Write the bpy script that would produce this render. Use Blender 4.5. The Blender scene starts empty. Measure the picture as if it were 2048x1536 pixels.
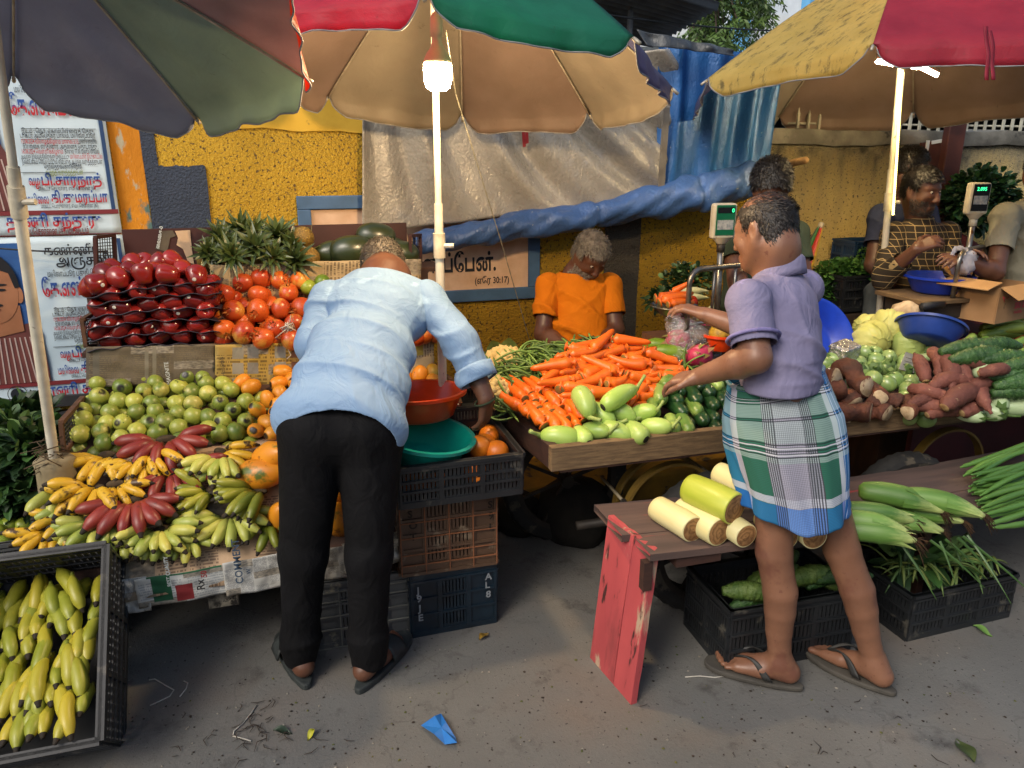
import bpy, math, random
import numpy as np
from mathutils import Vector, Matrix, Euler
R = math.radians
sc = bpy.context.scene
COL = sc.collection
rnd = random.Random(7)
nrng = np.random.default_rng(7)
# ---------------------------------------------------------------- camera
HCAM, PITCH, YAW, FPX, CX, CY = 1.72, R(17), R(16.5), 1500., 1024., 768.
camd = bpy.data.cameras.new('camera'); cam = bpy.data.objects.new('camera', camd); COL.objects.link(cam)
cam.location = (0, 0, HCAM); cam.rotation_euler = (R(90) - PITCH, 0, -YAW)
camd.sensor_width = 36; camd.lens = 36 * FPX / 2048; camd.clip_end = 500; camd.clip_start = .05
sc.camera = cam
# ---------------------------------------------------------------- world, sun, exposure
SUN_EL, SUN_AZ = R(42), R(-128)          # azimuth from +Y, clockwise: light falls from behind the viewer's left shoulder
w = bpy.data.worlds.new('World'); sc.world = w; w.use_nodes = True
nt = w.node_tree; bg = nt.nodes['Background']; sky = nt.nodes.new('ShaderNodeTexSky')
sky.sky_type = 'NISHITA'; sky.sun_disc = False; sky.sun_elevation = SUN_EL; sky.sun_rotation = SUN_AZ
sky.dust_density = 3; sky.air_density = 1.2
nt.links.new(sky.outputs[0], bg.inputs[0]); bg.inputs[1].default_value = .085
sl = bpy.data.lights.new('sun', 'SUN'); so = bpy.data.objects.new('sun', sl); COL.objects.link(so)
sl.energy = .9; sl.angle = R(24); sl.color = (1, .93, .82)
sdir = Vector((math.sin(SUN_AZ) * math.cos(SUN_EL), math.cos(SUN_AZ) * math.cos(SUN_EL), math.sin(SUN_EL)))
so.rotation_euler = sdir.to_track_quat('Z', 'Y').to_euler()
sc.view_settings.view_transform = 'Standard'; sc.view_settings.look = 'None'
sc.view_settings.exposure = 1.05; sc.view_settings.gamma = 1
sc.render.engine = 'CYCLES'
sc.cycles.max_bounces = 6; sc.cycles.transparent_max_bounces = 8; sc.cycles.use_denoising = True
BULB_W, STRIP_W = 370, 420
# ---------------------------------------------------------------- camera maths: a pixel of the 2048 x 1536 photo to a place in the scene
V = lambda *a: np.array(a, float)
_fw = V(math.sin(YAW) * math.cos(PITCH), math.cos(YAW) * math.cos(PITCH), -math.sin(PITCH))
_rt = V(math.cos(YAW), -math.sin(YAW), 0); _up = np.cross(_rt, _fw); _C = V(0, 0, HCAM)
def at(u, v, Z=None, Y=None, D=None, plane=None):
 r = _fw + _rt * (u - CX) / FPX - _up * (v - CY) / FPX
 if Z is not None: t = (Z - HCAM) / r[2]
 elif Y is not None: t = Y / r[1]
 elif D is not None: t = D
 else:                                    # plane = (y0, z0, slope): z = z0 + slope * (y - y0)
  y0, z0, m = plane
  t = (z0 - m * y0 - HCAM) / (r[2] - m * r[1])
 return _C + r * t
def px(p):
 q = np.asarray(p) - _C; z = q @ _fw
 return CX + FPX * (q @ _rt) / z, CY - FPX * (q @ _up) / z
# ---------------------------------------------------------------- materials
def srgb(h):
 h = h.lstrip('#'); o = []
 for i in (0, 2, 4):
  c = int(h[i:i + 2], 16) / 255; o.append(c / 12.92 if c <= .04045 else ((c + .055) / 1.055) ** 2.4)
 return tuple(o) + (1,)
def col(c): return srgb(c) if isinstance(c, str) else (tuple(c) + (1,))[:4]
MATS = {}
class NB:
 def __init__(s, name):
  s.m = bpy.data.materials.new(name); s.m.use_nodes = True; s.t = s.m.node_tree; s.n = s.t.nodes; s.b = s.n['Principled BSDF']; s.out = s.n['Material Output']
  s.tc = s.n.new('ShaderNodeTexCoord')
 def add(s, typ, **k):
  n = s.n.new(typ)
  for a, b in k.items(): setattr(n, a, b)
  return n
 def l(s, a, b): s.t.links.new(a, b)
 def mapping(s, coord='Object', scale=(1, 1, 1), rot=(0, 0, 0)):
  mp = s.add('ShaderNodeMapping'); mp.inputs['Scale'].default_value = scale; mp.inputs['Rotation'].default_value = rot
  s.l(s.tc.outputs[coord], mp.inputs[0]); return mp.outputs[0]
 def noise(s, vec, scale, detail=4, rough=.55, dist=0):
  n = s.add('ShaderNodeTexNoise'); n.inputs['Scale'].default_value = scale; n.inputs['Detail'].default_value = detail
  n.inputs['Roughness'].default_value = rough; n.inputs['Distortion'].default_value = dist; s.l(vec, n.inputs['Vector']); return n.outputs['Fac']
 def ramp(s, fac, stops, interp='LINEAR'):
  r = s.add('ShaderNodeValToRGB'); cr = r.color_ramp; cr.interpolation = interp
  while len(cr.elements) < len(stops): cr.elements.new(.5)
  for e, (p, c) in zip(cr.elements, stops): e.position = p; e.color = col(c) if not isinstance(c, (int, float)) else (c, c, c, 1)
  s.l(fac, r.inputs[0]); return r.outputs[0]
 def mix(s, a, b, fac, mode='MIX'):
  x = s.add('ShaderNodeMix', data_type='RGBA', blend_type=mode, clamp_factor=True)
  for sock, v in ((x.inputs[0], fac), (x.inputs[6], a), (x.inputs[7], b)):
   if isinstance(v, bpy.types.NodeSocket): s.l(v, sock)
   elif sock == x.inputs[0]: sock.default_value = v
   else: sock.default_value = col(v)
  return x.outputs[2]
 def math(s, op, a, b=0.):
  x = s.add('ShaderNodeMath', operation=op)
  for sock, v in zip(x.inputs, (a, b)):
   if isinstance(v, bpy.types.NodeSocket): s.l(v, sock)
   else: sock.default_value = v
  return x.outputs[0]
 def bump(s, h, strength=.3, dist=.01):
  b = s.add('ShaderNodeBump'); b.inputs['Strength'].default_value = strength; b.inputs['Distance'].default_value = dist
  s.l(h, b.inputs['Height']); s.l(b.outputs[0], s.b.inputs['Normal']); return b
 def done(s, color=None, rough=None, **k):
  if color is not None:
   if isinstance(color, bpy.types.NodeSocket): s.l(color, s.b.inputs['Base Color'])
   else: s.b.inputs['Base Color'].default_value = col(color)
  if rough is not None:
   if isinstance(rough, bpy.types.NodeSocket): s.l(rough, s.b.inputs['Roughness'])
   else: s.b.inputs['Roughness'].default_value = rough
  for a, b in k.items(): s.b.inputs[a].default_value = b
  return s.m
def M(name, c1, c2=None, scale=12, rough=.5, bump=0, bscale=60, bdist=.004, spots=None, rand=0, rand_to=None, stretch=(1, 1, 1), coord='Object', lo=.35, hi=.65, tip=None, fold=0, **k):
 """c1..c2 by noise; spots=(colour, scale, threshold); rand = value jitter per object; rand_to = hue each object leans to; tip=(axis, pos, soft, colour)"""
 if name in MATS: return MATS[name]
 b = NB(name); vec = b.mapping(coord, stretch); oi = b.add('ShaderNodeObjectInfo')
 off = b.add('ShaderNodeVectorMath', operation='ADD'); sc_ = b.add('ShaderNodeVectorMath', operation='SCALE'); cmb = b.add('ShaderNodeCombineXYZ')
 for i in cmb.inputs: b.l(oi.outputs['Random'], i)
 b.l(cmb.outputs[0], sc_.inputs[0]); sc_.inputs['Scale'].default_value = 37.; b.l(vec, off.inputs[0]); b.l(sc_.outputs[0], off.inputs[1]); vec = off.outputs[0]
 c = b.ramp(b.noise(vec, scale), [(lo, c1), (hi, c2 or c1)])
 if rand_to:
  rr = b.ramp(oi.outputs['Random'], [(.2, 0.), (1., 1.)]); c = b.mix(c, rand_to, rr)
 if tip:
  for ax, pos, soft, tc in tip:
   sp = b.add('ShaderNodeSeparateXYZ'); b.l(b.tc.outputs['Object'], sp.inputs[0])
   mr = b.add('ShaderNodeMapRange'); mr.inputs[1].default_value = pos; mr.inputs[2].default_value = pos + soft
   wob = b.math('ADD', sp.outputs[ax], b.math('MULTIPLY', b.math('SUBTRACT', b.noise(vec, 40), .5), abs(soft) * 1.2)); b.l(wob, mr.inputs[0])
   c = b.mix(c, tc, mr.outputs[0])
 if spots:
  for sc1, ss, th in (spots if isinstance(spots, list) else [spots]):
   f = b.ramp(b.noise(vec, ss, 6, .6), [(th, 0.), (th + .06, 1.)]); c = b.mix(c, sc1, f)
 if rand:
  hs = b.add('ShaderNodeHueSaturation'); b.l(c, hs.inputs['Color'])
  mr = b.add('ShaderNodeMapRange'); mr.inputs[3].default_value = 1 - rand; mr.inputs[4].default_value = 1 + rand; b.l(oi.outputs['Random'], mr.inputs[0]); b.l(mr.outputs[0], hs.inputs['Value']); c = hs.outputs[0]
 if bump:
  bn_ = b.bump(b.noise(vec, bscale, 5), bump, bdist)
  if fold: b2 = b.add('ShaderNodeBump'); b2.inputs['Strength'].default_value = .55; b2.inputs['Distance'].default_value = .02; b.l(b.noise(b.mapping('Object', (1, 1, .7)), fold, 4, .5, 1.6), b2.inputs['Height']); b.l(b2.outputs[0], bn_.inputs['Normal'])
 MATS[name] = b.done(c, rough, **k); return MATS[name]
# ---------------------------------------------------------------- mesh builder
class MB:
 def __init__(s): s.v = []; s.f = []; s.mi = []; s.uv = {}; s.cur = 0
 def quad(s, pts, uv=None):
  i = len(s.v); s.v += [tuple(p) for p in pts]; s.f.append(tuple(range(i, i + len(pts)))); s.mi.append(s.cur)
  if uv: s.uv[len(s.f) - 1] = uv
 def box(s, c, size, rot=None, taper=None):
  c = V(*c); hx, hy, hz = [x / 2 for x in size]; i = len(s.v)
  P = [V(a * hx, b * hy, d * hz) for d in (-1, 1) for b in (-1, 1) for a in (-1, 1)]
  if taper:
   for p in P:
    if p[2] > 0: p[0] *= taper; p[1] *= taper
  if rot is not None:
   m = np.array(rot if not isinstance(rot, (tuple, list)) else Euler(rot).to_matrix()); P = [m @ p for p in P]
  s.v += [tuple(c + p) for p in P]
  for q in ((0, 2, 3, 1), (4, 5, 7, 6), (0, 1, 5, 4), (2, 6, 7, 3), (0, 4, 6, 2), (1, 3, 7, 5)): s.f.append(tuple(i + k for k in q)); s.mi.append(s.cur)
  return s
 def bar(s, a, b, w, h=None, upv=(0, 0, 1)):
  a, b = V(*a), V(*b); d = b - a; L = np.linalg.norm(d); d /= L; u = V(*upv)
  x = np.cross(u, d)
  if np.linalg.norm(x) < 1e-4: x = np.cross(V(1, 0, 0), d)
  x /= np.linalg.norm(x); y = np.cross(d, x)
  return s.box((a + b) / 2, (w, h or w, L), np.stack([x, y, d], 1))
 def tube(s, pts, rad, n=8, caps=True, sq=1., wob=0):
  pts = np.array(pts, float); m = len(pts)
  rad = np.full(m, rad) if np.isscalar(rad) else np.array(rad, float)
  tg = np.gradient(pts, axis=0); tg /= np.linalg.norm(tg, axis=1)[:, None] + 1e-12
  ref = V(0, 0, 1) if abs(tg[0][2]) < .9 else V(1, 0, 0)
  x = np.cross(ref, tg[0]); x /= np.linalg.norm(x); i0 = len(s.v)
  for k in range(m):
   x = x - tg[k] * (x @ tg[k]); x /= np.linalg.norm(x); y = np.cross(tg[k], x)
   for j in range(n):
    a = 2 * math.pi * j / n; r = rad[k] * (1 + wob * math.cos(a * 5))
    s.v.append(tuple(pts[k] + x * math.cos(a) * r + y * math.sin(a) * r * sq))
  for k in range(m - 1):
   for j in range(n):
    j2 = (j + 1) % n; s.f.append((i0 + k * n + j, i0 + k * n + j2, i0 + (k + 1) * n + j2, i0 + (k + 1) * n + j)); s.mi.append(s.cur)
  if caps:
   s.f.append(tuple(i0 + j for j in reversed(range(n)))); s.mi.append(s.cur)
   s.f.append(tuple(i0 + (m - 1) * n + j for j in range(n))); s.mi.append(s.cur)
  return s
 def lathe(s, prof, n=16, o=(0, 0, 0), fn=None, caps=True):
  i0 = len(s.v); o = V(*o)
  for (r, z) in prof:
   for j in range(n):
    a = 2 * math.pi * j / n; rr = r * (fn(a, z) if fn else 1); s.v.append(tuple(o + V(math.cos(a) * rr, math.sin(a) * rr, z)))
  m = len(prof)
  for k in range(m - 1):
   for j in range(n):
    j2 = (j + 1) % n; s.f.append((i0 + k * n + j, i0 + k * n + j2, i0 + (k + 1) * n + j2, i0 + (k + 1) * n + j)); s.mi.append(s.cur)
  if caps:
   s.f.append(tuple(i0 + j for j in reversed(range(n)))); s.mi.append(s.cur)
   s.f.append(tuple(i0 + (m - 1) * n + j for j in range(n))); s.mi.append(s.cur)
  return s
 def grid(s, fn, nu, nv, closed=False):
  i0 = len(s.v)
  for j in range(nv + 1):
   for i in range(nu + (0 if closed else 1)): s.v.append(tuple(fn(i / nu, j / nv)))
  W = nu if closed else nu + 1
  for j in range(nv):
   for i in range(nu):
    i2 = (i + 1) % W; s.f.append((i0 + j * W + i, i0 + j * W + i2, i0 + (j + 1) * W + i2, i0 + (j + 1) * W + i)); s.mi.append(s.cur)
    u0, u1, v0, v1 = i / nu, (i + 1) / nu, j / nv, (j + 1) / nv; s.uv[len(s.f) - 1] = [(u0, v0), (u1, v0), (u1, v1), (u0, v1)]
  return s
 def poly(s, pts, nrm, th=0):          # flat outline with thickness
  pts = [V(*p) for p in pts]; nrm = V(*nrm); n = len(pts); i = len(s.v)
  s.v += [tuple(p) for p in pts]; s.f.append(tuple(range(i, i + n))); s.mi.append(s.cur)
  if th:
   s.v += [tuple(p - nrm * th) for p in pts]; s.f.append(tuple(range(i + 2 * n - 1, i + n - 1, -1))); s.mi.append(s.cur)
   for k in range(n): s.f.append((i + k, i + n + k, i + n + (k + 1) % n, i + (k + 1) % n)); s.mi.append(s.cur)
  return s
 def xf(s, mat):                        # transform everything so far
  s.v = [tuple(Matrix(mat) @ Vector(p)) for p in s.v]; return s
 def mesh(s, name, mats, smooth=True):
  me = bpy.data.meshes.new(name); me.from_pydata(s.v, [], s.f)
  for m in (mats if isinstance(mats, (list, tuple)) else [mats]): me.materials.append(m)
  me.polygons.foreach_set('material_index', s.mi)
  if s.uv:
   ul = me.uv_layers.new(name='UVMap')
   for fi, uvs in s.uv.items():
    for li, q in zip(me.polygons[fi].loop_indices, uvs): ul.data[li].uv = q
  me.update(); shade(me, smooth); return me
 def obj(s, name, mats, parent=None, smooth=True, **k):
  return put(name, s.mesh(name, mats, smooth), parent, **k)
def shade(me, smooth):
 if smooth is True: me.shade_smooth()
 elif smooth:                         # angle in degrees
  me.shade_smooth(); me.set_sharp_from_angle(angle=R(smooth))
def put(name, data, parent=None, label=None, cat=None, group=None, kind=None, loc=None, rot=None, scale=None):
 o = bpy.data.objects.new(name, data); COL.objects.link(o)
 if parent: o.parent = parent
 if loc is not None: o.location = tuple(loc)
 if rot is not None:
  if isinstance(rot, Matrix) or (isinstance(rot, np.ndarray) and rot.shape == (3, 3)): o.rotation_euler = Matrix(rot.tolist() if isinstance(rot, np.ndarray) else rot).to_euler()
  else: o.rotation_euler = rot
 if scale is not None: o.scale = (scale,) * 3 if np.isscalar(scale) else scale
 if label: o['label'] = label
 if cat: o['category'] = cat
 if group: o['group'] = group
 if kind: o['kind'] = kind
 return o
def empty(name, loc, label=None, cat=None, group=None, rot=None):
 return put(name, None, None, label, cat, group, loc=loc, rot=rot)
def solid(o, th, off=0):
 m = o.modifiers.new('thick', 'SOLIDIFY'); m.thickness = th; m.offset = off; return o
def bevel(o, wd=.004, seg=2):
 m = o.modifiers.new('bevel', 'BEVEL'); m.width = wd; m.segments = seg; m.limit_method = 'ANGLE'; m.angle_limit = R(40); return o
def subd(o, n=1):
 m = o.modifiers.new('sub', 'SUBSURF'); m.levels = n; m.render_levels = n; return o
def copy_tree(o, parent=None, loc=None, rot=None, scale=None, label=None):
 c = o.copy(); COL.objects.link(c)
 if parent: c.parent = parent
 for ch in list(o.children): copy_tree(ch, c)
 if loc is not None: c.location = tuple(loc)
 if rot is not None: c.rotation_euler = Matrix(rot.tolist()).to_euler() if isinstance(rot, np.ndarray) else rot
 if scale is not None: c.scale = (scale,) * 3 if np.isscalar(scale) else scale
 if label: c['label'] = label
 return c
def axes(d, up=(0, 0, 1), roll=0):      # rotation whose local +X is d and local +Z is near up
 x = V(*d); x /= np.linalg.norm(x); z = V(*up); z = z - x * (z @ x); z /= np.linalg.norm(z); y = np.cross(z, x)
 m = np.stack([x, y, z], 1)
 if roll: c, s = math.cos(roll), math.sin(roll); m = m @ np.array([[1, 0, 0], [0, c, -s], [0, s, c]])
 return m
def rrot(r=rnd): return Euler((r.uniform(0, 6.3), r.uniform(0, 6.3), r.uniform(0, 6.3)))
ORD = 'first second third fourth fifth sixth seventh eighth ninth tenth eleventh twelfth thirteenth fourteenth fifteenth sixteenth seventeenth eighteenth nineteenth twentieth'.split()
def ordn(i): return ORD[i] if i < 20 else 'twenty-' + ORD[i - 20] if i < 29 else 'thirtieth'
def label_rows(objs, desc, where, nrows):
 """name each thing of a heap by its row (counted up from the heap's front) and its place in that row"""
 q = sorted(objs, key=lambda o: -px(o.location)[1]); n = len(q); k = max(1, math.ceil(n / nrows))
 for r in range(0, n, k):
  row = sorted(q[r:r + k], key=lambda o: px(o.location)[0])
  for i, o in enumerate(row):
   d = desc(o) if callable(desc) else desc
   o['label'] = f"{d}, {ordn(i)} from left, {ordn(r // k)} row of {where}"
# ---------------------------------------------------------------- lettering
_txt = {}
def text_geo(s, size=1., bold=0., sx=1.):
 """triangles of a line of text in its own plane, left-aligned at 0,0"""
 key = (s, bold)
 if key not in _txt:
  c = bpy.data.curves.new('lettering', 'FONT'); c.body = s; c.size = 1; c.offset = bold; c.resolution_u = 3
  o = bpy.data.objects.new('lettering', c); COL.objects.link(o)
  dg = bpy.context.evaluated_depsgraph_get(); me = o.evaluated_get(dg).to_mesh()
  v = np.array([p.co[:] for p in me.vertices]).reshape(-1, 3); f = [tuple(p.vertices) for p in me.polygons]
  o.evaluated_get(dg).to_mesh_clear(); bpy.data.objects.remove(o); bpy.data.curves.remove(c); _txt[key] = (v, f)
 v, f = _txt[key]; v = v.copy()
 if len(v): v[:, 0] -= v[:, 0].min()
 v *= size; v[:, 0] *= sx
 return v, f
def text_on(mb, s, o, ux, uy, width=None, height=None, size=None, bold=.02, off=0, align='L'):
 """write s with its lower-left corner at o, along ux, up uy; fitted to width"""
 v, f = text_geo(s, 1, bold)
 if not len(v): return
 W = v[:, 0].max(); ux, uy = V(*ux), V(*uy); n = np.cross(ux, uy)
 sy = size if size else height; sx = sy if not width else width / W
 if align == 'C': o = V(*o) - ux * (W * sx / 2)
 P = V(*o) + np.outer(v[:, 0] * sx, ux) + np.outer(v[:, 1] * sy, uy) + n * off
 i = len(mb.v); mb.v += [tuple(p) for p in P]
 for q in f: mb.f.append(tuple(i + k for k in q)); mb.mi.append(mb.cur)
# ---------------------------------------------------------------- soft bodies: smooth unions of tapered limbs turned into one continuous mesh
class SDF:
 def __init__(s, lo, hi, h):
  s.lo = V(*lo); s.h = h; s.n = np.ceil((V(*hi) - s.lo) / h).astype(int) + 1; s.f = np.full(s.n, .15, np.float32)
  s.ax = [s.lo[i] + np.arange(s.n[i], dtype=np.float32) * h for i in range(3)]
 def _reg(s, lo, hi):
  a = np.clip(((lo - s.lo) / s.h).astype(int), 0, s.n); b = np.clip(((hi - s.lo) / s.h).astype(int) + 2, 0, s.n)
  sl = tuple(slice(x, y) for x, y in zip(a, b))
  return sl, np.meshgrid(*[s.ax[i][sl[i]] for i in range(3)], indexing='ij', sparse=True)
 def _comb(s, sl, d, k, sub):
  f = s.f[sl]
  if f.size == 0: return
  if sub:
   d = -d; h = np.clip(.5 - .5 * (d - f) / k * -1, 0, 1) if False else np.maximum(k - np.abs(f - d), 0) / k
   s.f[sl] = np.maximum(f, d) + h * h * k * .25
  else:
   h = np.maximum(k - np.abs(f - d), 0) / k; s.f[sl] = np.minimum(f, d) - h * h * k * .25
 def cap(s, a, b, ra, rb=None, k=.02, sub=False):
  a, b = V(*a), V(*b); rb = ra if rb is None else rb; m = max(ra, rb) + k + 3 * s.h
  sl, (X, Y, Z) = s._reg(np.minimum(a, b) - m, np.maximum(a, b) + m); d = b - a; L2 = float(d @ d) + 1e-9
  t = np.clip(((X - a[0]) * d[0] + (Y - a[1]) * d[1] + (Z - a[2]) * d[2]) / L2, 0, 1)
  D = np.sqrt((X - a[0] - t * d[0]) ** 2 + (Y - a[1] - t * d[1]) ** 2 + (Z - a[2] - t * d[2]) ** 2) - (ra + (rb - ra) * t)
  s._comb(sl, D, k, sub); return s
 def ell(s, c, r, rot=None, k=.02, sub=False):
  c = V(*c); r = V(*r); m = r.max() + k + 3 * s.h
  sl, (X, Y, Z) = s._reg(c - m, c + m); P = [X - c[0], Y - c[1], Z - c[2]]
  if rot is not None: P = [sum(P[j] * rot[j, i] for j in range(3)) for i in range(3)]
  k0 = np.sqrt(sum((P[i] / r[i]) ** 2 for i in range(3))); k1 = np.sqrt(sum((P[i] / r[i] ** 2) ** 2 for i in range(3)))
  D = np.where(k1 > 1e-6, k0 * (k0 - 1) / np.maximum(k1, 1e-6), -r.min())
  s._comb(sl, D, k, sub); return s
 def chain(s, pts, rad, k=.015):
  for i in range(len(pts) - 1): s.cap(pts[i], pts[i + 1], rad[i], rad[i + 1], k)
  return s
 def mesh(s):
  f = s.f; S = f < 0; n = s.n
  c = [S[i:n[0] - 1 + i, j:n[1] - 1 + j, k:n[2] - 1 + k] for i in (0, 1) for j in (0, 1) for k in (0, 1)]
  act = np.logical_or.reduce(c) & ~np.logical_and.reduce(c); I = np.argwhere(act); m = len(I)
  acc = np.zeros((m, 3)); cnt = np.zeros(m); cor = [V(i, j, k).astype(int) for i in (0, 1) for j in (0, 1) for k in (0, 1)]
  for a in cor:
   for ax in range(3):
    if a[ax]: continue
    b = a.copy(); b[ax] = 1; A = I + a; B = I + b; fa = f[A[:, 0], A[:, 1], A[:, 2]]; fb = f[B[:, 0], B[:, 1], B[:, 2]]
    x = (fa < 0) != (fb < 0); t = np.where(x, fa / np.where(x, fa - fb, 1), 0)
    p = np.tile(a.astype(float), (m, 1)); p[:, ax] = t; acc[x] += p[x]; cnt[x] += 1
  v = s.lo + (I + acc / cnt[:, None]) * s.h; idx = np.full(n, -1, np.int64); idx[I[:, 0], I[:, 1], I[:, 2]] = np.arange(m); F = []
  for ax in range(3):
   o1, o2 = [(1, 2), (2, 0), (0, 1)][ax]
   sa = [slice(None)] * 3; sb = [slice(None)] * 3; sa[ax] = slice(0, -1); sb[ax] = slice(1, None)
   for q in (o1, o2): sa[q] = slice(1, -1); sb[q] = slice(1, -1)
   d = S[tuple(sa)].astype(np.int8) - S[tuple(sb)].astype(np.int8); E_ = np.argwhere(d != 0)
   if not len(E_): continue
   sg = d[E_[:, 0], E_[:, 1], E_[:, 2]]; off = np.ones(3, int); off[ax] = 0; Bc = E_ + off
   e1 = np.zeros(3, int); e1[o1] = 1; e2 = np.zeros(3, int); e2[o2] = 1
   q = [idx[tuple((Bc - x).T)] for x in (0 * e1, e1, e1 + e2, e2)]; Q = np.stack(q, 1); Q[sg < 0] = Q[sg < 0][:, ::-1]; F.append(Q)
  return v, np.concatenate(F)
def relax(v, F, it=2, lam=.5):
 for _ in range(it):
  acc = np.zeros_like(v); cnt = np.zeros(len(v))
  for i in range(4):
   a, b = F[:, i], F[:, (i + 1) % 4]; np.add.at(acc, a, v[b]); np.add.at(cnt, a, 1); np.add.at(acc, b, v[a]); np.add.at(cnt, b, 1)
  v = v + lam * (acc / np.maximum(cnt, 1)[:, None] - v)
 return v
def vnorm(v, F):
 n = np.cross(v[F[:, 2]] - v[F[:, 0]], v[F[:, 3]] - v[F[:, 1]]); N = np.zeros_like(v)
 for i in range(4): np.add.at(N, F[:, i], n)
 return N / (np.linalg.norm(N, axis=1)[:, None] + 1e-12)
def np_mesh(name, v, F, mats, smooth=True, mi=None, colors=None):
 me = bpy.data.meshes.new(name); nv, nf = len(v), len(F); w_ = F.shape[1]
 me.vertices.add(nv); me.vertices.foreach_set('co', np.asarray(v, np.float32).ravel()); me.loops.add(nf * w_); me.loops.foreach_set('vertex_index', F.ravel().astype(np.int32))
 me.polygons.add(nf); me.polygons.foreach_set('loop_start', np.arange(0, nf * w_, w_, dtype=np.int32))
 for m in (mats if isinstance(mats, (list, tuple)) else [mats]): me.materials.append(m)
 if mi is not None: me.polygons.foreach_set('material_index', np.asarray(mi, np.int32))
 if colors is not None:
  a = me.attributes.new('tone', 'FLOAT', 'POINT'); a.data.foreach_set('value', np.asarray(colors, np.float32))
 me.update(); me.validate(); shade(me, smooth); return me
def cut(v, F, keep):                 # keep faces all of whose vertices pass
 k = keep[F].all(1); F = F[k]; u, inv = np.unique(F.ravel(), return_inverse=True); return v[u], inv.reshape(F.shape), u
def fbm(p, sc_, seed=0, oct=3):
 """cheap smooth pseudo-noise"""
 g = np.random.default_rng(seed); o = np.zeros(len(p)); a = 1.
 for _ in range(oct):
  for _ in range(4):
   d = g.normal(size=3); d /= np.linalg.norm(d); o += a * np.sin(p @ d * sc_ * g.uniform(.7, 1.4) + g.uniform(0, 6.3)) / 4
  sc_ *= 2; a *= .5
 return o
def strands(v, N, count, length, dirf, width=.0016, seed=0, mat=None, curl=0, lift=.5):
 mess = .08 + .4 * lift
 """short tapered hairs growing from points v with normals N"""
 g = np.random.default_rng(seed); i = g.integers(0, len(v), count); p = v[i] + g.normal(size=(count, 3)) * .002; n = N[i]
 d = dirf(p, n); d = d + n * lift + g.normal(size=(count, 3)) * mess; d /= np.linalg.norm(d, axis=1)[:, None]
 L = length * g.uniform(.6, 1.2, count)[:, None]; s_ = np.cross(d, n + g.normal(size=(count, 3)) * .2); s_ /= np.linalg.norm(s_, axis=1)[:, None] + 1e-9
 c = g.normal(size=(count, 3)) * curl
 a = p - n * .002; b = p + d * L * .55; e = b + (d - n * .7 + c) * L * .45; w_ = width
 P = np.stack([a - s_ * w_, a + s_ * w_, b + s_ * w_ * .8, b - s_ * w_ * .8, e + s_ * w_ * .3, e - s_ * w_ * .3], 1).reshape(-1, 3)
 k = np.arange(count)[:, None] * 6; F = np.concatenate([k + [0, 1, 2, 3], k + [3, 2, 4, 5]]); return P, F
def join(parts):
 vs, fs, o = [], [], 0
 for v, F in parts: vs.append(v); fs.append(F + o); o += len(v)
 return np.concatenate(vs), np.concatenate(fs)
# ================================================================ the setting
YW = 3.95                                   # the wall behind the stalls
def stucco(name, c1, c2, dark, spot_th=.62, bump=.9, top=None):
 b = NB(name); vec = b.mapping('Object')
 c = b.ramp(b.noise(vec, 3.2, 5), [(.3, c1), (.7, c2)])
 pit = b.noise(vec, 58, 5, .62); f = b.ramp(pit, [(spot_th, 0.), (spot_th + .05, 1.)]); c = b.mix(c, dark, f)
 big = b.noise(vec, 6.5, 6, .7); f2 = b.ramp(big, [(.63, 0.), (.68, .8)]); fl = b.math('MULTIPLY', f2, b.ramp(b.noise(vec, 60, 3), [(.42, 0.), (.52, 1.)])); c = b.mix(c, dark, fl)
 if top:                                  # grey weathering and mould that has run down from the coping
  sp = b.add('ShaderNodeSeparateXYZ'); b.l(b.tc.outputs['Object'], sp.inputs[0])
  z = b.math('ADD', sp.outputs[2], b.math('MULTIPLY', b.math('SUBTRACT', b.noise(b.mapping('Object', (6, 6, 1.5)), 1.3, 5), .5), .75))
  mr = b.add('ShaderNodeMapRange'); mr.inputs[1].default_value = 1.22; mr.inputs[2].default_value = 1.78; b.l(z, mr.inputs[0]); c = b.mix(c, top, b.math('MULTIPLY', mr.outputs[0], .8))
  mr2 = b.add('ShaderNodeMapRange'); mr2.inputs[1].default_value = 1.62; mr2.inputs[2].default_value = 1.85; b.l(z, mr2.inputs[0]); c = b.mix(c, '#2b2a26', b.math('MULTIPLY', mr2.outputs[0], b.ramp(b.noise(vec, 9, 5), [(.45, 0.), (.6, .85)])))
 vo = b.add('ShaderNodeTexVoronoi'); vo.inputs['Scale'].default_value = 95; b.l(vec, vo.inputs['Vector'])
 h = b.math('ADD', b.math('MULTIPLY', b.noise(vec, 78, 6, .7), 1.), b.math('MULTIPLY', vo.outputs['Distance'], .5)); b.bump(h, bump, .02)
 return b.done(c, .9)
m_wall = stucco('yellow_roughcast', '#d0a52c', '#b08a1c', '#624d26', .56)
m_wall2 = stucco('weathered_yellow_roughcast', '#d0b974', '#bda35c', '#3d3524', .575, top='#66645a')
m_navy = stucco('dark_blue_roughcast', '#3c4658', '#323b4b', '#232a36', .7, .6)
m_greyp = stucco('grey_roughcast', '#4b4740', '#3f3c37', '#2a2723', .66, .8)
m_smooth = M('smooth_yellow_plaster', '#c9a236', '#ae8820', 5, .9, .25, 30, spots=('#5d5233', 14, .68))
m_conc = M('old_concrete', '#7b786f', '#56544d', 7, .9, .5, 40, .01, spots=('#33322e', 9, .6))
m_blue = M('blue_frame_paint', '#44668c', '#395878', 8, .6, .2, 30, spots=('#b9b3a0', 30, .71))
m_pink = M('pinkish_white_panel', '#d8b79a', '#c5a182', 10, .8, .25, 50, spots=[('#6e4d2c', 60, .67), ('#8f6f52', 7, .68)])
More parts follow.
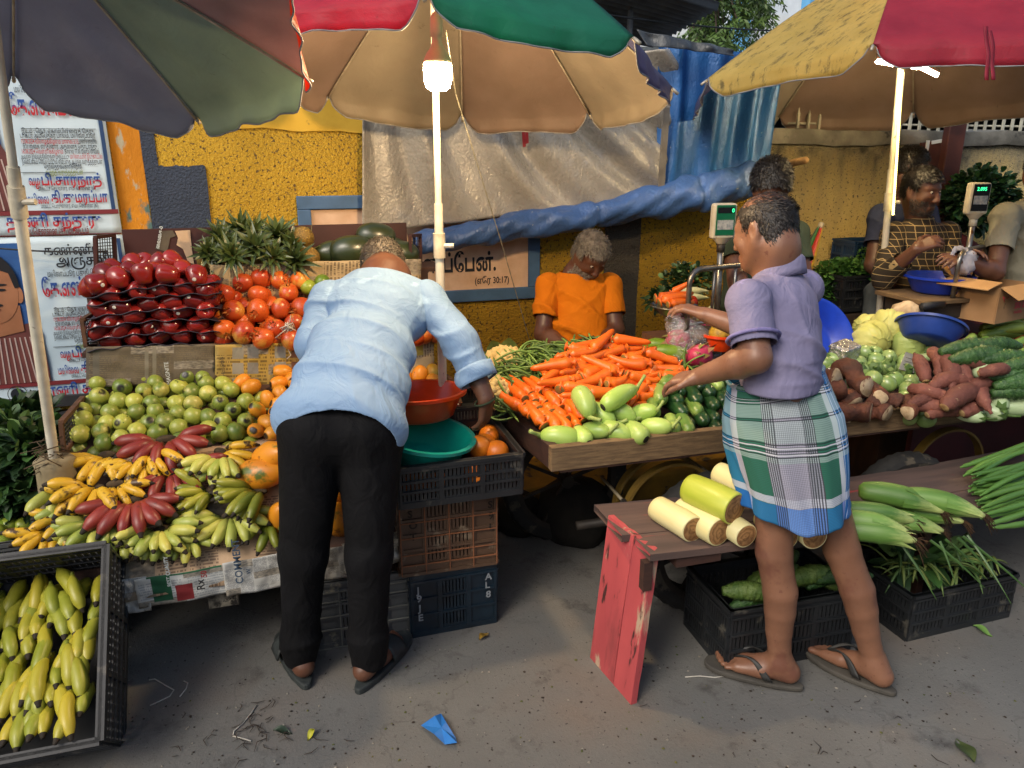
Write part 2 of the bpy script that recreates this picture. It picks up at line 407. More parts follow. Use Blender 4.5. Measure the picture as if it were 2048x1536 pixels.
m_ink = M('black_sign_paint', '#14171f', '#1c1f26', 20, .7)
# ground: one sheet to the horizon
b = NB('street_ground'); vec = b.mapping('Object')
g = b.ramp(b.noise(vec, 1.1, 6, .6), [(.3, '#5a5956'), (.7, '#6d6c68')])
g = b.mix(g, '#6b5f54', b.math('MULTIPLY', b.ramp(b.noise(vec, 1.7, 3), [(.5, 0.), (.72, 1.)]), .7))
g = b.mix(g, '#2d2b28', b.ramp(b.noise(vec, 70, 3, .5), [(.66, 0.), (.7, .85)]))
g = b.mix(g, '#312d29', b.math('ADD', b.ramp(b.noise(vec, 5.2, 7, .7), [(.56, 0.), (.7, .65)]), b.ramp(b.noise(vec, 17, 6, .75), [(.62, 0.), (.68, .5)])))
g = b.mix(g, '#85817a', b.ramp(b.noise(b.mapping('Object', (1, 1, 1), (0, 0, 1)), 120, 2), [(.7, 0.), (.74, .6)]))
va = b.add('ShaderNodeVectorMath', operation='ADD'); nv = b.add('ShaderNodeTexNoise'); nv.inputs['Scale'].default_value = 3; nv.inputs['Detail'].default_value = 6; b.l(vec, nv.inputs[0]); b.l(vec, va.inputs[0]); b.l(nv.outputs['Color'], va.inputs[1]); vc_ = b.add('ShaderNodeTexVoronoi', feature='DISTANCE_TO_EDGE'); vc_.inputs['Scale'].default_value = .9; b.l(va.outputs[0], vc_.inputs['Vector']); g = b.mix(g, '#262421', b.math('MULTIPLY', b.ramp(vc_.outputs['Distance'], [(.002, 1.), (.009, 0.)]), .22))
b.bump(b.math('ADD', b.noise(vec, 90, 6, .7), b.math('MULTIPLY', b.noise(vec, 12, 4), .8)), .55, .006)
m_ground = b.done(g, .92)
MB().grid(lambda u, v: (-60 + 120 * u, -40 + 120 * v, 0), 12, 12).obj('ground', m_ground, kind='structure')
m_kerb = M('ochre_painted_kerb', '#b5862a', '#8a6a26', 6, .85, .4, 30, spots=('#4c4334', 8, .6))
mb = MB(); mb.box((2, 3.58, .075), (16, .76, .15)); bevel(mb.obj('pavement', m_kerb, smooth=40, kind='structure'), .02)
# walls: the taller stretch behind the tarpaulins, the lower one with a coping and spikes
wl = empty('boundary_wall', (0, YW, 0), 'tall yellow roughcast wall behind the fruit stall with painted bands', 'wall')
def wbox(x0, x1, z0, z1, y0=YW, y1=YW + .25): return MB().box(((x0 + x1) / 2, (y0 + y1) / 2 - YW, (z0 + z1) / 2), (x1 - x0, y1 - y0, z1 - z0))
wbox(-5, 2.64, 0, 2.12).obj('wall', m_wall, wl)
def wsheet(x0, x1, z0, z1, th, name, m, wob=0):
 n = 14; P = [(x0 + (x1 - x0) * i / n + 0, z0) for i in range(n + 1)] + [(x1, z0 + (z1 - z0) * i / n) for i in range(1, n)] + [(x1 - (x1 - x0) * i / n, z1) for i in range(n + 1)] + [(x0, z1 - (z1 - z0) * i / n) for i in range(1, n)]
 return MB().poly([(x + rnd.uniform(-wob, wob), -th, z + rnd.uniform(-wob, wob)) for x, z in P], (0, -1, 0), th - .0005).obj(name, m, wl, smooth=False)
wsheet(-.605, -.545, .3, 1.95, .006, 'painted_band', m_navy, .003)
wsheet(-.548, -.34, .3, 1.67, .009, 'painted_band', m_navy, .005)
wsheet(1.715, 1.93, .15, 1.62, .006, 'painted_band', m_greyp, .004)
# smooth plaster round the top, its lower edge running down to the right
mb = MB(); P = []
for i in range(25): x = -.3 + 1.1 * i / 24; P.append((x, -.007, 1.845 - .035 * i / 24 - .004 * math.sin(i * .9) + rnd.uniform(-.002, .002)))
P += [(.8, -.007, 2.1), (-.3, -.007, 2.1)]
mb.poly(P, (0, -1, 0), .0065).obj('plaster_patch', m_smooth, wl, smooth=False)
# the painted text panel in its blue frame
fx0, fx1, fz0, fz1, ft = .06, 1.325, .955, 1.525, .065
wsheet(fx0 + ft, fx1 - ft, fz0 + ft, fz1 - ft, .005, 'sign_panel', m_pink)
fr = MB(); fr.box(((fx0 + fx1) / 2, -.011, fz0 + ft / 2), (fx1 - fx0, .022, ft)); fr.box(((fx0 + fx1) / 2, -.011, fz1 - ft / 2), (fx1 - fx0, .022, ft))
for x in (fx0 + ft / 2, fx1 - ft / 2): fr.box((x, -.011, (fz0 + fz1) / 2), (ft, .022, fz1 - fz0 - 2 * ft))
bevel(fr.obj('sign_frame', m_blue, wl, smooth=40), .004)
def wtext(s, u0, v0, u1, vtop, mb, bold, Y=YW - .0075):
 a = at(u0, v0, Y=Y); c = at(u1, v0, Y=Y); t = at(u0, vtop, Y=Y); mb.cur = 0
 text_on(mb, s, (a[0], Y - YW, a[2]), (1, 0, 0), (0, 0, 1), c[0] - a[0], (t[2] - a[2]) / .72, bold=bold)
mb = MB(); wtext('ளிப்ேபன்.', 846, 546, 992, 512, mb, .03); mb.obj('lettering', m_ink, wl, smooth=False); mb = MB(); wtext('(எேர 30:17)', 950, 568, 1018, 555, mb, .018)
o = mb.obj('lettering', m_ink, wl, smooth=False)
wr = empty('boundary_wall', (2.64, YW, 0), 'lower weathered yellow roughcast wall with grey coping and a row of spikes', 'wall')
mb = MB(); mb.box((3.9, .125, .89), (7.8, .25, 1.78)); mb.obj('wall', m_wall2, wr)
mb = MB(); mb.grid(lambda u, v: (7.8 * u, [-.02, -.03, -.02, .27, .27][int(v * 4)], [1.775, 1.81, 1.86, 1.875, 1.775][int(v * 4)] + .006 * math.sin(u * 60) + .004 * math.sin(u * 171)), 60, 4); mb.obj('coping', m_conc, wr, smooth=30)
mspk = M('pale_spike_paint', '#b8b6a6', '#8f8d80', 20, .6)
for i in range(66):
 x = .35 + i * .075; mb = MB(); z1 = 1.99 + .012 * math.sin(i * 3.7)
 mb.bar((x, .12, 1.86), (x, .12, z1 - .03), .014); mb.tube([(x, .12, z1 - .032), (x, .12, z1)], [.0085, .001], 4); mb.obj('spike', mspk, wr, smooth=False)
MB().bar((.3, .14, 1.9), (5.4, .14, 1.9), .012).obj('rail', mspk, wr)
bb = MB(); bb.box((0, -6.2, 1.9), (26, .4, 3.8)); bb.obj('unseen_sky_block', M('dull_plaster', '#8d8578', '#7d766b', 3, .9), smooth=False, kind='structure')  # unseen building added behind the viewer to hold back low sky light
# dark corrugated sheet behind the spikes, the sheet roof and the white building beyond
msheet = M('grey_roof_sheet', '#6a6e75', '#52565c', 6, .55, .2, 20, spots=('#5d3d2a', 5, .66), Metallic=.4)
shed = empty('market_shed', (5, 5.4, 0), 'long dark shed with a corrugated roof seen through the spikes', 'shed')
mb = MB(); mb.box((1, .5, 1.1), (12, .1, 2.2)); mb.obj('wall', M('dark_shed_wall', '#2b2f38', '#22252c', 3, .9), shed)
mb = MB(); mb.grid(lambda u, v: (-5 + 12 * u, -.2 + 2.2 * v, 2.02 + .35 * v + .018 * math.sin(u * 12 / .076 * 2 * math.pi / 2)), 640, 4); solid(mb.obj('roof', msheet, shed), .004)
rf = empty('sheet_roof', (2, 4.5, 0), 'dark grey corrugated sheet roof overhanging above the blue tarpaulin', 'roof')
a, b_, c, d = at(880, -60, Y=4.35), at(1330, -70, Y=4.35), at(1432, 22, Y=5.3), at(1210, 60, Y=6.2)
P0, P1, P2, P3 = at(960, 30, Y=5.2), at(1300, 92, Y=5.6), at(1440, 12, Y=4.9), at(960, -140, Y=4.3)
def rfn(u, v):
 p = (1 - v) * ((1 - u) * P0 + u * P1) + v * ((1 - u) * P3 + u * P2); p = p - V(2, 4.5, 0); p[2] += .022 * math.sin(v * 90); return p
solid(MB().grid(rfn, 6, 180).obj('roof', msheet, rf), .004)
mb = MB(); q = at(1262, 0, Y=5) - V(2, 4.5, 0); mb.tube([(q[0], q[1], 0), q + V(0, 0, .35)], .02, 8); mb.tube([P0 - V(2, 4.5, .06), P1 - V(2, 4.5, .06)], .025, 6); mb.obj('roof_pole', M('grey_pole', '#6d7076', '#4b4e54', 9, .5), rf)
bl = empty('white_building', (9, 11, 0), 'white building with light blue pillars beyond the wall', 'building')
mwh = M('white_house_paint', '#e6e9ea', '#d3d7d9', 4, .85, spots=('#a9aca8', 3, .7)); mlb = M('light_blue_paint', '#6aaede', '#5d9fce', 3, .7)
MB().box((1, 1.25, 4), (12, 2.5, 8)).obj('wall', mwh, bl, smooth=False)
MB().box((1, -.35, 3.4), (12, .7, .5)).obj('balcony', mwh, bl, smooth=False)
for u in (1478, 1620, 1800, 2000):
 q = at(u, 60, Y=10.25); MB().box((q[0] - 9, -.75, 3.3), (.24, .2, 6.6)).obj('pillar', mlb, bl, smooth=False)
for i in range(5):
 f = MB().box((-3.2 + i * 2.1, -.02, 2.2), (1.2, .06, 1.3)).obj('window', M('grey_window_frame', '#7d8185', None, 3, .6), bl, smooth=False)
 MB().box((-3.2 + i * 2.1, -.055, 2.2), (1.08, .03, 1.18)).obj('pane', M('dark_glass', '#1c232a', None, 3, .15), f, smooth=False)
# ---------------------------------------------------------------- a neem tree hanging over the sheet roof
mleaf = M('neem_leaf', '#31471c', '#4d6628', 9, .55, rand=.3); mbark = M('tree_bark', '#4d4136', '#2f2821', 12, .9, .6, 30)
tr = empty('neem_tree', (4.1, 7.2, 0), 'neem tree with narrow leaflets hanging beside the sheet roof', 'tree')
tb = MB(); tb.tube([(.1, 0, 0), (0, .05, 1.6), (-.05, 0, 3), (.1, -.1, 4.2)], [.16, .13, .1, .06], 10)
lf = MB(); tips_ = []
for k in range(70):
 q = at(rnd.uniform(1390, 1545) if k > 22 else rnd.uniform(1385, 1455), rnd.uniform(-60, 38) if k > 22 else rnd.uniform(40, 92), Y=rnd.uniform(6.2, 7.6)) - V(4.1, 7.2, 0)
 if px(q + V(4.1, 7.2, 0))[0] > 1545 and px(q + V(4.1, 7.2, 0))[1] > 25: continue
 if k % 4 == 0: tb.tube([(0, 0, 3.0 + rnd.random()), (q * V(.5, .5, 0) + V(0, 0, max(3.3, q[2] + .15))), q], [.035, .018, .006], 5)
 for s in range(5):
  d = V(rnd.gauss(0, 1), rnd.gauss(0, 1), -.5 - rnd.random() * .5); d /= np.linalg.norm(d); L = rnd.uniform(.2, .34)
  for j in range(9):
   p = q + d * L * j / 8 + V(0, 0, -.05 * (j / 8) ** 2)
   for sd in (-1, 1):
    e = np.cross(d, V(0, 0, 1)) * sd + d * .5 + V(0, 0, -.35 + rnd.uniform(-.3, .2)); e /= np.linalg.norm(e); w_ = np.cross(e, V(rnd.gauss(0, 1), rnd.gauss(0, 1), 1)); w_ /= np.linalg.norm(w_); l = rnd.uniform(.05, .085)
    lf.quad([p, p + e * l * .45 + w_ * .011, p + e * l, p + e * l * .45 - w_ * .011])
tb.obj('trunk', mbark, tr); lf.obj('crown', mleaf, tr, smooth=False)
# reddish steel post leaning in front of the lower wall, with the broken board beside it
mred = M('red_oxide_paint', '#5a2d22', '#43211a', 5, .7, .2, 30, spots=('#2c1a16', 8, .64))
a, c = at(1912, 245, Y=3.78), at(1868, 520, Y=3.78); d = (c - a) / np.linalg.norm(c - a)
pr = empty('leaning_post', tuple(c + d * .7), 'wide reddish brown post leaning against the weathered wall', 'post')
o = V(*pr.location); mb = MB(); mb.bar(c + d * .95 - o, a - d * .5 - o, .125, .05, (0, 1, 0)); bevel(mb.obj('post', mred, pr, smooth=40), .006)
bd = MB(); bd.cur = 0; a = at(1852, 286, Y=3.86); bd.box(a + V(.07, 0, -.2), (.17, .02, .42), (0, R(-6), 0)); bd.cur = 1; bd.box(a + V(.095, -.014, .012), (.13, .008, .02), (0, R(-8), 0)); bd.box(a + V(.0, -.014, -.02), (.02, .008, .07))
bd.obj('broken_board', [mred, mwh], smooth=False, label='broken reddish board with a chipped white edge behind the leaning post', cat='board')
# stick poking out of the weathered wall, hung with cords
a, c = at(1535, 340, Y=3.9), at(1612, 320, Y=3.55)
MB().tube([a, (a + c) / 2 + V(0, 0, .004), c], [.022, .021, .019], 9).obj('wooden_stick', M('bare_wood_stick', '#9b7a4e', '#7c5e39', 20, .8, .3, 60), label='bare wooden stick poking out of the wall beside the blue roll', cat='stick')
# ---------------------------------------------------------------- tarpaulins
def tarp_mat(name, c1, c2, back, rough=.32):
 b = NB(name); vec = b.mapping('Object'); c = b.ramp(b.noise(vec, 4, 5), [(.3, c1), (.7, c2)]); c = b.mix(c, back, b.ramp(b.noise(vec, 3.1, 6, .7), [(.58, 0.), (.72, .7)]))
 c = b.mix(c, '#c9c4b6', b.ramp(b.noise(vec, 40, 3), [(.72, 0.), (.75, .5)]))
 wv = b.mapping('Object', (1, 1, .35)); h = b.math('ADD', b.noise(wv, 22, 6, .6, 1.2), b.math('MULTIPLY', b.noise(vec, 75, 4), .45)); b.bump(h, .5, .014)
 return b.done(c, b.ramp(b.noise(vec, 18), [(.3, rough - .06), (.7, rough + .16)]), Metallic=.15)
m_tg = tarp_mat('silver_tarpaulin', '#a39d92', '#8a857b', '#85888e', .26); m_tb = tarp_mat('blue_tarpaulin', '#285f9c', '#1e4f86', '#2d6aa5'); m_tr = tarp_mat('faded_blue_tarpaulin', '#42649c', '#375586', '#5a6f92', .36); m_td = tarp_mat('dark_grey_tarpaulin', '#4d5052', '#3a3d3f', '#2c2e30')
def hang(name, pts, m, label, nu=70, nv=46, amp=.035, folds=9, fan=None, seed=0, skew=0.):
 """cloth hanging between four pixel corners (top-left, top-right, bottom-right, bottom-left), each with its own wall distance"""
 g = np.random.default_rng(seed); A, B, C_, D_ = [at(u, v, Y=y) for u, v, y in pts]; ph = g.uniform(0, 6.3, 6)
 def fn(u, v):
  p = (1 - v) * ((1 - u) * A + u * B) + v * ((1 - u) * D_ + u * C_); uu = u + skew * v * (u - .4)
  if fan: uu = u + fan[1] * v * (fan[0] - u)
  y = amp * (.55 * math.sin(uu * folds * 6.3 + ph[0] + .6 * math.sin(uu * 9 + ph[3])) + .3 * math.sin(uu * folds * 11.7 + ph[1] + 2 * v) + .25 * math.sin(uu * 5 + ph[2] + v * 3)) * (.45 + .55 * math.sin(math.pi * min(1, v * .8 + .15)))
  p = p + V(0, -abs(amp) * .6 + y, 0); return p
 o = MB().grid(fn, nu, nv).obj(name, m, label=label, cat='tarpaulin'); solid(o, .003); return o
hang('tarpaulin', [(724, 130, 3.86), (1345, 100, 3.84), (1318, 390, 3.83), (722, 468, 3.86)], m_tg, 'silver grey tarpaulin with slanting creases hung behind the middle umbrella', 130, 60, .06, 6, (-.15, .42), 3)
hang('tarpaulin', [(1318, 80, 3.82), (1560, 120, 3.85), (1527, 352, 3.84), (1312, 395, 3.8)], m_tb, 'bright blue tarpaulin hanging in upright folds above the blue roll', 60, 46, .05, 3.2, None, 8)
hang('tarpaulin', [(1270, 60, 3.7), (1465, 100, 3.72), (1468, 112, 3.7), (1290, 92, 3.68)], m_td, 'dark grey tarpaulin strip folded over the top of the blue tarpaulin', 30, 10, .03, 2.4, None, 4)
st = MB(); pa, pc = at(1333, 215, Y=3.72), at(1322, 375, Y=3.74); st.bar(pa, pc, .035, .012, (0, 1, 0)); st.obj('grey_batten', M('weathered_batten', '#6f6a62', '#57524b', 14, .8, .3), label='narrow grey batten between the silver and blue tarpaulins', cat='batten', smooth=False)
# the rolled-up lower edge
pts = [(828, 487, 20), (880, 480, 24), (960, 467, 25), (1040, 450, 25), (1120, 441, 26), (1200, 428, 27), (1290, 407, 28), (1370, 390, 33), (1440, 376, 38), (1500, 362, 32), (1512, 352, 12)]
def roll():
 c = [at(u, v, Y=3.77) for u, v, _ in pts]; rr = [r * np.linalg.norm(p - _C) / FPX for (u, v, r), p in zip(pts, c)]; n = 150; mb = MB(); ts = np.linspace(0, len(c) - 1, n); k = np.arange(len(c))
 P = np.stack([np.interp(ts, k, [p[i] for p in c]) for i in range(3)], 1); RR = np.interp(ts, k, rr); g = np.random.default_rng(5); fz = g.uniform(0, 6.3, 8)
 def fn(u, v):
  x = v * (n - 1); i = min(int(x), n - 2); f = x - i; p = P[i] * (1 - f) + P[i + 1] * f; r = RR[i] * (1 - f) + RR[i + 1] * f; a = u * 2 * math.pi
  w_ = 1 + .09 * math.sin(a * 2 + v * 19 + fz[0]) + .07 * math.sin(a * 3 - v * 46 + fz[1]) + .05 * math.sin(a * 5 + v * 88 + fz[2]) + .07 * math.sin(v * 61 + fz[3] + 2 * math.sin(a)) - .12 * math.exp(-((v * 4.1 + .5) % 1 - .5) ** 2 * 900)
  return p + V(0, math.cos(a), math.sin(a)) * r * w_
 return mb.grid(fn, 30, 330, False)
roll().obj('tarpaulin_roll', m_tr, label='faded blue tarpaulin rolled into a long sagging bundle across the wall', cat='tarpaulin')
# cords and wires
mcord = M('grey_cord', '#8a8a70', '#6a6a58', 30, .8); mwire = M('white_wire', '#8f8b78', '#75715f', 30, .6); mblk = M('black_wire', '#15161a', None, 20, .6)
def sag(a, b, s, n=14): return [a + (b - a) * t + V(0, 0, -s * 4 * t * (1 - t)) for t in np.linspace(0, 1, n)]
A_ = at(892, 60, Y=2.55); B_ = at(912, 190, Y=2.9); C_ = at(1062, 690, Y=3.5)
def twist(pts, r, turns, m, name, label):
 pts = np.array(pts); n = 160; t = np.linspace(0, 1, n); k = np.linspace(0, 1, len(pts)); P = np.stack([np.interp(t, k, pts[:, i]) for i in range(3)], 1); mb = MB()
 for s in (0, math.pi): mb.tube(P + np.stack([np.cos(t * turns + s), np.sin(t * turns + s), 0 * t], 1) * r * 1.3, r, 5)
 return mb.obj(name, m, label=label, cat='wire')
twist([A_, B_, (B_ + C_) / 2 + V(.01, 0, -.015), C_], .0012, 150, mwire, 'twisted_wire', 'twisted pale flex slanting from the lamp down to the beans')
mb = MB(); a = at(1040, 300, Y=3.75)
for du in (0, 7): mb.poly([at(1043 + du, 250, Y=3.74), at(1049 + du, 250, Y=3.74), at(1052 + du * .8, 293 - du, Y=3.74), at(1046 + du * .8, 295 - du, Y=3.74)], (0, -1, 0), .002)
mb.obj('red_ribbon', M('red_ribbon_cloth', '#8e1a1a', '#761414', 20, .7), smooth=False, label='short red ribbon dangling below the middle umbrella rim', cat='ribbon')
mb = MB(); mb.tube(sag(at(990, -8, Y=4.2), at(1640, 62, Y=6), .05), .006, 6); mb.obj('overhead_cable', mblk, label='thin black cable crossing in front of the white building', cat='cable')
mb = MB(); mb.tube(sag(at(0, 497, Y=3.85), at(215, 502, Y=3.8), .008), .004, 5); mb.obj('black_cable', mblk, label='thin black cable running across the lower poster', cat='cable')
mb = MB(); mb.tube([at(1010, 1020, Y=3.1), at(1045, 1038, Y=3.1), at(1100, 1028, Y=3.05), at(1140, 1006, Y=3.0)], .005, 6); mb.obj('power_cable', mcord, label='dusty cable sagging along the kerb under the cart', cat='cable')
# ---------------------------------------------------------------- posters
mpap = M('poster_paper', '#c9dbe4', '#b8cdd9', 4, .55, .25, 9, .01); mband = M('poster_maroon', '#7b2b30', '#6d252a', 5, .5); mpb = M('poster_blue', '#2f62a3', '#274f8a', 4, .5)
b = NB('red_blue_lettering'); sp = b.add('ShaderNodeSeparateXYZ'); b.l(b.tc.outputs['UV'], sp.inputs[0]); m_rb = b.done(b.ramp(sp.outputs[1], [(.4, '#b3222c'), (.62, '#2a4f97')]), .5)
m_tred = M('poster_red', '#b52632', None, 5, .5); m_tblk = M('poster_ink', '#1d222c', None, 5, .5); m_tmar = M('poster_brown', '#6a2228', None, 5, .5); m_tgrn = M('poster_olive', '#7c8a33', None, 5, .5)
YP = 3.925
def zp(v, u=130): return at(u, v, Y=YP)[2]
DZ = zp(455) - at(140, 790, Y=YP)[2]
UP = [  # words, u0, u1, baseline v, cap height px, material, bold   (pixels of the upper poster)
 ('இடம் : நெ.9, ஏகாம்பிள்ளைத் தெரு,', 45, 190, 266, 8, 2, .01), ('டாக்டர் அம்பேத்கர் பாலம், மயிலாப்பூர்', 42, 192, 275, 8, 2, .01), ('15.08.2024 வியாழக்கிழமை மாலை 3.15', 45, 158, 287, 8, 1, .006), ('மணியளவில்', 160, 195, 287, 8, 2, .006), ('இயற்கை எய்தினார். அதனைத் தொடர்ந்து', 48, 195, 297, 8, 2, .01), ('16.08.2024 வெள்ளிக்கிழமை', 46, 128, 307, 8, 1, .006), ('காலை 11.00 மணியளவில்', 131, 200, 307, 8, 2, .006), ('அவரது இல்லத்திலிருந்து புறப்பட்டு', 44, 140, 318, 8, 2, .006), ('மயிலாப்பூர் இடுகாட்டில்', 142, 206, 317, 8, 1, .006), ('நல்லடக்கம் செய்யப்படும் என்பதை ஆழ்ந்த வருத்தத்துடன்', 46, 206, 328, 8, 2, .006), ('தெரிவித்துக்கொள்கிறோம்.', 90, 166, 337, 8, 2, .01), ('ஆழ்ந்த வருத்தத்துடன்', 92, 168, 349, 8, 4, .01),
 ('வழ', 60, 82, 370, 15, 0, .026), ('பி.சாரநாத்', 86, 205, 370, 18, 0, .026), ('மாவட்டச் செயலாளர், மையசென்னை (கி)', 78, 193, 381, 7, 2, .006), ('மயிலை', 56, 100, 407, 15, 0, .018), ('கி.குமரப்பா', 105, 218, 405, 18, 0, .026), ('மாவட்ட பொருளாளர், மையசென்னை (கி)', 84, 198, 416, 7, 2, .006), ('தாணி சந்துரு', 15, 206, 454, 20, 0, .026), ('மையசென்னை (கி) மாவட்டம்', 42, 180, 469, 11, 3, .02)]
LO = [('கண்ணீர்', 90, 200, 510, 16, 2, .018), ('அஞ்சலி', 114, 222, 531, 17, 2, .022), ('மயிலாப்பூர் பகுதி செயலாளர்', 97, 230, 553, 10, 2, .006), ('கே.எஸ்.மணி', 88, 235, 592, 28, 0, .028)]
def fixtam(s):                              # left-standing vowel signs are drawn before their consonant
 s = s.replace('\u0bca', '\u0bc6\u0bbe').replace('\u0bcb', '\u0bc7\u0bbe').replace('\u0bcc', '\u0bc6\u0bd7'); o = []
 for ch in s:
  if ch in '\u0bc6\u0bc7\u0bc8' and o: o.insert(len(o) - 1, ch)
  else: o.append(ch)
 return ''.join(o)
XR = -.735
def poster(dz, label, bits):
 z0 = zp(470) - DZ; z1 = zp(470); P = empty('poster', (-1.3, YP, z0 + dz), label, 'poster'); O = V(-1.3, YP, z0)
 mb = MB(); mb.grid(lambda u, v: (-.45 + (XR + 1.3 + .45) * u, .002 * math.sin(u * 23 + v * 3 + dz) + .0015 * math.sin(v * 31), (z1 - z0 - .004) * v), 24, 24); solid(mb.obj('paper', mpap, P), .001)
 fl = lambda x0, x1, za, zb, m, nm, y=-.006: MB().box(((x0 + x1) / 2 - O[0], y, (za + zb) / 2 - O[2]), (x1 - x0, .002, zb - za)).obj(nm, m, P, smooth=False)
 zb1, zb0 = zp(420) - DZ + 0, zp(429) - DZ; fl(-1.75, XR - .002, zb0 + 0, zb1, mband, 'printed_band'); fl(-1.75, XR - .002, zp(472) - DZ + .006, zp(468) - DZ, mband, 'printed_band')
 fl(XR - .028, XR - .012, zb1, z1 - .02, M('poster_navy_edge', '#23406b', None, 5, .5), 'printed_band', -.0055)
 xl = at(62, 600, Y=YP)[0]; fl(-1.75, xl, zb1 + .001, z1 - .03, mpb, 'portrait_ground')
 pm = MB(); c = at(2, 590, Y=YP) - O + V(0, 0, 0)
 el = lambda cx, cz, rx, rz, y, n=26: [(cx + rx * math.cos(a), y, cz + rz * math.sin(a)) for a in np.linspace(0, 2 * math.pi, n, False)]
 pm.cur = 0; pm.poly([(c[0] - .3, -.0085, zb1 - O[2] + .001), (c[0] + .14, -.0085, zb1 - O[2] + .001), (c[0] + .138, -.0085, c[2] - .19), (c[0] + .11, -.0085, c[2] - .13), (c[0], -.0085, c[2] - .16), (c[0] - .25, -.0085, c[2] - .14)], (0, -1, 0), .001)
 pm.cur = 1
 for x in np.arange(-.26, .13, .026): pm.poly([(c[0] + x, -.0105, zb1 - O[2] + .002), (c[0] + x + .006, -.0105, zb1 - O[2] + .002), (c[0] + x * .8 + .006, -.0105, c[2] - .2), (c[0] + x * .8, -.0105, c[2] - .2)], (0, -1, 0), .001)
 pm.cur = 2; pm.poly([(c[0] - .07, -.0125, c[2] - .2), (c[0] + .07, -.0125, c[2] - .17), (c[0] + .07, -.0125, c[2] - .05), (c[0] - .07, -.0125, c[2] - .05)], (0, -1, 0), .001)
 pm.poly(el(c[0] - .03, c[2] + .02, .105, .15, -.0145), (0, -1, 0), .001); pm.poly(el(c[0] + .075, c[2] + .0, .018, .04, -.0135), (0, -1, 0), .001)
 pm.cur = 3; H = el(c[0] - .03, c[2] + .035, .115, .165, -.0165); H = [q for q in H if q[2] > c[2] + .03] ; pm.poly(H[:1] + H[1:] + [(c[0] - .13, -.0165, c[2] + .06), (c[0] - .1, -.0165, c[2] + .11), (c[0] - .02, -.0165, c[2] + .13), (c[0] + .05, -.0165, c[2] + .1), (c[0] + .065, -.0165, c[2] + .03)], (0, -1, 0), .001)
 for sx in (-.075, .01): pm.poly(el(c[0] + sx, c[2] + .025, .018, .006, -.0165), (0, -1, 0), .001); pm.poly(el(c[0] + sx, c[2] + .048, .026, .005, -.0165), (0, -1, 0), .001)
 pm.poly(el(c[0] - .035, c[2] - .045, .04, .009, -.0165), (0, -1, 0), .001); pm.cur = 4; pm.poly(el(c[0] - .035, c[2] - .065, .028, .007, -.0165), (0, -1, 0), .001)
 pm.obj('portrait', [M('print_shirt', '#743f3a', '#5f322f', 9, .5), M('print_stripe', '#b9a39b', None, 9, .5), M('print_skin', '#a8714f', '#94603f', 6, .5), M('print_hair', '#17171c', None, 6, .5), M('print_lips', '#7b3c33', None, 6, .5)], P, smooth=False)
 tm_ = (m_rb, m_tred, m_tblk, m_tmar, m_tgrn)
 for lst, sh in ((UP, -DZ), (LO, 0)):
  for s, u0, u1, v, hp, mi, bold in lst:
   if (u0, v) in bits: continue
   a = at(u0, v, Y=YP); c2 = at(u1, v, Y=YP); t = at(u0, v - hp, Y=YP); m_ = MB(); n0 = len(m_.f); i0 = len(m_.v)
   text_on(m_, fixtam(s), (a[0] - O[0], -.0095, a[2] + sh - O[2]), (1, 0, 0), (0, 0, 1), c2[0] - a[0], (t[2] - a[2]) / .62, bold=bold)
   if mi == 0:
    z_0, z_1 = a[2] + sh - O[2], t[2] + sh - O[2]
    for k in range(n0, len(m_.f)): m_.uv[k] = [(0, min(1, max(0, (m_.v[q][2] - z_0) / (z_1 - z_0)))) for q in m_.f[k]]
   m_.obj('lettering', tm_[mi], P, smooth=False)
 ln = MB()
 for v in (257, 279, 345):
  a, c2 = at(43, v, Y=YP), at(192, v, Y=YP); ln.box(((a[0] + c2[0]) / 2 - O[0], -.0075, a[2] - DZ - O[2]), (c2[0] - a[0], .002, .002))
 ln.obj('ruled_line', m_tblk, P, smooth=False)
 e = at(37, 788, Y=YP) - O; em = MB(); rg = lambda r0, r1: [em.quad([(e[0] + r * math.cos(a + q), -.0085, e[2] + r * math.sin(a + q)) for r, q in ((r0, 0), (r1, 0), (r1, .21), (r0, .21))]) for a in np.arange(0, 6.28, .2094)]
 rg(.04, .043); rg(.0, .03); em.obj('emblem', m_tblk, P, smooth=False)
 return P
poster(0, 'lower memorial poster with a blue portrait of a man in a striped shirt', ())
poster(DZ, 'upper memorial poster whose top runs up under the left umbrella', ())
mb = MB(); mb.box((-1.2, YW - .02, .585), (1.4, .06, .05)); mb.box((-1.2, YW - .03, .5), (1.4, .1, .06)); mb.obj('black_pipe_ledge', M('black_sooty_ledge', '#1b1c1f', '#2b2c2e', 9, .7, .4, 30), smooth=False, label='sooty black ledge along the wall under the lower poster', cat='ledge')
wsheet(-.733, -.607, .5, 2.2, .0025, 'painted_band', M('peeling_orange_paint', '#d0871b', '#b87412', 6, .9, .6, 70, .01, stretch=(1, 1, .45), spots=[('#56726d', 11, .56), ('#b0a88f', 15, .59), ('#5d6160', 8, .6)]), .002)
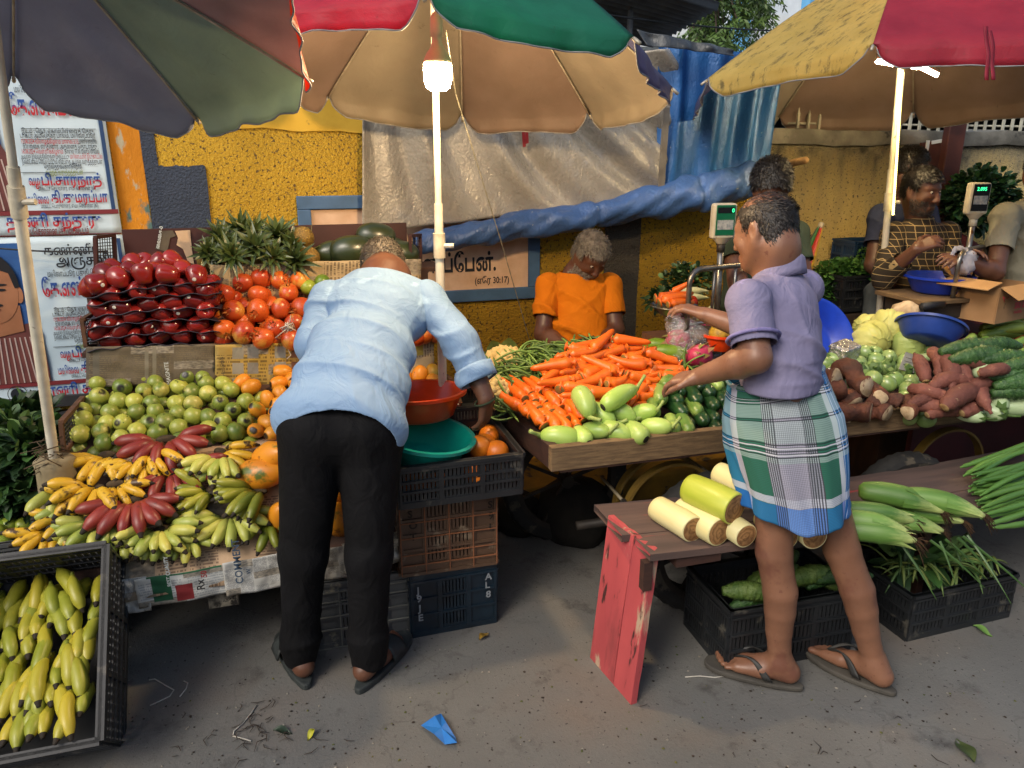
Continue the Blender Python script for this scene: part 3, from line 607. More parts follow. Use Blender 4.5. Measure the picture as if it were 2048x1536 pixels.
# ================================================================ market umbrellas
def cloth_mat(name, c1, c2, dirt='#3a3630', th=.62, transl=.5):
 b = NB(name); vec = b.mapping('Object'); c = b.ramp(b.noise(vec, 6, 4), [(.3, c1), (.7, c2)]); c = b.mix(c, dirt, b.math('MULTIPLY', b.ramp(b.noise(b.mapping('Object', (1, 2.2, 1)), 13, 8, .78), [(th, 0.), (th + .12, 1.)]), .75))
 b.bump(b.math('ADD', b.noise(b.mapping('Object', (1, 1, 1)), 11, 6, .62, 1.8), b.math('MULTIPLY', b.noise(vec, 60, 3), .3)), .35, .01)
 b.l(c, b.b.inputs['Base Color']); b.b.inputs['Roughness'].default_value = .55
 tr = b.add('ShaderNodeBsdfTranslucent'); b.l(c, tr.inputs[0]); mx = b.add('ShaderNodeMixShader'); mx.inputs[0].default_value = transl; b.l(b.b.outputs[0], mx.inputs[1]); b.l(tr.outputs[0], mx.inputs[2]); b.l(mx.outputs[0], b.out.inputs[0]); return b.m
CL = {k: cloth_mat('umbrella_' + k, *v) for k, v in dict(
 green=('#2c7d68', '#246b58'), pink=('#b03a50', '#9c3046'), tan=('#b3a690', '#a69984'), brown=('#a68f80', '#988272'), purple=('#62648c', '#55577e'), olive=('#96a59a', '#89988d'), maroon=('#ad9190', '#9e8281'),
 slate=('#a3a4b2', '#9697a5'), yellow=('#d6bd6c', '#c6ab58', '#5a4e36', .52), red=('#b23a4c', '#a02e42', '#6a4a44', .6), orange=('#d8531c', '#c8480f')).items()}
m_rib = M('umbrella_rib', '#b9b09c', '#968d7b', 20, .45, Metallic=.2); m_polew = M('white_pole_paint', '#d8d2c0', '#b9b29e', 9, .45, .15, 40, spots=('#6b604c', 22, .66)); m_hem = M('grey_hem_tape', '#8f8f90', '#75767a', 30, .7)
def umbrella(name, label, hub, axis, Rr, drop, ph, cols, base, val=.1, n=8, ptop=None, vc={}):
 nn = V(axis[0], axis[1], 1); nn /= np.linalg.norm(nn); a = np.cross(V(0, 1, 0), nn); a /= np.linalg.norm(a); b_ = np.cross(nn, a); hub = V(*hub); base = V(*base)
 U = empty('market_umbrella', base, label, 'umbrella', 'market umbrellas over the stalls')
 T = lambda t, ang: hub - base + Rr * t * (math.cos(ang) * a + math.sin(ang) * b_) - nn * drop * (.82 * t + .18 * t * t)
 g = random.Random(name)
 for i in range(n):
  a0, a1 = ph + 2 * math.pi * i / n, ph + 2 * math.pi * (i + 1) / n; mb = MB(); f1, f2, f3 = (g.uniform(0, 6.3) for _ in range(3)); vd = val * g.uniform(.9, 1.1)
  am = (a0 + a1) / 2; outd = math.cos(am) * a + math.sin(am) * b_
  def fn(u, v, a0=a0, a1=a1):
   t = max(v, .001)
   if t <= 1:
    p = T(t, a0) * (1 - u) + T(t, a1) * u; e = math.sin(math.pi * u)
    p = p - nn * (.02 * e * t * (1 - .4 * t)) * (1 if True else 0)
    p = p + nn * .009 * t * e * (math.sin(u * 14 + f1 + t * 6) * .6 + math.sin(u * 9 - t * 13 + f2) * .5); return p
   s = (t - 1); p = T(1, a0) * (1 - u) + T(1, a1) * u; e = math.sin(math.pi * u); edge = min(u, 1 - u)
   dep = vd * min(1, (edge / .13) ** .55 if edge > 0 else 0) * (1 + .06 * math.sin(u * 9 + f3))
   inset = .10 * max(0, 1 - edge / .16) ** 2 * s / .2
   q = p + (T(1, am) - p) * inset * .3
   dn = V(0, 0, -1) * .94 + outd * .1
   return q + dn * dep * s / .2 + outd * (.007 * math.sin(u * 21 + f1) + .004 * math.sin(u * 37 + f2)) * s / .2
  ts = [i_ / 14 for i_ in range(15)] + [1.07, 1.14, 1.2]; nu = 26; i0 = len(mb.v)
  for t in ts:
   for k in range(nu + 1): mb.v.append(tuple(fn(k / nu, t)))
  for j in range(len(ts) - 1):
   for k in range(nu): mb.cur = int(j > 13); mb.f.append((i0 + j * (nu + 1) + k, i0 + j * (nu + 1) + k + 1, i0 + (j + 1) * (nu + 1) + k + 1, i0 + (j + 1) * (nu + 1) + k)); mb.mi.append(mb.cur)
  o = mb.obj('canopy_panel', [CL[cols[i % len(cols)]], CL[vc.get(i, cols[i % len(cols)])]], U); solid(o, .0016)
  hm = MB(); hm.tube([fn(k / 40, 1.2) for k in range(41)], .0026, 5); hm.obj('hem', m_hem, o)
 for i in range(n):
  an = ph + 2 * math.pi * i / n; rb = MB(); rb.tube([T(t, an) - nn * .008 for t in np.linspace(.02, 1.0, 12)], .0038, 6); rb.tube([T(1.0, an) - nn * .006, T(1.03, an) - nn * .004], .006, 6); rb.obj('rib', m_rib, U)
 top = V(*ptop) - base if ptop is not None else hub - base; up_ = nn * .06
 pb = MB(); pb.tube([V(0, 0, 0), top * .62, top * .62], .0165, 14); pb.tube([top * .6, top + up_ * .3], .0125, 12); pb.obj('pole', m_polew, U, smooth=40)
 mb = MB(); c = top * .56; d = top / np.linalg.norm(top); mb.tube([c - d * .045, c + d * .045], .022, 14); mb.tube([c + V(.015, -.01, 0), c + V(.05, -.02, 0)], .009, 8); mb.obj('clamp', M('clamp_plastic', '#cfc7b2', '#a9a08a', 20, .5), U, smooth=40)
 mb = MB(); mb.lathe([(.03, -.06), (.032, -.02), (.02, 0), (.012, .06), (.004, .1)], 12); mb.xf(Matrix.Translation(Vector(hub - base + nn * .01))); mb.obj('hub', m_rib, U, smooth=40)
 return U
uL = umbrella('l', 'dim left umbrella seen from below with slate, green and maroon panels', (-.555, 2.28, 2.29), (.33, .472), .733, .101, .157, ['olive', 'slate', 'slate', 'slate', 'purple', 'olive', 'orange', 'maroon'], (-.825, 2.72, .7), .085, ptop=at(-50, -200, Y=2.3), vc={7: 'orange'})
uM = umbrella('m', 'middle umbrella with a green and a pink outer panel, lit inside by a bulb', (.656, 2.884, 2.54), (.096, .112), .798, .546, -.289, ['tan', 'brown', 'tan', 'brown', 'purple', 'pink', 'green', 'purple'], (.53, 2.75, 0), .08, ptop=(.54, 2.75, 2.5))
uR = umbrella('r', 'right umbrella with dirty yellow and red outer panels', (2.886, 3.237, 2.66), (.017, .094), 1.003, .628, -.837, ['tan', 'brown', 'brown', 'tan', 'purple', 'yellow', 'red', 'yellow'], (3.045, 3.2, 0), .1)
# tie strap hanging from the red panel
mb = MB()
for k in (0, 1): P = [at(1968 + k * 9, 52 + 8 * k, Y=2.12), at(1974 + k * 10, 110, Y=2.1), at(1970 + k * 11, 160, Y=2.08)]; mb.grid(lambda u, v, P=P, k=k: (P[0] * (1 - v) ** 2 + 2 * P[1] * v * (1 - v) + P[2] * v * v) + V(.016 * u, .003 * math.sin(v * 9 + k * 2), 0), 2, 10)
solid(mb.obj('tie_strap', CL['red'], smooth=True, label='faded red tie strap hanging down over the red umbrella panel', cat='strap'), .002)
# ---------------------------------------------------------------- lamps: an LED bulb under the middle umbrella, LED strips on the right pole
def emit(name, c, s):
 b = NB(name); e = b.add('ShaderNodeEmission'); e.inputs[0].default_value = col(c); e.inputs[1].default_value = s; b.l(e.outputs[0], b.out.inputs[0]); return b.m
bp = at(875, 128, Y=2.5)
bu = empty('led_bulb', bp, 'glowing warm white LED bulb hanging beside the middle umbrella pole', 'lamp')
mb = MB(); mb.lathe([(.006, -.08), (.026, -.077), (.037, -.068), (.043, -.05), (.0445, -.02), (.043, .0)], 24); mb.obj('bulb', emit('warm_bulb_glow', (1, .7, .38), BULB_W), bu)
mb = MB(); mb.lathe([(.0445, .001), (.043, .012), (.034, .03), (.022, .046), (.016, .06), (.016, .078), (.02, .079), (.019, .13), (.012, .145), (.004, .15)], 24); mb.obj('bulb_holder', M('ivory_plastic', '#e8dcc4', '#dccdb0', 9, .4), bu)
mb = MB(); mb.tube([(0, 0, .148), (-.004, 0, .19), (.02, .04, .3), (.05, .1, .42)], .003, 6); mb.obj('flex', mblk, bu)
warm2 = emit('warm_strip_glow', (1, .74, .38), STRIP_W)
tl = empty('tube_lamp', at(1800, 128, Y=3.06), 'folding LED lamp with three bright blades clipped to the right pole', 'lamp'); o = V(*tl.location)
for q in ([(1752, 121), (1790, 128)], [(1836, 131), (1876, 150)], [(1796, 128), (1838, 134)]):
 A, B = at(*q[0], Y=3.06) - o, at(*q[1], Y=3.06) - o; mb = MB(); mb.bar(A, B, .022, .008, (0, 1, 0)); bevel(mb.obj('lamp_blade', warm2, tl), .003)
 mb = MB(); mb.bar(A + V(0, 0, .009), B + V(0, 0, .009), .026, .008, (0, 1, 0)); mb.obj('blade_back', M('lamp_body_plastic', '#d9d3c4', None, 9, .4), tl, smooth=False)
MB().lathe([(.012, -.01), (.02, .0), (.012, .02)], 12).obj('lamp_cap', M('lamp_body_plastic', '#d9d3c4', None, 9, .4), tl)
ls = empty('led_strip', at(1806, 140, Y=3.17), 'thin LED strip taped down the upper part of the right pole', 'lamp'); o = V(*ls.location)
A, B = at(1805, 140, Y=3.165) - o, at(1786, 430, Y=3.175) - o
MB().bar(A, B, .012, .004, (0, 1, 0)).obj('strip', emit('dim_strip_glow', (1, .78, .25), 3), ls, smooth=False)
mb = MB()
for t in np.linspace(.02, .98, 60): mb.box(A + (B - A) * t + V(.006, -.004, 0), (.004, .003, .006))
mb.obj('strip_diode', M('strip_diode_dark', '#2a2a22', None, 9, .5), ls, smooth=False)
# ================================================================ crates, stands, carts
def plastic(name, c1, c2, dust='#6b665c', th=.6):
 return M(name, c1, c2, 7, .5, .15, 60, .002, spots=[(dust, 11, th), (dust, 60, .68)])
m_blkp = plastic('black_crate_plastic', '#191b1e', '#232629', '#4a4842'); m_gryp = plastic('grey_crate_plastic', '#46484a', '#595b5a', '#86806f'); m_brnp = plastic('dusty_brown_crate_plastic', '#4d3a2b', '#5d4736', '#7d6c58', .56); m_drkb = plastic('dark_blue_crate_plastic', '#0d1822', '#132836', '#2a343b')
m_navp = plastic('navy_crate_plastic', '#15304f', '#1c3f66', '#3c4a58'); m_rust = M('rusty_edge', '#8e5a38', '#6d4630', 14, .8, .3)
m_text_gr = M('smeared_grey_paint', '#8d959a', '#6d7478', 30, .8)
m_text_dk = M('dark_stencil', '#20180f', None, 30, .8)
def crate_panel(mb, o, ux, uz, nrm, W, H, cols, rows, slats, th=.011, handle=None, plain=()):
 """one perforated side: rails, posts and thin slats with real gaps between them"""
 o, ux, uz, nrm = V(*o), V(*ux), V(*uz), V(*nrm); m = np.stack([ux, nrm, uz], 1)
 def bx(x0, x1, z0, z1, t, dn=0): mb.box(o + ux * (x0 + x1) / 2 + uz * (z0 + z1) / 2 + nrm * dn, (x1 - x0, t, z1 - z0), m)
 bw = .016; tz = H * .14
 bx(0, W, 0, bw * 1.4, th); bx(0, W, H - tz, H, th * .8, -.001)
 bx(0, W, H - .012, H, th * 2.1); bx(0, W, H - tz, H - tz + .008, th * 1.7)
 xs = np.linspace(0, W, cols + 1); zs = np.linspace(bw * 1.4, H - tz, rows + 1)
 for x in xs: bx(max(0, x - bw * .55), min(W, x + bw * .55), bw * 1.4, H - tz, th * 1.25)
 for z in zs[1:-1]: bx(0, W, z - .0045, z + .0045, th * 1.5)
 for i in range(cols):
  x0, x1 = xs[i] + bw * .55, xs[i + 1] - bw * .55
  if i in plain: bx(x0, x1, zs[0], zs[-1], th * .4, -.002); continue
  n = slats; p = (x1 - x0) / n
  for k in range(n):
   bx(x0 + p * k + p * .32, x0 + p * (k + 1) + (0 if k < n - 1 else 0), zs[0], zs[-1], th * .45, -.001)
  for r in range(rows): bx(x0, x1, zs[r], zs[r] + (zs[r + 1] - zs[r]) * .16, th * .45, -.0015); bx(x0, x1, zs[r + 1] - (zs[r + 1] - zs[r]) * .14, zs[r + 1], th * .45, -.0015)
def crate(label, W, D, H, m, loc, rot=None, cols=3, rows=3, slats=8, dcols=2, name='plastic_crate', plain=(), group=None, cat='crate', flip=False, m_edge=None):
 c = empty(name, loc, label, cat, group, rot); th = .011
 zz = (lambda z: H - z) if flip else (lambda z: z)
 uz = V(0, 0, -1) if flip else V(0, 0, 1); o0 = H if flip else 0
 for nm, (o, ux, nrm, w, cl, sl, pl) in {'front_side': ((-W / 2, -D / 2, o0), (1, 0, 0), (0, -1, 0), W, cols, slats, plain), 'back_side': ((-W / 2, D / 2, o0), (1, 0, 0), (0, 1, 0), W, cols, slats, plain),
   'end_side': ((-W / 2, -D / 2, o0), (0, 1, 0), (-1, 0, 0), D, dcols, slats, ()), 'end_side.001': ((W / 2, -D / 2, o0), (0, 1, 0), (1, 0, 0), D, dcols, slats, ())}.items():
  mb = MB(); crate_panel(mb, o, ux, uz, nrm, w, H, cl, rows, sl, th, plain=pl); mb.obj(nm.split('.')[0], m, c, smooth=False)
 mb = MB(); mb.box((0, 0, zz(.008)), (W - .01, D - .01, .01)); mb.obj('crate_bottom', m, c, smooth=False)
 if m_edge:
  mb = MB(); y = -D / 2 - .009
  for z in (.004, H - .004, H * .86, H * .72, .3 * H, .5 * H): mb.bar((-W / 2, y, zz(z)), (W / 2, y, zz(z)), .004)
  for x in np.linspace(-W / 2, W / 2, cols + 1): mb.bar((x, y - .001, 0.004), (x, y - .001, H - .004), .004)
  mb.obj('worn_edge', m_edge, c, smooth=False)
 return c
# ---- stack under the basins
crate('dark blue plastic crate on the ground, lowest of the stack', .325, .3, .262, m_drkb, (.485, 2.555, 0), (0, 0, R(1)), 3, 3, 7, plain=(0, 2))
crate('dusty brown plastic crate in mid stack, upside down with lettered posts', .35, .33, .3, m_brnp, (.475, 2.56, .266), (0, 0, R(-1)), 4, 4, 5, plain=(0, 3), flip=True, m_edge=m_rust)
ck = crate('black plastic crate of oranges, topmost of the stack', .43, .38, .155, m_blkp, (.5, 2.49, .585), (R(1.5), 0, R(1)), 3, 3, 9)
crate('grey plastic crate standing behind the legs of the man in the blue shirt', .335, .3, .27, m_gryp, (.155, 2.575, 0), None, 4, 4, 5, plain=(0, 3), m_edge=M('grey_crate_edge', '#77776f', '#5c5c56', 9, .6))
crate('shallow black tray with a few dates behind the orange basin', .36, .24, .08, m_blkp, (.6, 2.77, .72), (0, 0, R(3)), 3, 1, 8)
mb = MB()
for s, x, z in (('S', .325, .5), ('O', .328, .455), ('T', .33, .41), ('S', .615, .5), ('9', .617, .455), ('L', .62, .41)): text_on(mb, s, (x, 2.382 if 0 else 2.383, z), (1, 0, 0), (0, 0, 1), None, .038, bold=.03)
o = mb.obj('stencil_lettering', m_text_dk, smooth=False); bro = [o_ for o_ in COL.objects if o_.name.startswith('plastic_crate') and 'dusty brown' in o_.get('label', '')][0]
o.parent = bro; o.matrix_parent_inverse = Matrix.Identity(4); o.matrix_local = Matrix.Translation(Vector((0, 0, 0)))
for vtx in o.data.vertices: vtx.co = Matrix.Rotation(R(1), 3, 'Z') @ (vtx.co - Vector((.475, 2.56, .266))); vtx.co.y = -.1755
mb = MB()
for s, x, z in (('J', .34, .19), ('9', .342, .155), ('J', .344, .115), ('E', .346, .075), ('A', .6, .2), ('L', .602, .165), ('8', .604, .125)): text_on(mb, s, (x, 2.385, z), (1, 0, 0), (0, 0, 1), None, .038, bold=.03)
o = mb.obj('smeared_lettering', m_text_gr, smooth=False); o.parent = [o_ for o_ in COL.objects if 'dark blue plastic' in o_.get('label', '')][0]
for vtx in o.data.vertices: vtx.co = vtx.co - Vector((.485, 2.555, 0)); vtx.co.y = -.164
# ---- the tilted banana crate in front, the grey crate beyond it
TB = np.stack([V(1, 0, 0), V(0, .69, .724), V(0, -.724, .69)], 1)           # local y runs up the rim, local z out of the opening
BW, BD, BH = .46, .56, .29
bc_rim0 = V(-.615, 1.955, .165)                                             # near right corner of the rim
bc_o = bc_rim0 + TB @ V(-BW / 2, BD / 2, -BH)
bcr = crate('black plastic crate tipped towards the street and packed with greenish bananas', BW, BD, BH, m_blkp, bc_o, Matrix(TB.tolist()).to_euler(), 3, 4, 7, 3)
gq = at(85, 1020, Z=.5); gcr = crate('grey plastic crate of green limes half cut by the left edge', .34, .36, .19, m_gryp, (gq[0] - .17, gq[1] - .06, .31), (0, 0, R(3)), 3, 3, 7, 3)
MB().box((gq[0] - .2, gq[1] - .02, .153), (.36, .2, .305)).obj('wooden_box', M('old_box_wood', '#4a3b2b', '#372c20', 8, .9, .4), smooth=False, label='old wooden box under the grey crate of limes', cat='box')
crate('dark plastic crate of bitter gourds under the bench, behind the bare legs', .5, .3, .25, m_blkp, (1.585, 2.035, 0), (0, 0, R(-1.5)), 3, 3, 9)
crate('dark plastic crate of limp green pods at the right under the bench', .5, .34, .19, m_blkp, (2.315, 2.04, 0), (0, 0, R(1.5)), 3, 3, 9)
q = at(1715, 610, Y=3.55); crate('black plastic crate of leafy herbs against the weathered wall', .42, .3, .2, m_blkp, (q[0], 3.6, q[2] - .01), (0, 0, R(2)), 3, 3, 7)
MB().box((q[0] + .05, 3.6, (q[2] - .02) / 2), (.6, .34, q[2] - .03)).obj('wooden_crate', M('dark_crate_wood', '#3a2a1c', '#2a1e15', 6, .9, .5, 30), smooth=False, label='dark wooden crate carrying the black crate of herbs', cat='crate')
q2 = at(1728, 505, Y=3.8); crate('dark blue plastic crate stacked behind the plaid shirted vendor', .3, .2, .22, m_navp, (q2[0], 3.8, q2[2] - .14), None, 3, 3, 5)
q2 = at(2015, 530, Y=3.55); crate('dark blue plastic crate behind the right scale', .3, .2, .24, m_navp, (q2[0], 3.6, q2[2] - .2), None, 3, 3, 5)
# ---------------------------------------------------------------- newspaper
def newsprint(name, paper, ink='#55524c', cols=5, lines=60, head=.2, blocks=None, tilt=0):
 """printed sheet in its own UV space: columns of small broken lines, with flat coloured boxes"""
 b = NB(name); sp = b.add('ShaderNodeSeparateXYZ'); b.l(b.tc.outputs['UV'], sp.inputs[0]); u, v = sp.outputs[0], sp.outputs[1]
 if tilt: u, v = v, u
 fr = lambda x, n: b.math('FRACT', b.math('MULTIPLY', x, n))
 ln = b.math('GREATER_THAN', fr(v, lines), .45); cu = fr(u, cols); gap = b.math('MULTIPLY', b.math('GREATER_THAN', cu, .06), b.math('LESS_THAN', cu, .94))
 cv = b.add('ShaderNodeCombineXYZ'); b.l(b.math('MULTIPLY', u, 90), cv.inputs[0]); b.l(b.math('FLOOR', b.math('MULTIPLY', v, lines)), cv.inputs[1])
 wn = b.add('ShaderNodeTexWhiteNoise', noise_dimensions='2D');
 fl = b.add('ShaderNodeCombineXYZ'); b.l(b.math('FLOOR', b.math('MULTIPLY', u, 130)), fl.inputs[0]); b.l(b.math('FLOOR', b.math('MULTIPLY', v, lines)), fl.inputs[1]); b.l(fl.outputs[0], wn.inputs['Vector'])
 word = b.math('GREATER_THAN', wn.outputs['Value'], .28); ink_f = b.math('MULTIPLY', b.math('MULTIPLY', ln, gap), word)
 bl = b.add('ShaderNodeCombineXYZ'); b.l(b.math('FLOOR', b.math('MULTIPLY', u, cols)), bl.inputs[0]); b.l(b.math('FLOOR', b.math('MULTIPLY', v, 5)), bl.inputs[1]); w2 = b.add('ShaderNodeTexWhiteNoise', noise_dimensions='2D'); b.l(bl.outputs[0], w2.inputs['Vector'])
 on = b.math('LESS_THAN', w2.outputs['Value'], .74); photo = b.math('GREATER_THAN', w2.outputs['Value'], .9)
 stain = b.ramp(b.noise(b.mapping('Object'), 6, 5), [(.35, paper), (.75, '#8f7f62')]); base = b.mix(paper, stain, .45)
 c = b.mix(base, ink, b.math('MULTIPLY', b.math('MULTIPLY', ink_f, on), .75)); ph = b.ramp(b.noise(b.tc.outputs['UV'], 24, 5), [(.3, '#4a4640'), (.7, '#a79c88')]); c = b.mix(c, ph, b.math('MULTIPLY', photo, .85))
 for (u0, u1, v0, v1, cc) in blocks or ():
  m1 = b.math('MULTIPLY', b.math('MULTIPLY', b.math('GREATER_THAN', u, u0), b.math('LESS_THAN', u, u1)), b.math('MULTIPLY', b.math('GREATER_THAN', v, v0), b.math('LESS_THAN', v, v1))); c = b.mix(c, cc, m1)
 b.bump(b.noise(b.mapping('Object'), 26, 4, .6, .8), .3, .01); return b.done(c, .8)
np_grey = newsprint('newsprint_grey', '#b9b3a6'); np_salmon = newsprint('newsprint_salmon', '#c9a988', '#6b5444', 6, 46); np_white = newsprint('newsprint_pale', '#c3c4bf', '#5c6066', 5, 40); np_tan = newsprint('newsprint_tan', '#a08a64', '#4a3d2c', 4, 34, tilt=1)
np_dark = newsprint('newsprint_dark_advert', '#4b4338', '#6d6149', 3, 20, blocks=[(.05, .1, 0, 1, '#5d584c'), (.44, .47, 0, 1, '#77705f'), (.5, .53, 0, 1, '#77705f')])
np_yel = newsprint('newsprint_yellow_advert', '#a98b3a', '#57451f', 4, 14, blocks=[(u, u + .105, v, v + .22, c) for v in (.06, .36, .66) for u, c in ((.16, '#8b8676'), (.3, '#7d7a70'), (.56, '#8a8a80'), (.72, '#75503a'))])
np_adv = newsprint('newsprint_white_advert', '#c9ccc9', '#8f9496', 2, 12, blocks=[(.16, .36, 0, .88, '#1f5638'), (.4, .58, .4, .95, '#8a2a2c'), (.12, .9, 0, .06, '#1f5638')])
np_col = newsprint('newsprint_column_chart', '#b4a284', '#67543c', 6, 40, tilt=1, blocks=[(.0, .45, .1, .9, '#a08b3a')])
def sheet(label, fn, m, nu=24, nv=16, th=.0012, name='newspaper_sheet', cr=.004, seed=0):
 g = np.random.default_rng(seed); ph = g.uniform(0, 6.3, 6)
 def f2(u, v):
  p = fn(u, v); return p + V(.3, -1, .5) * cr * (math.sin(u * 19 + v * 7 + ph[0]) * .5 + math.sin(u * 9 - v * 16 + ph[1]) * .5 + .5 * math.sin(u * 41 + ph[2]) * math.sin(v * 13))
 o = MB().grid(f2, nu, nv).obj(name, m, label=label, cat='newspaper'); solid(o, th, 0); return o
def lerp4(A, B, C_, D_): return lambda u, v: (1 - v) * ((1 - u) * V(*A) + u * V(*B)) + v * ((1 - u) * V(*D_) + u * V(*C_))
# ---------------------------------------------------------------- the fruit stand: sloping boards on legs, panels between the tiers
m_stand = M('dark_stained_wood', '#4a2f22', '#38241b', 6, .75, .3, 40, stretch=(1, 6, 6)); m_maroon = M('maroon_board', '#43201c', '#351815', 4, .6, .15, 30, spots=('#8d7a60', 70, .71))
fs = empty('fruit_stand', (-.1, 2.9, 0), 'stepped dark wooden fruit stand that carries the fruit tiers', 'stand'); o = V(-.1, 2.9, 0)
X0, X1 = -.8, .34
B1 = (2.46, .36, .86)                        # banana tier: y0, z0, slope
B2 = (2.8, .675, .40)                        # guava tier
def slab(x0, x1, y0, y1, pl, th=.018): z = lambda y: pl[1] + pl[2] * (y - pl[0]); return MB().quad([(x0, y0, z(y0)), (x1, y0, z(y0)), (x1, y1, z(y1)), (x0, y1, z(y1))])
def slabo(name, x0, x1, y0, y1, pl, m):
 mb = MB(); z = lambda y: pl[1] + pl[2] * (y - pl[0]); A = [(x0, y0, z(y0)), (x1, y0, z(y0)), (x1, y1, z(y1)), (x0, y1, z(y1))]; mb.poly([V(*p) - o for p in A], (0, 0, 1), .02); return mb.obj(name, m, fs, smooth=False)
slabo('sloping_board', X0, X1, 2.46, 2.83, B1, m_stand); slabo('sloping_board', X0, .6, 2.83, 3.21, (2.83, .66, .38), m_stand)
MB().box((-.1 + .1, .32, .41), (1.4, .02, .82)).obj('upright_panel', m_stand, fs, smooth=False)
MB().box((0, .47, .965), (1.42, .32, .02)).obj('shelf', m_stand, fs, smooth=False); MB().box((.1, .62, 1.215), (1.34, .2, .02)).obj('shelf', m_stand, fs, smooth=False)
MB().box((0, .53, 1.09), (1.42, .015, .235)).obj('upright_panel', m_stand, fs, smooth=False)
MB().box((.035, .735, 1.305), (1.23, .022, .21)).obj('back_board', m_maroon, fs, smooth=False)
for x in (X0 + .03, .3):
 MB().box((x + .1, -.4, .17), (.05, .05, .34)).obj('leg', m_stand, fs, smooth=False); MB().box((x + .1, .7, .6), (.05, .05, 1.2)).obj('leg', m_stand, fs, smooth=False)
# white-flaked block propping the front board
q = at(447, 1196, Y=2.5); bevel(MB().box((q[0], 2.52, q[2]), (.1, .06, .062)).obj('prop_block', M('flaking_white_block', '#a9a08c', '#3c3831', 30, .9, .5, 50, spots=('#26231f', 20, .55)), smooth=40, label='flaking white block under the edge of the newspaper', cat='block'), .004)
MB().box((-.25, 2.95, .3), (.9, .8, .02)).obj('low_shelf', m_stand, fs, smooth=False).location = tuple(-o)
# added near-black sheet below the stand, its colour stands in for shade there
solid(MB().grid(lambda u, v: (-.85 + 1.2 * u, 3.0 + .01 * math.sin(u * 40), .02 + .32 * v), 60, 4).obj('shade_sheet', M('shade_sheet_black', '#15140f', '#0d0c0a', 9, .95), fs), .003).location = tuple(-o)
# wire end cages of the back shelf and of the guava tray
def wire_cage(label, corners, nx, nz, m, frame):
 A, B, C_, D_ = [V(*p) for p in corners]; e = empty('wire_cage', A, label, 'wire panel'); mb = MB()
 for t in np.linspace(0, 1, nx + 1): mb.bar(A + (B - A) * t - A, D_ + (C_ - D_) * t - A, .003)
 for t in np.linspace(0, 1, nz + 1): mb.bar(A + (D_ - A) * t - A, B + (C_ - B) * t - A, .003)
 mb.obj('wire_mesh', M('dark_wire', '#2d2520', '#1f1a17', 20, .5), e, smooth=False)
 if frame:
  for p, q in ((A, B), (B, C_), (C_, D_), (D_, A)): MB().bar(p - A, q - A, .018, .014).obj('frame_bar', m, e, smooth=False)
 return e
m_crw = M('tray_wood', '#5b3c26', '#472e1d', 6, .8, .3, 40, stretch=(1, 4, 1))
wire_cage('wire end panel of the top shelf beside the upper left apples', [at(192, 535, Y=3.5), at(232, 538, Y=3.6), at(228, 470, Y=3.6), at(190, 475, Y=3.5)], 8, 10, m_maroon, True)
wire_cage('wire end panel of the top shelf beside the watermelons', [at(822, 585, Y=3.45), at(843, 580, Y=3.62), at(840, 470, Y=3.62), at(820, 472, Y=3.45)], 4, 10, m_maroon, True)
wire_cage('wire end of the apple shelf at the left', [at(172, 692, Y=3.22), at(196, 692, Y=3.4), at(190, 625, Y=3.4), at(164, 640, Y=3.22)], 8, 9, m_crw, True)
wire_cage('wire and wood left end of the guava tray', [at(128, 905, Y=2.8), at(172, 845, Y=3.15), at(166, 795, Y=3.15), at(122, 845, Y=2.8)], 12, 7, m_crw, True)
wire_cage('wire and wood right end of the mango tray', [at(920, 808, Y=2.85), at(868, 798, Y=3.15), at(872, 738, Y=3.15), at(904, 762, Y=2.92)], 12, 9, m_crw, True)
# the sheets themselves
S2 = lambda y: .662 + .38 * (y - 2.83)
S1 = lambda y: .362 + .86 * (y - 2.46)
def drape1(x0, x1, y1=2.80, zdrop=.27, fall=.03):
 def fn(u, v):
  x = x0 + (x1 - x0) * u; k = .55
  if v < k: t = v / k; y = 2.455 + (y1 - 2.455) * (1 - t); return V(x, y - .0, S1(y) + .008)
  t = (v - k) / (1 - k); return V(x, 2.447 - .012 * math.sin(t * 3) + .004 * math.sin(u * 17), S1(2.455) + .008 - (S1(2.455) - zdrop + fall * math.sin(u * 5)) * t)
 return fn
sheet('salmon newspaper under the front bananas, its edge curling over the board', lambda u, v: V(-.62 + .62 * u, 2.78 - .345 * v, S1(2.78 - .345 * v) + .012 - (.03 if v > .97 else 0) - .02 * max(0, v - .9) * 10 + .012 * math.sin(u * 4) * v), np_salmon, seed=1)
sheet('white advertisement sheet with green and red boxes hanging under the bananas', lambda u, v: V(-.575 + .3 * u, 2.428 + .004 * math.sin(u * 9) + .01 * v, .385 + .015 * u - .115 * v - .005 * u), np_adv, seed=2, cr=.003)
sheet('crumpled white sheet at the left end of the board front', lambda u, v: V(-.66 + .12 * u, 2.443, .385 - .13 * v), np_white, seed=12, cr=.005)
sheet('grey business page hanging beside the advertisement sheet', lambda u, v: V(-.3 + .24 * u, 2.42 + .01 * v + .003 * math.sin(u * 11), .405 - .135 * v + .01 * u), np_white, seed=3, cr=.003)
sheet('folded newspaper page hanging between the trouser legs', lambda u, v: V(-.08 + .2 * u, 2.425 + .008 * v, .405 - .13 * v), np_grey, seed=4, cr=.004)
sheet('crumpled grey newspaper at the right end of the board', lambda u, v: V(.1 + .2 * u, 2.43 + .02 * math.sin(v * 6), .41 - .12 * v + .02 * u), np_grey, seed=5, cr=.014)
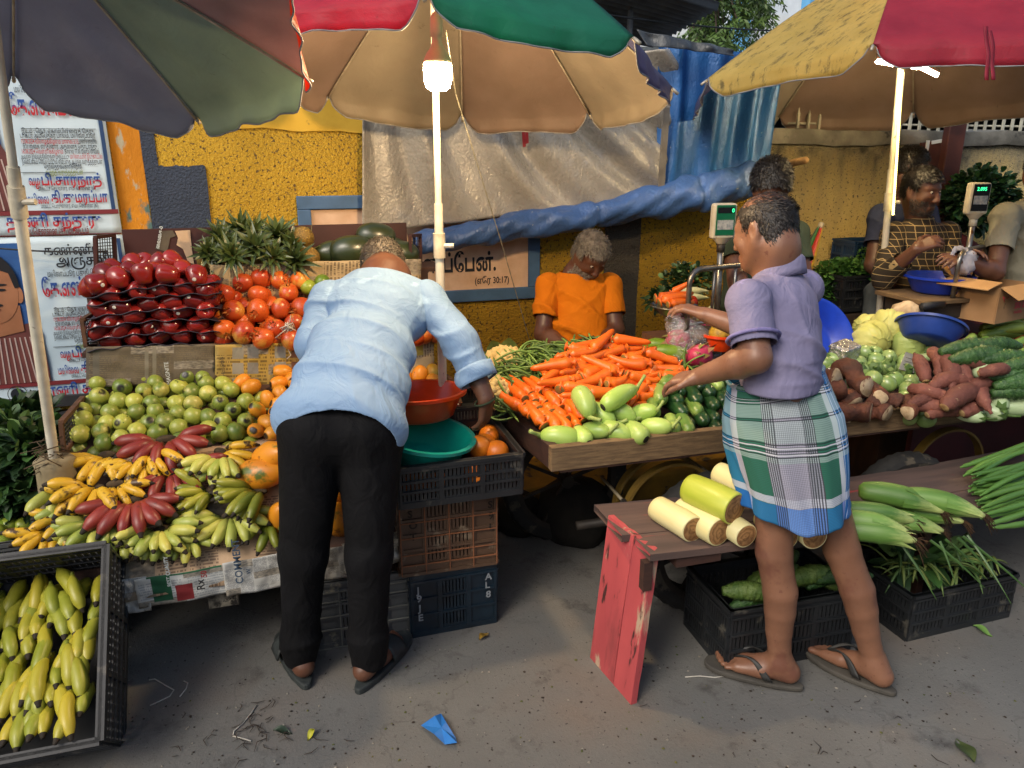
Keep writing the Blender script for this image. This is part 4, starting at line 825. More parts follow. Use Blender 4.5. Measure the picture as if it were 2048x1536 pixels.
sheet('salmon pink newspaper folded over the front edge of the guava tier', lambda u, v: V(-.79 + .62 * u, (2.84 - .05 * v / .4) if v < .4 else 2.79 - .02 * (v - .4), S2(2.83) + .012 if v < .4 else S2(2.83) + .012 - .24 * (v - .4) * (1 - .4 * u) - .0 + .01 * math.sin(u * 8)), np_salmon, seed=6, cr=.005)
sheet('tan newspaper along the edge below the mangoes', lambda u, v: V(-.2 + .5 * u, (2.86 - .06 * v / .4) if v < .4 else 2.8 - .03 * (v - .4), S2(2.83) + .014 if v < .4 else S2(2.83) + .014 - .3 * (v - .4) + .01 * math.sin(u * 8)), np_salmon, seed=7, cr=.006)
pan = lambda u0, u1, vt0, vt1, vb0, vb1, Y: lerp4(at(u0, vt0, Y=Y), at(u1, vt1, Y=Y), at(u1, vb1, Y=Y), at(u0, vb0, Y=Y))
sheet('dark advertisement page pinned below the apples', pan(172, 432, 694, 688, 775, 768, 3.195), np_dark, seed=8, cr=.003)
sheet('yellow real estate page pinned below the pomegranates', pan(430, 640, 690, 684, 790, 790, 3.19), np_yel, seed=9, cr=.003)
sheet('pale page with a yellow chart pinned behind the right mangoes', pan(640, 868, 676, 664, 790, 762, 3.19), np_col, seed=10, cr=.004)
sheet('brown stained newspaper behind the pomegranates', pan(420, 600, 530, 526, 640, 640, 3.405), np_tan, seed=11, cr=.003)
sheet('newspaper with upright columns under the watermelons', pan(598, 842, 524, 518, 640, 640, 3.4), np_tan, seed=13, cr=.006)
# words printed on the sheets
mb = MB()
def words(s, u, v, Y, h, m, upv=True, bold=.02, rot=90):
 p = at(u, v, Y=Y); ux, uz = ((0, 0, 1), (-1, 0, 0)) if rot == 90 else ((1, 0, 0), (0, 0, 1)); mb_ = MB(); text_on(mb_, s, p, ux, uz, None, h, bold=bold); return mb_.obj('printed_words', m, smooth=False)
def stick(lbl, *os_):
 par = [o_ for o_ in COL.objects if o_.get('label', '') == lbl][0]
 for o_ in os_: o_.parent = par
m_pw = M('print_white', '#c4cbc8', None, 9, .8); m_pk = M('print_black', '#2a2a2c', None, 9, .8); m_pr = M('print_red', '#8a2a2c', None, 9, .8); m_pblu = M('print_blue', '#3c4f63', None, 9, .8)
stick('white advertisement sheet with green and red boxes hanging under the bananas', words('BEST QUALITY', 343, 1172, 2.418, .017, m_pw), words('Rx', 410, 1178, 2.41, .036, m_pk), words('50', 414, 1154, 2.41, .026, m_pr))
stick('grey business page hanging beside the advertisement sheet', words('COMMENT', 487, 1166, 2.404, .034, m_pblu), words('W', 502, 1148, 2.404, .02, m_pblu, rot=90))
stick('dark advertisement page pinned below the apples', words('MAGNITE', 342, 768, 3.183, .022, m_pw, bold=0))
stick('yellow real estate page pinned below the pomegranates', words('Aspire Hospitals', 454, 782, 3.178, .022, m_pk, bold=0))
# torn papers stuck on the maroon board
mb = MB(); Y = 3.62
mb.poly([at(u, v, Y=Y) for u, v in ((322, 462), (345, 461), (352, 472), (340, 476), (336, 498), (330, 503), (310, 497), (318, 480))], (0, -1, 0), .002); o1 = mb.obj('torn_paper', np_dark, smooth=False, label='torn dark strip of printed paper stuck on the maroon board', cat='paper')
mb = MB(); text_on(mb, fixtam('வைகை-0'), at(318, 498, Y=Y - .004), (.28, 0, .96), (-.96, 0, .28), None, .02, bold=.02); o2 = mb.obj('printed_words', m_pw, smooth=False); o2.parent = o1
mb = MB(); mb.poly([at(u, v, Y=Y) for u, v in ((350, 462), (380, 460), (384, 500), (388, 528), (376, 524), (366, 498), (353, 490), (356, 476))], (0, -1, 0), .002); mb.obj('torn_paper', np_salmon, smooth=False, label='larger torn pale paper curling off the maroon board', cat='paper')
# the drum that holds the left umbrella pole
q = at(118, 985, Y=2.72); mb = MB(); H = at(118, 912, Y=2.72)[2]; mb.lathe([(.058, .0), (.064, .02), (.061, .3 * H), (.064, .34 * H), (.060, .7 * H), (.066, .74 * H), (.061, .95 * H), (.064, H - .01), (.05, H), (.02, H)], 28, fn=lambda a, z: 1 + .03 * math.sin(3 * a + z * 20))
mb.obj('pole_stand', M('dirty_beige_drum', '#8e8164', '#75694f', 5, .85, .3, 20, spots=('#4d4636', 8, .62)), label='dirty beige ribbed drum that holds the left umbrella pole', cat='pole stand', loc=(-.825, 2.72, 0))
mb = MB()
for k in range(26):
 a = rnd.uniform(0, 6.3); z = H + rnd.uniform(-.01, .05); p = V(-.825 + .03 * math.cos(a), 2.72 + .03 * math.sin(a), z); mb.tube([p, p + V(rnd.uniform(-.05, .05), rnd.uniform(-.04, .02), rnd.uniform(-.02, .03)), p + V(rnd.uniform(-.09, .06), rnd.uniform(-.05, .01), rnd.uniform(-.04, .01))], .002, 4)
mb.obj('coir_string', M('coir_string', '#54432f', '#3d3122', 30, .95), label='tangled coir string tied around the left pole foot', cat='string')
# ---------------------------------------------------------------- basins
def basin(label, m, loc, rot, r0, r1, h, lip=.012):
 e = empty('plastic_basin', loc, label, 'basin', None, rot); mb = MB(); t = .0025
 mb.lathe([(.001, 0), (r0 * .9, 0), (r0, .008), (r1, h), (r1 + lip, h + .001), (r1 + lip, h + .005), (r1 - t, h + .005), (r0 - t, .012), (r0 * .85, .006), (.001, .006)], 56, caps=False); mb.obj('bowl', m, e, smooth=50)
 mb = MB(); mb.lathe([(r1 + lip - .001, h - .006), (r1 + lip + .0015, h - .006), (r1 + lip + .0015, h + .0055), (r1 + lip - .001, h + .0055)], 56, caps=False); mb.obj('rim', m, e, smooth=50); return e
def glossy(name, c1, c2=None, rough=.28): return M(name, c1, c2 or c1, 8, rough, spots=('#2a2420', 16, .74), **{'Specular IOR Level': .5})
m_or = glossy('orange_plastic', '#d63f12', '#c63a10'); m_teal = glossy('teal_plastic', '#0d8f80', '#0a7f72'); m_blub = glossy('blue_plastic', '#1b3fb8', '#1735a0'); m_redp = glossy('red_plastic', '#b3232a')
q = at(858, 830, Y=2.6); basin('orange red plastic basin standing on the black crate', m_or, (q[0] - .035, 2.62, .79), (R(-4), 0, 0), .13, .168, .095)
q = at(862, 880, Y=2.5); basin('teal plastic basin tilted on the oranges crate under the orange basin', m_teal, (q[0] - .05, 2.47, .685), (R(4), R(10), 0), .13, .175, .1)
# ---------------------------------------------------------------- vegetable carts
m_plank = M('raw_cart_plank', '#7a6244', '#5e4a33', 14, .85, .45, 60, .004, stretch=(1, 1, 9), spots=[('#33271b', 30, .66), ('#8d7a5c', 12, .66)]); m_plank2 = M('dark_cart_plank', '#41281f', '#33201a', 10, .7, .3, 40, stretch=(1, 1, 5))
m_tyre = M('worn_tyre', '#262523', '#1b1a19', 20, .8, .4, 40, spots=('#4f483c', 9, .58)); m_yel = M('chipped_yellow_paint', '#6d551c', '#5a4518', 10, .6, .2, spots=('#3a2f1d', 20, .66)); m_iron = M('dark_iron', '#2a2623', '#3a332d', 12, .6, .2, Metallic=.3)
CZ = .665
def wheel(par, c, r, w_, o, tread=True):
 e = put('wheel', None, par, loc=V(*c) - o); mb = MB(); prof = [(r * .80, -w_ * .5), (r * .9, -w_ * .56), (r * .965, -w_ * .46), (r, -w_ * .2), (r, w_ * .2), (r * .965, w_ * .46), (r * .9, w_ * .56), (r * .8, w_ * .5)]
 mb.lathe(prof, 72, fn=lambda a, z: 1 + (.011 * (1 if math.sin(a * 36 + z * 60) > 0 else -1) if abs(z) < w_ * .47 else 0), caps=False); mb.xf(Matrix.Rotation(R(90), 4, 'X')); mb.obj('tyre', m_tyre, e, smooth=30)
 mb = MB(); mb.lathe([(r * .72, -w_ * .4), (r * .81, -w_ * .48), (r * .81, w_ * .48), (r * .72, w_ * .4)], 48, caps=False); mb.lathe([(.03, -w_ * .7), (.03, w_ * .7)], 16)
 mb.xf(Matrix.Rotation(R(90), 4, 'X'))
 for k in range(8): a = k * math.pi / 4 + .3; mb.bar((.03 * math.cos(a), 0, .03 * math.sin(a)), (r * .75 * math.cos(a), 0, r * .75 * math.sin(a)), .014)
 mb.obj('rim', m_iron, e, smooth=40); return e
def cart(label, x0, x1, y0, y1, wheels, skew=0, rings=()):
 o = V((x0 + x1) / 2, (y0 + y1) / 2, 0); c = empty('vegetable_cart', o, label, 'cart', 'wooden vegetable carts'); th = .035; zt, zb = .752, .662
 L = lambda p: V(*p) - o
 mb = MB(); n = 7
 for i in range(n):
  ya, yb = y0 + (y1 - y0) * i / n + .004, y0 + (y1 - y0) * (i + 1) / n; mb.box(L(((x0 + x1) / 2, (ya + yb) / 2, CZ)), (x1 - x0 - 2 * th, yb - ya - .004, .024))
 mb.obj('bed', m_plank2, c, smooth=False)
 bevel(MB().bar(L((x0, y0 + th / 2, .707)), L((x1, y0 + th / 2, .707)), .09, th, (0, 1, 0)).obj('front_board', m_plank, c, smooth=False), .003)
 bevel(MB().bar(L((x0 + th / 2, y0 + th + .001, .707)), L((x0 + th / 2 + skew, y1, .715)), .088, th, (1, 0, 0)).obj('side_board', m_plank2, c, smooth=False), .003)
 bevel(MB().bar(L((x1 - th / 2, y0 + th + .001, .707)), L((x1 - th / 2, y1, .715)), .088, th, (1, 0, 0)).obj('side_board', m_plank2, c, smooth=False), .003)
 bevel(MB().bar(L((x0 + th + skew, y1, .712)), L((x1 - th, y1, .712)), .088, th, (0, 1, 0)).obj('back_board', m_plank2, c, smooth=False), .003)
 for y in (y0 + .16, y1 - .16): MB().bar(L((x0 + .08, y, .625)), L((x1 - .08, y, .625)), .05, .06, (0, 1, 0)).obj('beam', m_stand, c, smooth=False)
 for (cx, cy, r, w_) in wheels: wheel(c, (cx, cy, r), r, w_, o)
 for (cx, cz, r, ys) in rings:
  for y in ys:
   mb = MB(); mb.lathe([(r - .012, -.016), (r, -.016), (r, .016), (r - .012, .016), (r - .012, -.016)], 64, caps=False); mb.xf(Matrix.Translation(Vector(L((cx, y, cz)))) @ Matrix.Rotation(R(90), 4, 'X')); mb.obj('spring_ring', m_yel, c, smooth=40)
  for a in (2.75, 4.4, .6):
   A = L((cx + (r + .03) * math.cos(a), ys[0] - .03, cz + r * math.sin(a))); B = L((cx + (r + .02) * math.cos(a), ys[1] + .12, cz + r * math.sin(a))); MB().tube([A, B], .0065, 8).obj('tie_rod', M('pale_iron_rod', '#8d8066', '#6d6350', 9, .5), c)
   mb = MB(); d = (B - A) / np.linalg.norm(B - A); mb.tube([A - d * .004, A + d * .012], .012, 6); mb.obj('nut', m_iron, c, smooth=False)
 MB().tube([L((x0 + .2, y0 + .25, .3)), L((x1 - .2, y0 + .25, .3))], .018, 10).obj('axle', m_iron, c)
 return c
w1 = at(1440, 1095, Z=.29); wg = at(1235, 1055, Z=.3)
rg_ = at(1330, 1020, Z=.36)
cart('wooden vegetable cart with carrots, gourds and cucumbers on its raw plank bed', .815, 1.86, 2.27, 3.2, [(w1[0] - .02, w1[1] + .05, .29, .085), (1.13, 2.95, .3, .05)], -.12, [(rg_[0] - .02, .40, .2, (2.36, 2.45))])
w2 = at(1815, 1035, Z=.27)
c2 = cart('wooden vegetable cart with brinjals and sweet potatoes on the right', 1.875, 4.2, 2.27, 3.2, [(w2[0], w2[1] + .05, .27, .08), (3.75, 2.5, .27, .08)])
rg2 = at(1945, 950, Y=2.42); o = V(*c2.location)
mb = MB(); mb.lathe([(.19, -.02), (.2, -.02), (.2, .02), (.19, .02), (.19, -.02)], 64, caps=False); mb.xf(Matrix.Translation(Vector((rg2[0] - .17 - o[0], 2.42 - o[1], .37))) @ Matrix.Rotation(R(90), 4, 'X')); mb.obj('spring_ring', m_yel, c2, smooth=40)
MB().box((3.25 - o[0], 2.7 - o[1], .36), (.9, .03, .56)).obj('painted_panel', M('dark_red_panel', '#4a161d', '#380f15', 4, .7), c2, smooth=False)
# a coarse sack and dark things stored beneath the first cart
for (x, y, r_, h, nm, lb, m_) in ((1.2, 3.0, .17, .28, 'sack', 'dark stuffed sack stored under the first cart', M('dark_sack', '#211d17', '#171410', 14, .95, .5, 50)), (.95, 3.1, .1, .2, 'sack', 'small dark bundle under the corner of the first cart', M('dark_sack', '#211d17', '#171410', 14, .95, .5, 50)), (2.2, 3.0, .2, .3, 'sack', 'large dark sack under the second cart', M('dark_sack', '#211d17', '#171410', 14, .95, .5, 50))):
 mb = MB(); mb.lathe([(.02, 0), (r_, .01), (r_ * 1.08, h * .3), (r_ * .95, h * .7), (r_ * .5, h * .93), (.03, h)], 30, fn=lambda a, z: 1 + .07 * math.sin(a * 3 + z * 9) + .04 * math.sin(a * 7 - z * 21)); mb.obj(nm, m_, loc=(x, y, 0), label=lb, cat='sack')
# ---------------------------------------------------------------- the bench with the red end board
m_bred = M('chipped_red_paint', '#b04a4c', '#9c3f43', 6, .65, .25, 40, .003, stretch=(1, 1, .25), spots=[('#a8917a', 13, .61), ('#3d2320', 24, .61), ('#8a3a3c', 5, .56)]); m_btop = M('worn_bench_top', '#5e4b44', '#4a3c37', 7, .8, .3, 50, .003, stretch=(.3, 3, 1), spots=[('#8d3a38', 9, .64), ('#2b2421', 30, .68)])
bn = empty('plank_bench', (1.8, 2.0, 0), 'low plank bench with a chipped red end board, sagging in the middle', 'bench'); o = V(1.8, 2.0, 0)
BL = lambda x: .535 - .045 * math.sin(math.pi * min(1, max(0, (x - .96) / 2.4)))     # the planks sag
def fy(x): return 1.865 + .05 * (x - 1) * .3
def bplank(name, x0, x1, ya, yb, th, m, n=24, redge=None):
 mb = MB()
 for i in range(n):
  xa, xb = x0 + (x1 - x0) * i / n, x0 + (x1 - x0) * (i + 1) / n
 mb.grid(lambda u, v: V(x0 + (x1 - x0) * u, *( [(ya(x0 + (x1 - x0) * u), BL(x0 + (x1 - x0) * u)), (yb(x0 + (x1 - x0) * u), BL(x0 + (x1 - x0) * u)), (yb(x0 + (x1 - x0) * u), BL(x0 + (x1 - x0) * u) - th), (ya(x0 + (x1 - x0) * u), BL(x0 + (x1 - x0) * u) - th), (ya(x0 + (x1 - x0) * u), BL(x0 + (x1 - x0) * u))][int(round(v * 4))])) - o, n, 4)
 for k in range(len(mb.f)): pass
 return mb.obj(name, m, bn, smooth=False)
bplank('seat_plank', .965, 3.6, lambda x: 2.0 + .02 * (x - 1), lambda x: 2.235 + .02 * (x - 1), .025, m_btop); bplank('seat_plank', 1.0, 3.6, lambda x: 1.865 + .02 * (x - 1) + .002 * math.sin(x * 50), lambda x: 1.995 + .02 * (x - 1), .024, m_btop)
a0, a1, a2, a3 = at(1180, 1315, Z=0), at(1262, 1410, Z=0), at(1308, 1102, Z=.53), at(1217, 1032, Z=.545)
for t0, t1 in ((0, .58), (.59, 1)):
 mb = MB(); A, B, C_, D_ = a0 + (a1 - a0) * t0, a0 + (a1 - a0) * t1, a3 + (a2 - a3) * t1, a3 + (a2 - a3) * t0; nn = np.cross(B - A, D_ - A); nn /= np.linalg.norm(nn)
 pts = [A + (B - A) * k / 5 for k in range(6)] + [B + (C_ - B) * k / 8 + V(rnd.uniform(-.002, .002), 0, 0) for k in range(1, 8)] + [C_ + (D_ - C_) * k / 5 + V(0, 0, rnd.uniform(-.004, .003)) for k in range(6)] + [D_ + (A - D_) * k / 8 for k in range(1, 8)]
 mb.poly([p - o for p in pts], -nn if nn[0] > 0 else nn, .022); mb.obj('end_board', m_bred, bn, smooth=False)
MB().bar(V(1.0, 1.885, .3) - o + V(0, 0, .1), V(1.0, 1.885, .5) - o, .03, .03).obj('cleat', m_plank2, bn, smooth=False)
MB().box(V(1.18, 1.9, .478) - o, (.16, .05, .03)).obj('cleat', m_plank2, bn, smooth=False)
MB().box(V(2.3, 2.15, .22) - o, (.03, .2, .44)).obj('leg_board', m_plank2, bn, smooth=False); MB().box(V(3.5, 2.05, .24) - o, (.03, .3, .48)).obj('leg_board', m_plank2, bn, smooth=False)
MB().bar(V(2.45, 1.886, .513) - o, V(3.6, 1.912, .517) - o, .028, .006, (0, 1, 0)).obj('red_edge', m_bred, bn, smooth=False)
# ================================================================ fruit
def inpoly(p, poly):
 x, y = p; c = False; n = len(poly)
 for i in range(n):
  (x1, y1), (x2, y2) = poly[i], poly[(i + 1) % n]
  if (y1 > y) != (y2 > y) and x < (x2 - x1) * (y - y1) / (y2 - y1) + x1: c = not c
 return c
def scatter(poly, plane, dmin, n, seed, tries=6000, hard=()):
 """points spread over a sloping heap, none closer than dmin; poly in photo pixels"""
 g = random.Random(seed); xs = [p[0] for p in poly]; ys = [p[1] for p in poly]; out = [V(*h) for h in hard]; k0 = len(out)
 for _ in range(tries):
  q = (g.uniform(min(xs), max(xs)), g.uniform(min(ys), max(ys)))
  if not inpoly(q, poly): continue
  p = at(*q, plane=plane)
  if all(np.linalg.norm(p - o_) > dmin for o_ in out): out.append(p)
  if len(out) >= n + k0: break
 return out[k0:]
def blob(prof, n=20, seed=0, lump=.03, dimp=None):
 g = np.random.default_rng(seed); ph = g.uniform(0, 6.3, 4)
 return MB().lathe(prof, n, fn=lambda a, z: 1 + lump * (math.sin(a * 2 + ph[0] + z * 30) + .6 * math.sin(a * 3 + ph[1] - z * 50)))
def round_prof(r, h, n=12, p0=.0, p1=.0, ex=1.):
 """a fruit profile from its blossom end to its stem end, with dents p0 and p1"""
 P = []
 for t in np.linspace(0, math.pi, n):
  rr = r * math.sin(t) ** ex; z = -h * math.cos(t)
  if t < .5: z += p0 * (1 - t / .5) ** 1.5
  if t > math.pi - .5: z -= p1 * (1 - (math.pi - t) / .5) ** 1.5
  P.append((max(rr, .0008), z))
 return P
PLG = (2.83, .70, .40); PLP = (3.22, 1.015, .95)
m_guava = M('guava_skin', '#5f7a28', '#848f3c', 22, .38, .2, 90, .002, spots=[('#3c4d1a', 42, .63), ('#b3ad56', 8, .6)], rand=.28, rand_to='#979a40', tip=[(2, -.0298, -.0022, '#1c1710')], **{'Specular IOR Level': .55})
m_mango = M('mango_skin', '#c9821c', '#d8942a', 12, .4, .1, 80, .002, spots=[('#5e4519', 45, .7), ('#8b8f2c', 7, .62)], rand=.15, rand_to='#cc7a1c', tip=[(2, .0325, .002, '#2a2014')])
m_mang2 = M('turning_mango_skin', '#8f8a26', '#c08a24', 12, .4, .1, 80, .002, spots=[('#4c451a', 45, .7)], rand=.15, tip=[(2, .0325, .002, '#2a2014')])
m_pom = M('pomegranate_skin', '#ad2a18', '#c45a22', 9, .3, .12, 60, .002, spots=[('#c98a3a', 7, .54), ('#6b1710', 12, .66), ('#8f5a24', 40, .7)], rand=.22, rand_to='#c4601f', lo=.3, hi=.75)
m_calyx = M('dry_calyx', '#a8672c', '#7d4a22', 40, .7)
m_apple = M('apple_skin', '#5c100d', '#7a1a12', 10, .2, .06, 60, .001, spots=[('#8f3222', 12, .69)], rand=.25, stretch=(1, 1, .3), rand_to='#84201a', **{'Specular IOR Level': .6})
m_lime = M('green_sweet_lime', '#4f6f1c', '#6d8a2a', 14, .35, .25, 120, .002, rand=.2, rand_to='#8a9430')
m_stk = M('fruit_sticker', '#d8d3c8', '#b9b4ac', 60, .4)
def var(fn, k): return [fn(i) for i in range(k)]
gua = var(lambda i: blob(round_prof(.034, .0345, 13, .003, .004), 20, i, .025).mesh('guava', m_guava), 4)
mgo = var(lambda i: blob([(r * (1 + .0), z) for r, z in round_prof(.031, .038, 13, .0, .003, .92)], 20, i, .035).mesh('mango', m_mango), 4); mgt = var(lambda i: blob(round_prof(.031, .038, 13, .0, .003, .92), 20, i + 9, .035).mesh('mango', m_mang2), 3)
def heap(objs_fn, pts, jit=.004, seed=0, name='fruit', cat='fruit', group=None, normal_rot=None):
 g = random.Random(seed); out = []
 for p in pts:
  me, sc_ = objs_fn(g); out.append(put(name, me, None, 'x', cat, group, loc=p + V(0, g.uniform(-jit, jit), g.uniform(-jit, jit)), rot=(normal_rot(g) if normal_rot else rrot(g)), scale=sc_))
 return out
def tilt(pitch, spread):     # lean so that local +z points up the slope towards the viewer
 return lambda g: (R(pitch) + g.gauss(0, spread), g.gauss(0, spread), g.uniform(0, 6.3))
poly_g = [(148, 872), (168, 800), (190, 752), (345, 742), (445, 760), (500, 765), (560, 800), (552, 868), (470, 880), (300, 880), (180, 886)]
pts_g = scatter(poly_g, PLG, .0565, 128, 1)
is_m = lambda p: (lambda q: q[0] > 478 + (880 - q[1]) * .02 and rnd.random() < min(1, (q[0] - 470) / 55))(px(p))
GU, MA = [], []
for p in pts_g: (MA if is_m(p) else GU).append(p)
guavas = heap(lambda g: (g.choice(gua), (g.uniform(.92, 1.1),) * 2 + (g.uniform(.9, 1.08),)), GU, .007, 2, 'guava', 'guava', 'guavas heaped on the left tier', tilt(-125, .8))
label_rows(guavas, 'round green guava', 'the guava heap', 9)
pts_m = MA + scatter([(555, 740), (585, 735), (640, 745), (640, 880), (552, 880)], PLG, .057, 22, 5, hard=pts_g)
mangoes = heap(lambda g: ((g.choice(mgo) if g.random() < .7 else g.choice(mgt)), (1., g.uniform(.88, 1), g.uniform(.95, 1.15))), pts_m, .007, 3, 'mango', 'mango', 'mangoes beside the guavas', tilt(60, 1.))
label_rows(mangoes, 'orange yellow mango', 'the mangoes by the guavas', 6)
m2 = heap(lambda g: ((g.choice(mgo) if g.random() < .8 else g.choice(mgt)), (1.12, g.uniform(1, 1.1), g.uniform(1.05, 1.2))), scatter([(760, 825), (760, 750), (870, 742), (882, 800), (880, 822)], (2.83, .715, .42), .066, 26, 8), .006, 4, 'mango', 'mango', 'mangoes under the arm', tilt(60, .8))
label_rows(m2, 'ripe yellow mango', 'the mangoes right of the blue shirt', 5)
# lower layers so that no board shows between the fruit
low = [p - V(0, -.012, .05) for p in scatter(poly_g, PLG, .062, 60, 31)]; lo_ = heap(lambda g: (g.choice(gua), g.uniform(.9, 1.05)), low, .004, 12, 'guava', 'guava', 'guavas buried in the left heap')
for o_ in lo_: o_['label'] = 'guava buried under the top layer of the guava heap'
# ---- pomegranates
def pom(i):
 mb = blob(round_prof(.046, .042, 13, .002, .002), 24, i, .045); mb.cur = 1; n = 6
 for k in range(n):
  a = k * 2 * math.pi / n; c, s = math.cos(a), math.sin(a); c2, s2 = math.cos(a + .5), math.sin(a + .5); c3, s3 = math.cos(a - .5), math.sin(a - .5)
  mb.quad([(.011 * c3, .011 * s3, .039), (.011 * c2, .011 * s2, .039), (.019 * c, .019 * s, .063)]); mb.quad([(.009 * c2, .009 * s2, .034), (.009 * c3, .009 * s3, .034), (.018 * c, .018 * s, .0625)])
 return mb.mesh('pomegranate', [m_pom, m_calyx])
poms = var(pom, 4)
pp = scatter([(434, 678), (432, 590), (470, 552), (600, 552), (618, 600), (612, 682)], PLP, .073, 34, 11)
pomo = heap(lambda g: (g.choice(poms), g.uniform(.92, 1.1)), pp, .008, 5, 'pomegranate', 'pomegranate', 'pomegranates beside the apples', tilt(70, .75)); label_rows(pomo, 'shiny orange red pomegranate', 'the pomegranate heap', 7)
pq = [at(*q, plane=(3.22, 1.01, .95)) for q in ((849, 668), (872, 665), (835, 672))]; z_ = heap(lambda g: (g.choice(poms), 1), pq, 0, 6, 'pomegranate', 'pomegranate', 'pomegranates under the arm')
for o_, l_ in zip(z_, ('pomegranate showing under the arm of the blue shirt', 'orange pomegranate at the right end of the shelf', 'pomegranate half hidden behind the blue shirt sleeve')): o_['label'] = l_
lows = [p - V(0, -.03, .045) for p in scatter([(440, 672), (440, 590), (470, 560), (600, 560), (612, 675)], PLP, .075, 22, 33)]
for o_ in heap(lambda g: (g.choice(poms), 1), lows, .004, 7, 'pomegranate', 'pomegranate', 'pomegranates buried in the heap'): o_['label'] = 'pomegranate buried behind the front layer of its heap'
lime = var(lambda i: blob(round_prof(.035, .034, 11, .001, .002), 18, i, .02).mesh('sweet_lime', m_lime), 3)
ll = [at(u, v, plane=PLP) + V(0, 0, .01) for u, v in ((617, 578), (634, 600), (622, 622), (640, 640), (618, 655), (634, 675), (608, 690), (645, 570), (650, 610))]
label_rows(heap(lambda g: (g.choice(lime), g.uniform(.95, 1.08)), ll, .003, 8, 'sweet_lime', 'sweet lime', 'green sweet limes beside the blue shirt'), 'green sweet lime', 'the limes beside the pomegranates', 3)
# white string tied in a knot on the pomegranates
mb = MB(); q0 = at(578, 655, Y=3.17)
for k in range(9): mb.tube([q0 + V(rnd.gauss(0, .012), rnd.gauss(0, .006), rnd.gauss(0, .012)) for _ in range(4)], .0022, 5)
mb.tube([q0, at(573, 690, Y=3.17), at(582, 710, Y=3.172), at(574, 718, Y=3.172)], .002, 5); mb.tube([q0, at(560, 668, Y=3.16), at(551, 676, Y=3.165)], .002, 5); mb.tube([q0, at(582, 630, Y=3.17), at(588, 642, Y=3.17)], .002, 5)
mb.obj('white_string', M('white_string', '#cfc9be', '#b5aea2', 30, .8), label='white plastic string knotted at the lower right of the pomegranates', cat='string')
# ---- apples on purple trays
def appl(i):
 P = [(.0008, -.034), (.009, -.037), (.018, -.036), (.027, -.027), (.034, -.008), (.038, .012), (.036, .026), (.028, .034), (.016, .036), (.007, .031), (.0008, .026)]
 mb = MB().lathe(P, 22, fn=lambda a, z: 1 + .045 * math.sin(a * 5 + i) * max(0, -z / .037) + .03 * math.sin(a * 2 + i)); me = mb.mesh('apple', m_apple); return me
apl = var(appl, 4)
m_tray = M('purple_apple_tray', '#2a2436', '#211c2b', 12, .6, .2, 40)
apples = []; lines = [(590, 566), (607, 588), (631, 617), (652, 640), (676, 664), (696, 690)]
mst = MB().lathe([(.0008, .0005), (.0065, .0005), (.007, 0)], 12).mesh('sticker', m_stk)
def stick_on(o_, k):
 s_ = put('sticker', mst, o_); d = (_C - V(*o_.location)); d = Matrix(o_.rotation_euler.to_matrix()).inverted() @ Vector(d); d = Vector((d.x / o_.scale.x, d.y / o_.scale.y, d.z / o_.scale.z)).normalized(); d = (d + Vector((.3, -.2, -.35))).normalized()
 s_.location = d * .0392; s_.rotation_euler = d.to_track_quat('Z', 'Y').to_euler()
for i, (vl, vr) in enumerate(lines):
 pl = at(205, vl, Y=3.215); pr = at(415, vr, Y=3.225); w0, w1 = pl + V(-.05, 0, -.005), pr + V(.05, 0, .0); f = rnd.uniform(0, 6)
 def fn(u, v): p = w0 * (1 - u) + w1 * u; return p + V(0, -.028 + .2 * v, .012 * max(0, 1 - v * 5) + .0045 * math.sin(u * 31 + f) + .014 * math.sin(u * math.pi) - .01)
 solid(MB().grid(fn, 60, 4).obj('apple_tray', m_tray, label=f"dark purple apple tray, {['topmost', 'second', 'third', 'fourth', 'fifth', 'lowest'][i]} of the stack", cat='tray', group='stacked apple trays'), .003)
 if i == 0: continue
 row = []
 for r_ in range(2):
  for k in range(5):
   u = (k + .35 + .5 * (i % 2) + rnd.uniform(-.1, .1)) / 5.4; b0 = fn(u, 0); a_ = V(*b0) + V(0, .052 + .075 * r_ + rnd.uniform(-.008, .006), .026)
   o_ = put('apple', rnd.choice(apl), None, 'x', 'apple', 'dark red apples on the trays', loc=a_, rot=(R(90) + rnd.gauss(0, .5), rnd.gauss(0, .4), R(90) + rnd.gauss(0, .5)), scale=(.98, 1.0, 1.12)); (row if r_ == 0 else apples).append(o_)
 row.sort(key=lambda o_: px(o_.location)[0])
 for k, o_ in enumerate(row):
  o_['label'] = f"dark red apple, {ordn(k)} from left on the {['', 'second', 'third', 'fourth', 'fifth', 'lowest'][i]} tray"; bpy.context.view_layer.update()
  if (k + i) % 3 == 0: stick_on(o_, k)
for o_ in apples: o_['label'] = 'dark red apple in the rear row of a tray, mostly hidden'
tops = []
for u, v, y in ((195, 566, 3.23), (180, 575, 3.27), (212, 548, 3.3), (238, 556, 3.23), (262, 545, 3.3), (287, 548, 3.22), (312, 545, 3.28), (336, 548, 3.22), (366, 540, 3.3), (394, 553, 3.23), (268, 530, 3.38), (292, 528, 3.4), (316, 526, 3.38), (346, 522, 3.38), (228, 540, 3.38), (412, 580, 3.24), (420, 596, 3.26)):
 tops.append(put('apple', rnd.choice(apl), None, 'x', 'apple', 'dark red apples piled on the top tray', loc=at(u, v, Y=y), rot=(rnd.gauss(0, .6) + R(60), rnd.gauss(0, .6), rnd.uniform(0, 6)), scale=1.12))
label_rows(tops, 'large dark red apple', 'the pile on the top tray', 3); bpy.context.view_layer.update()
for k in (0, 9): stick_on(tops[k], k)
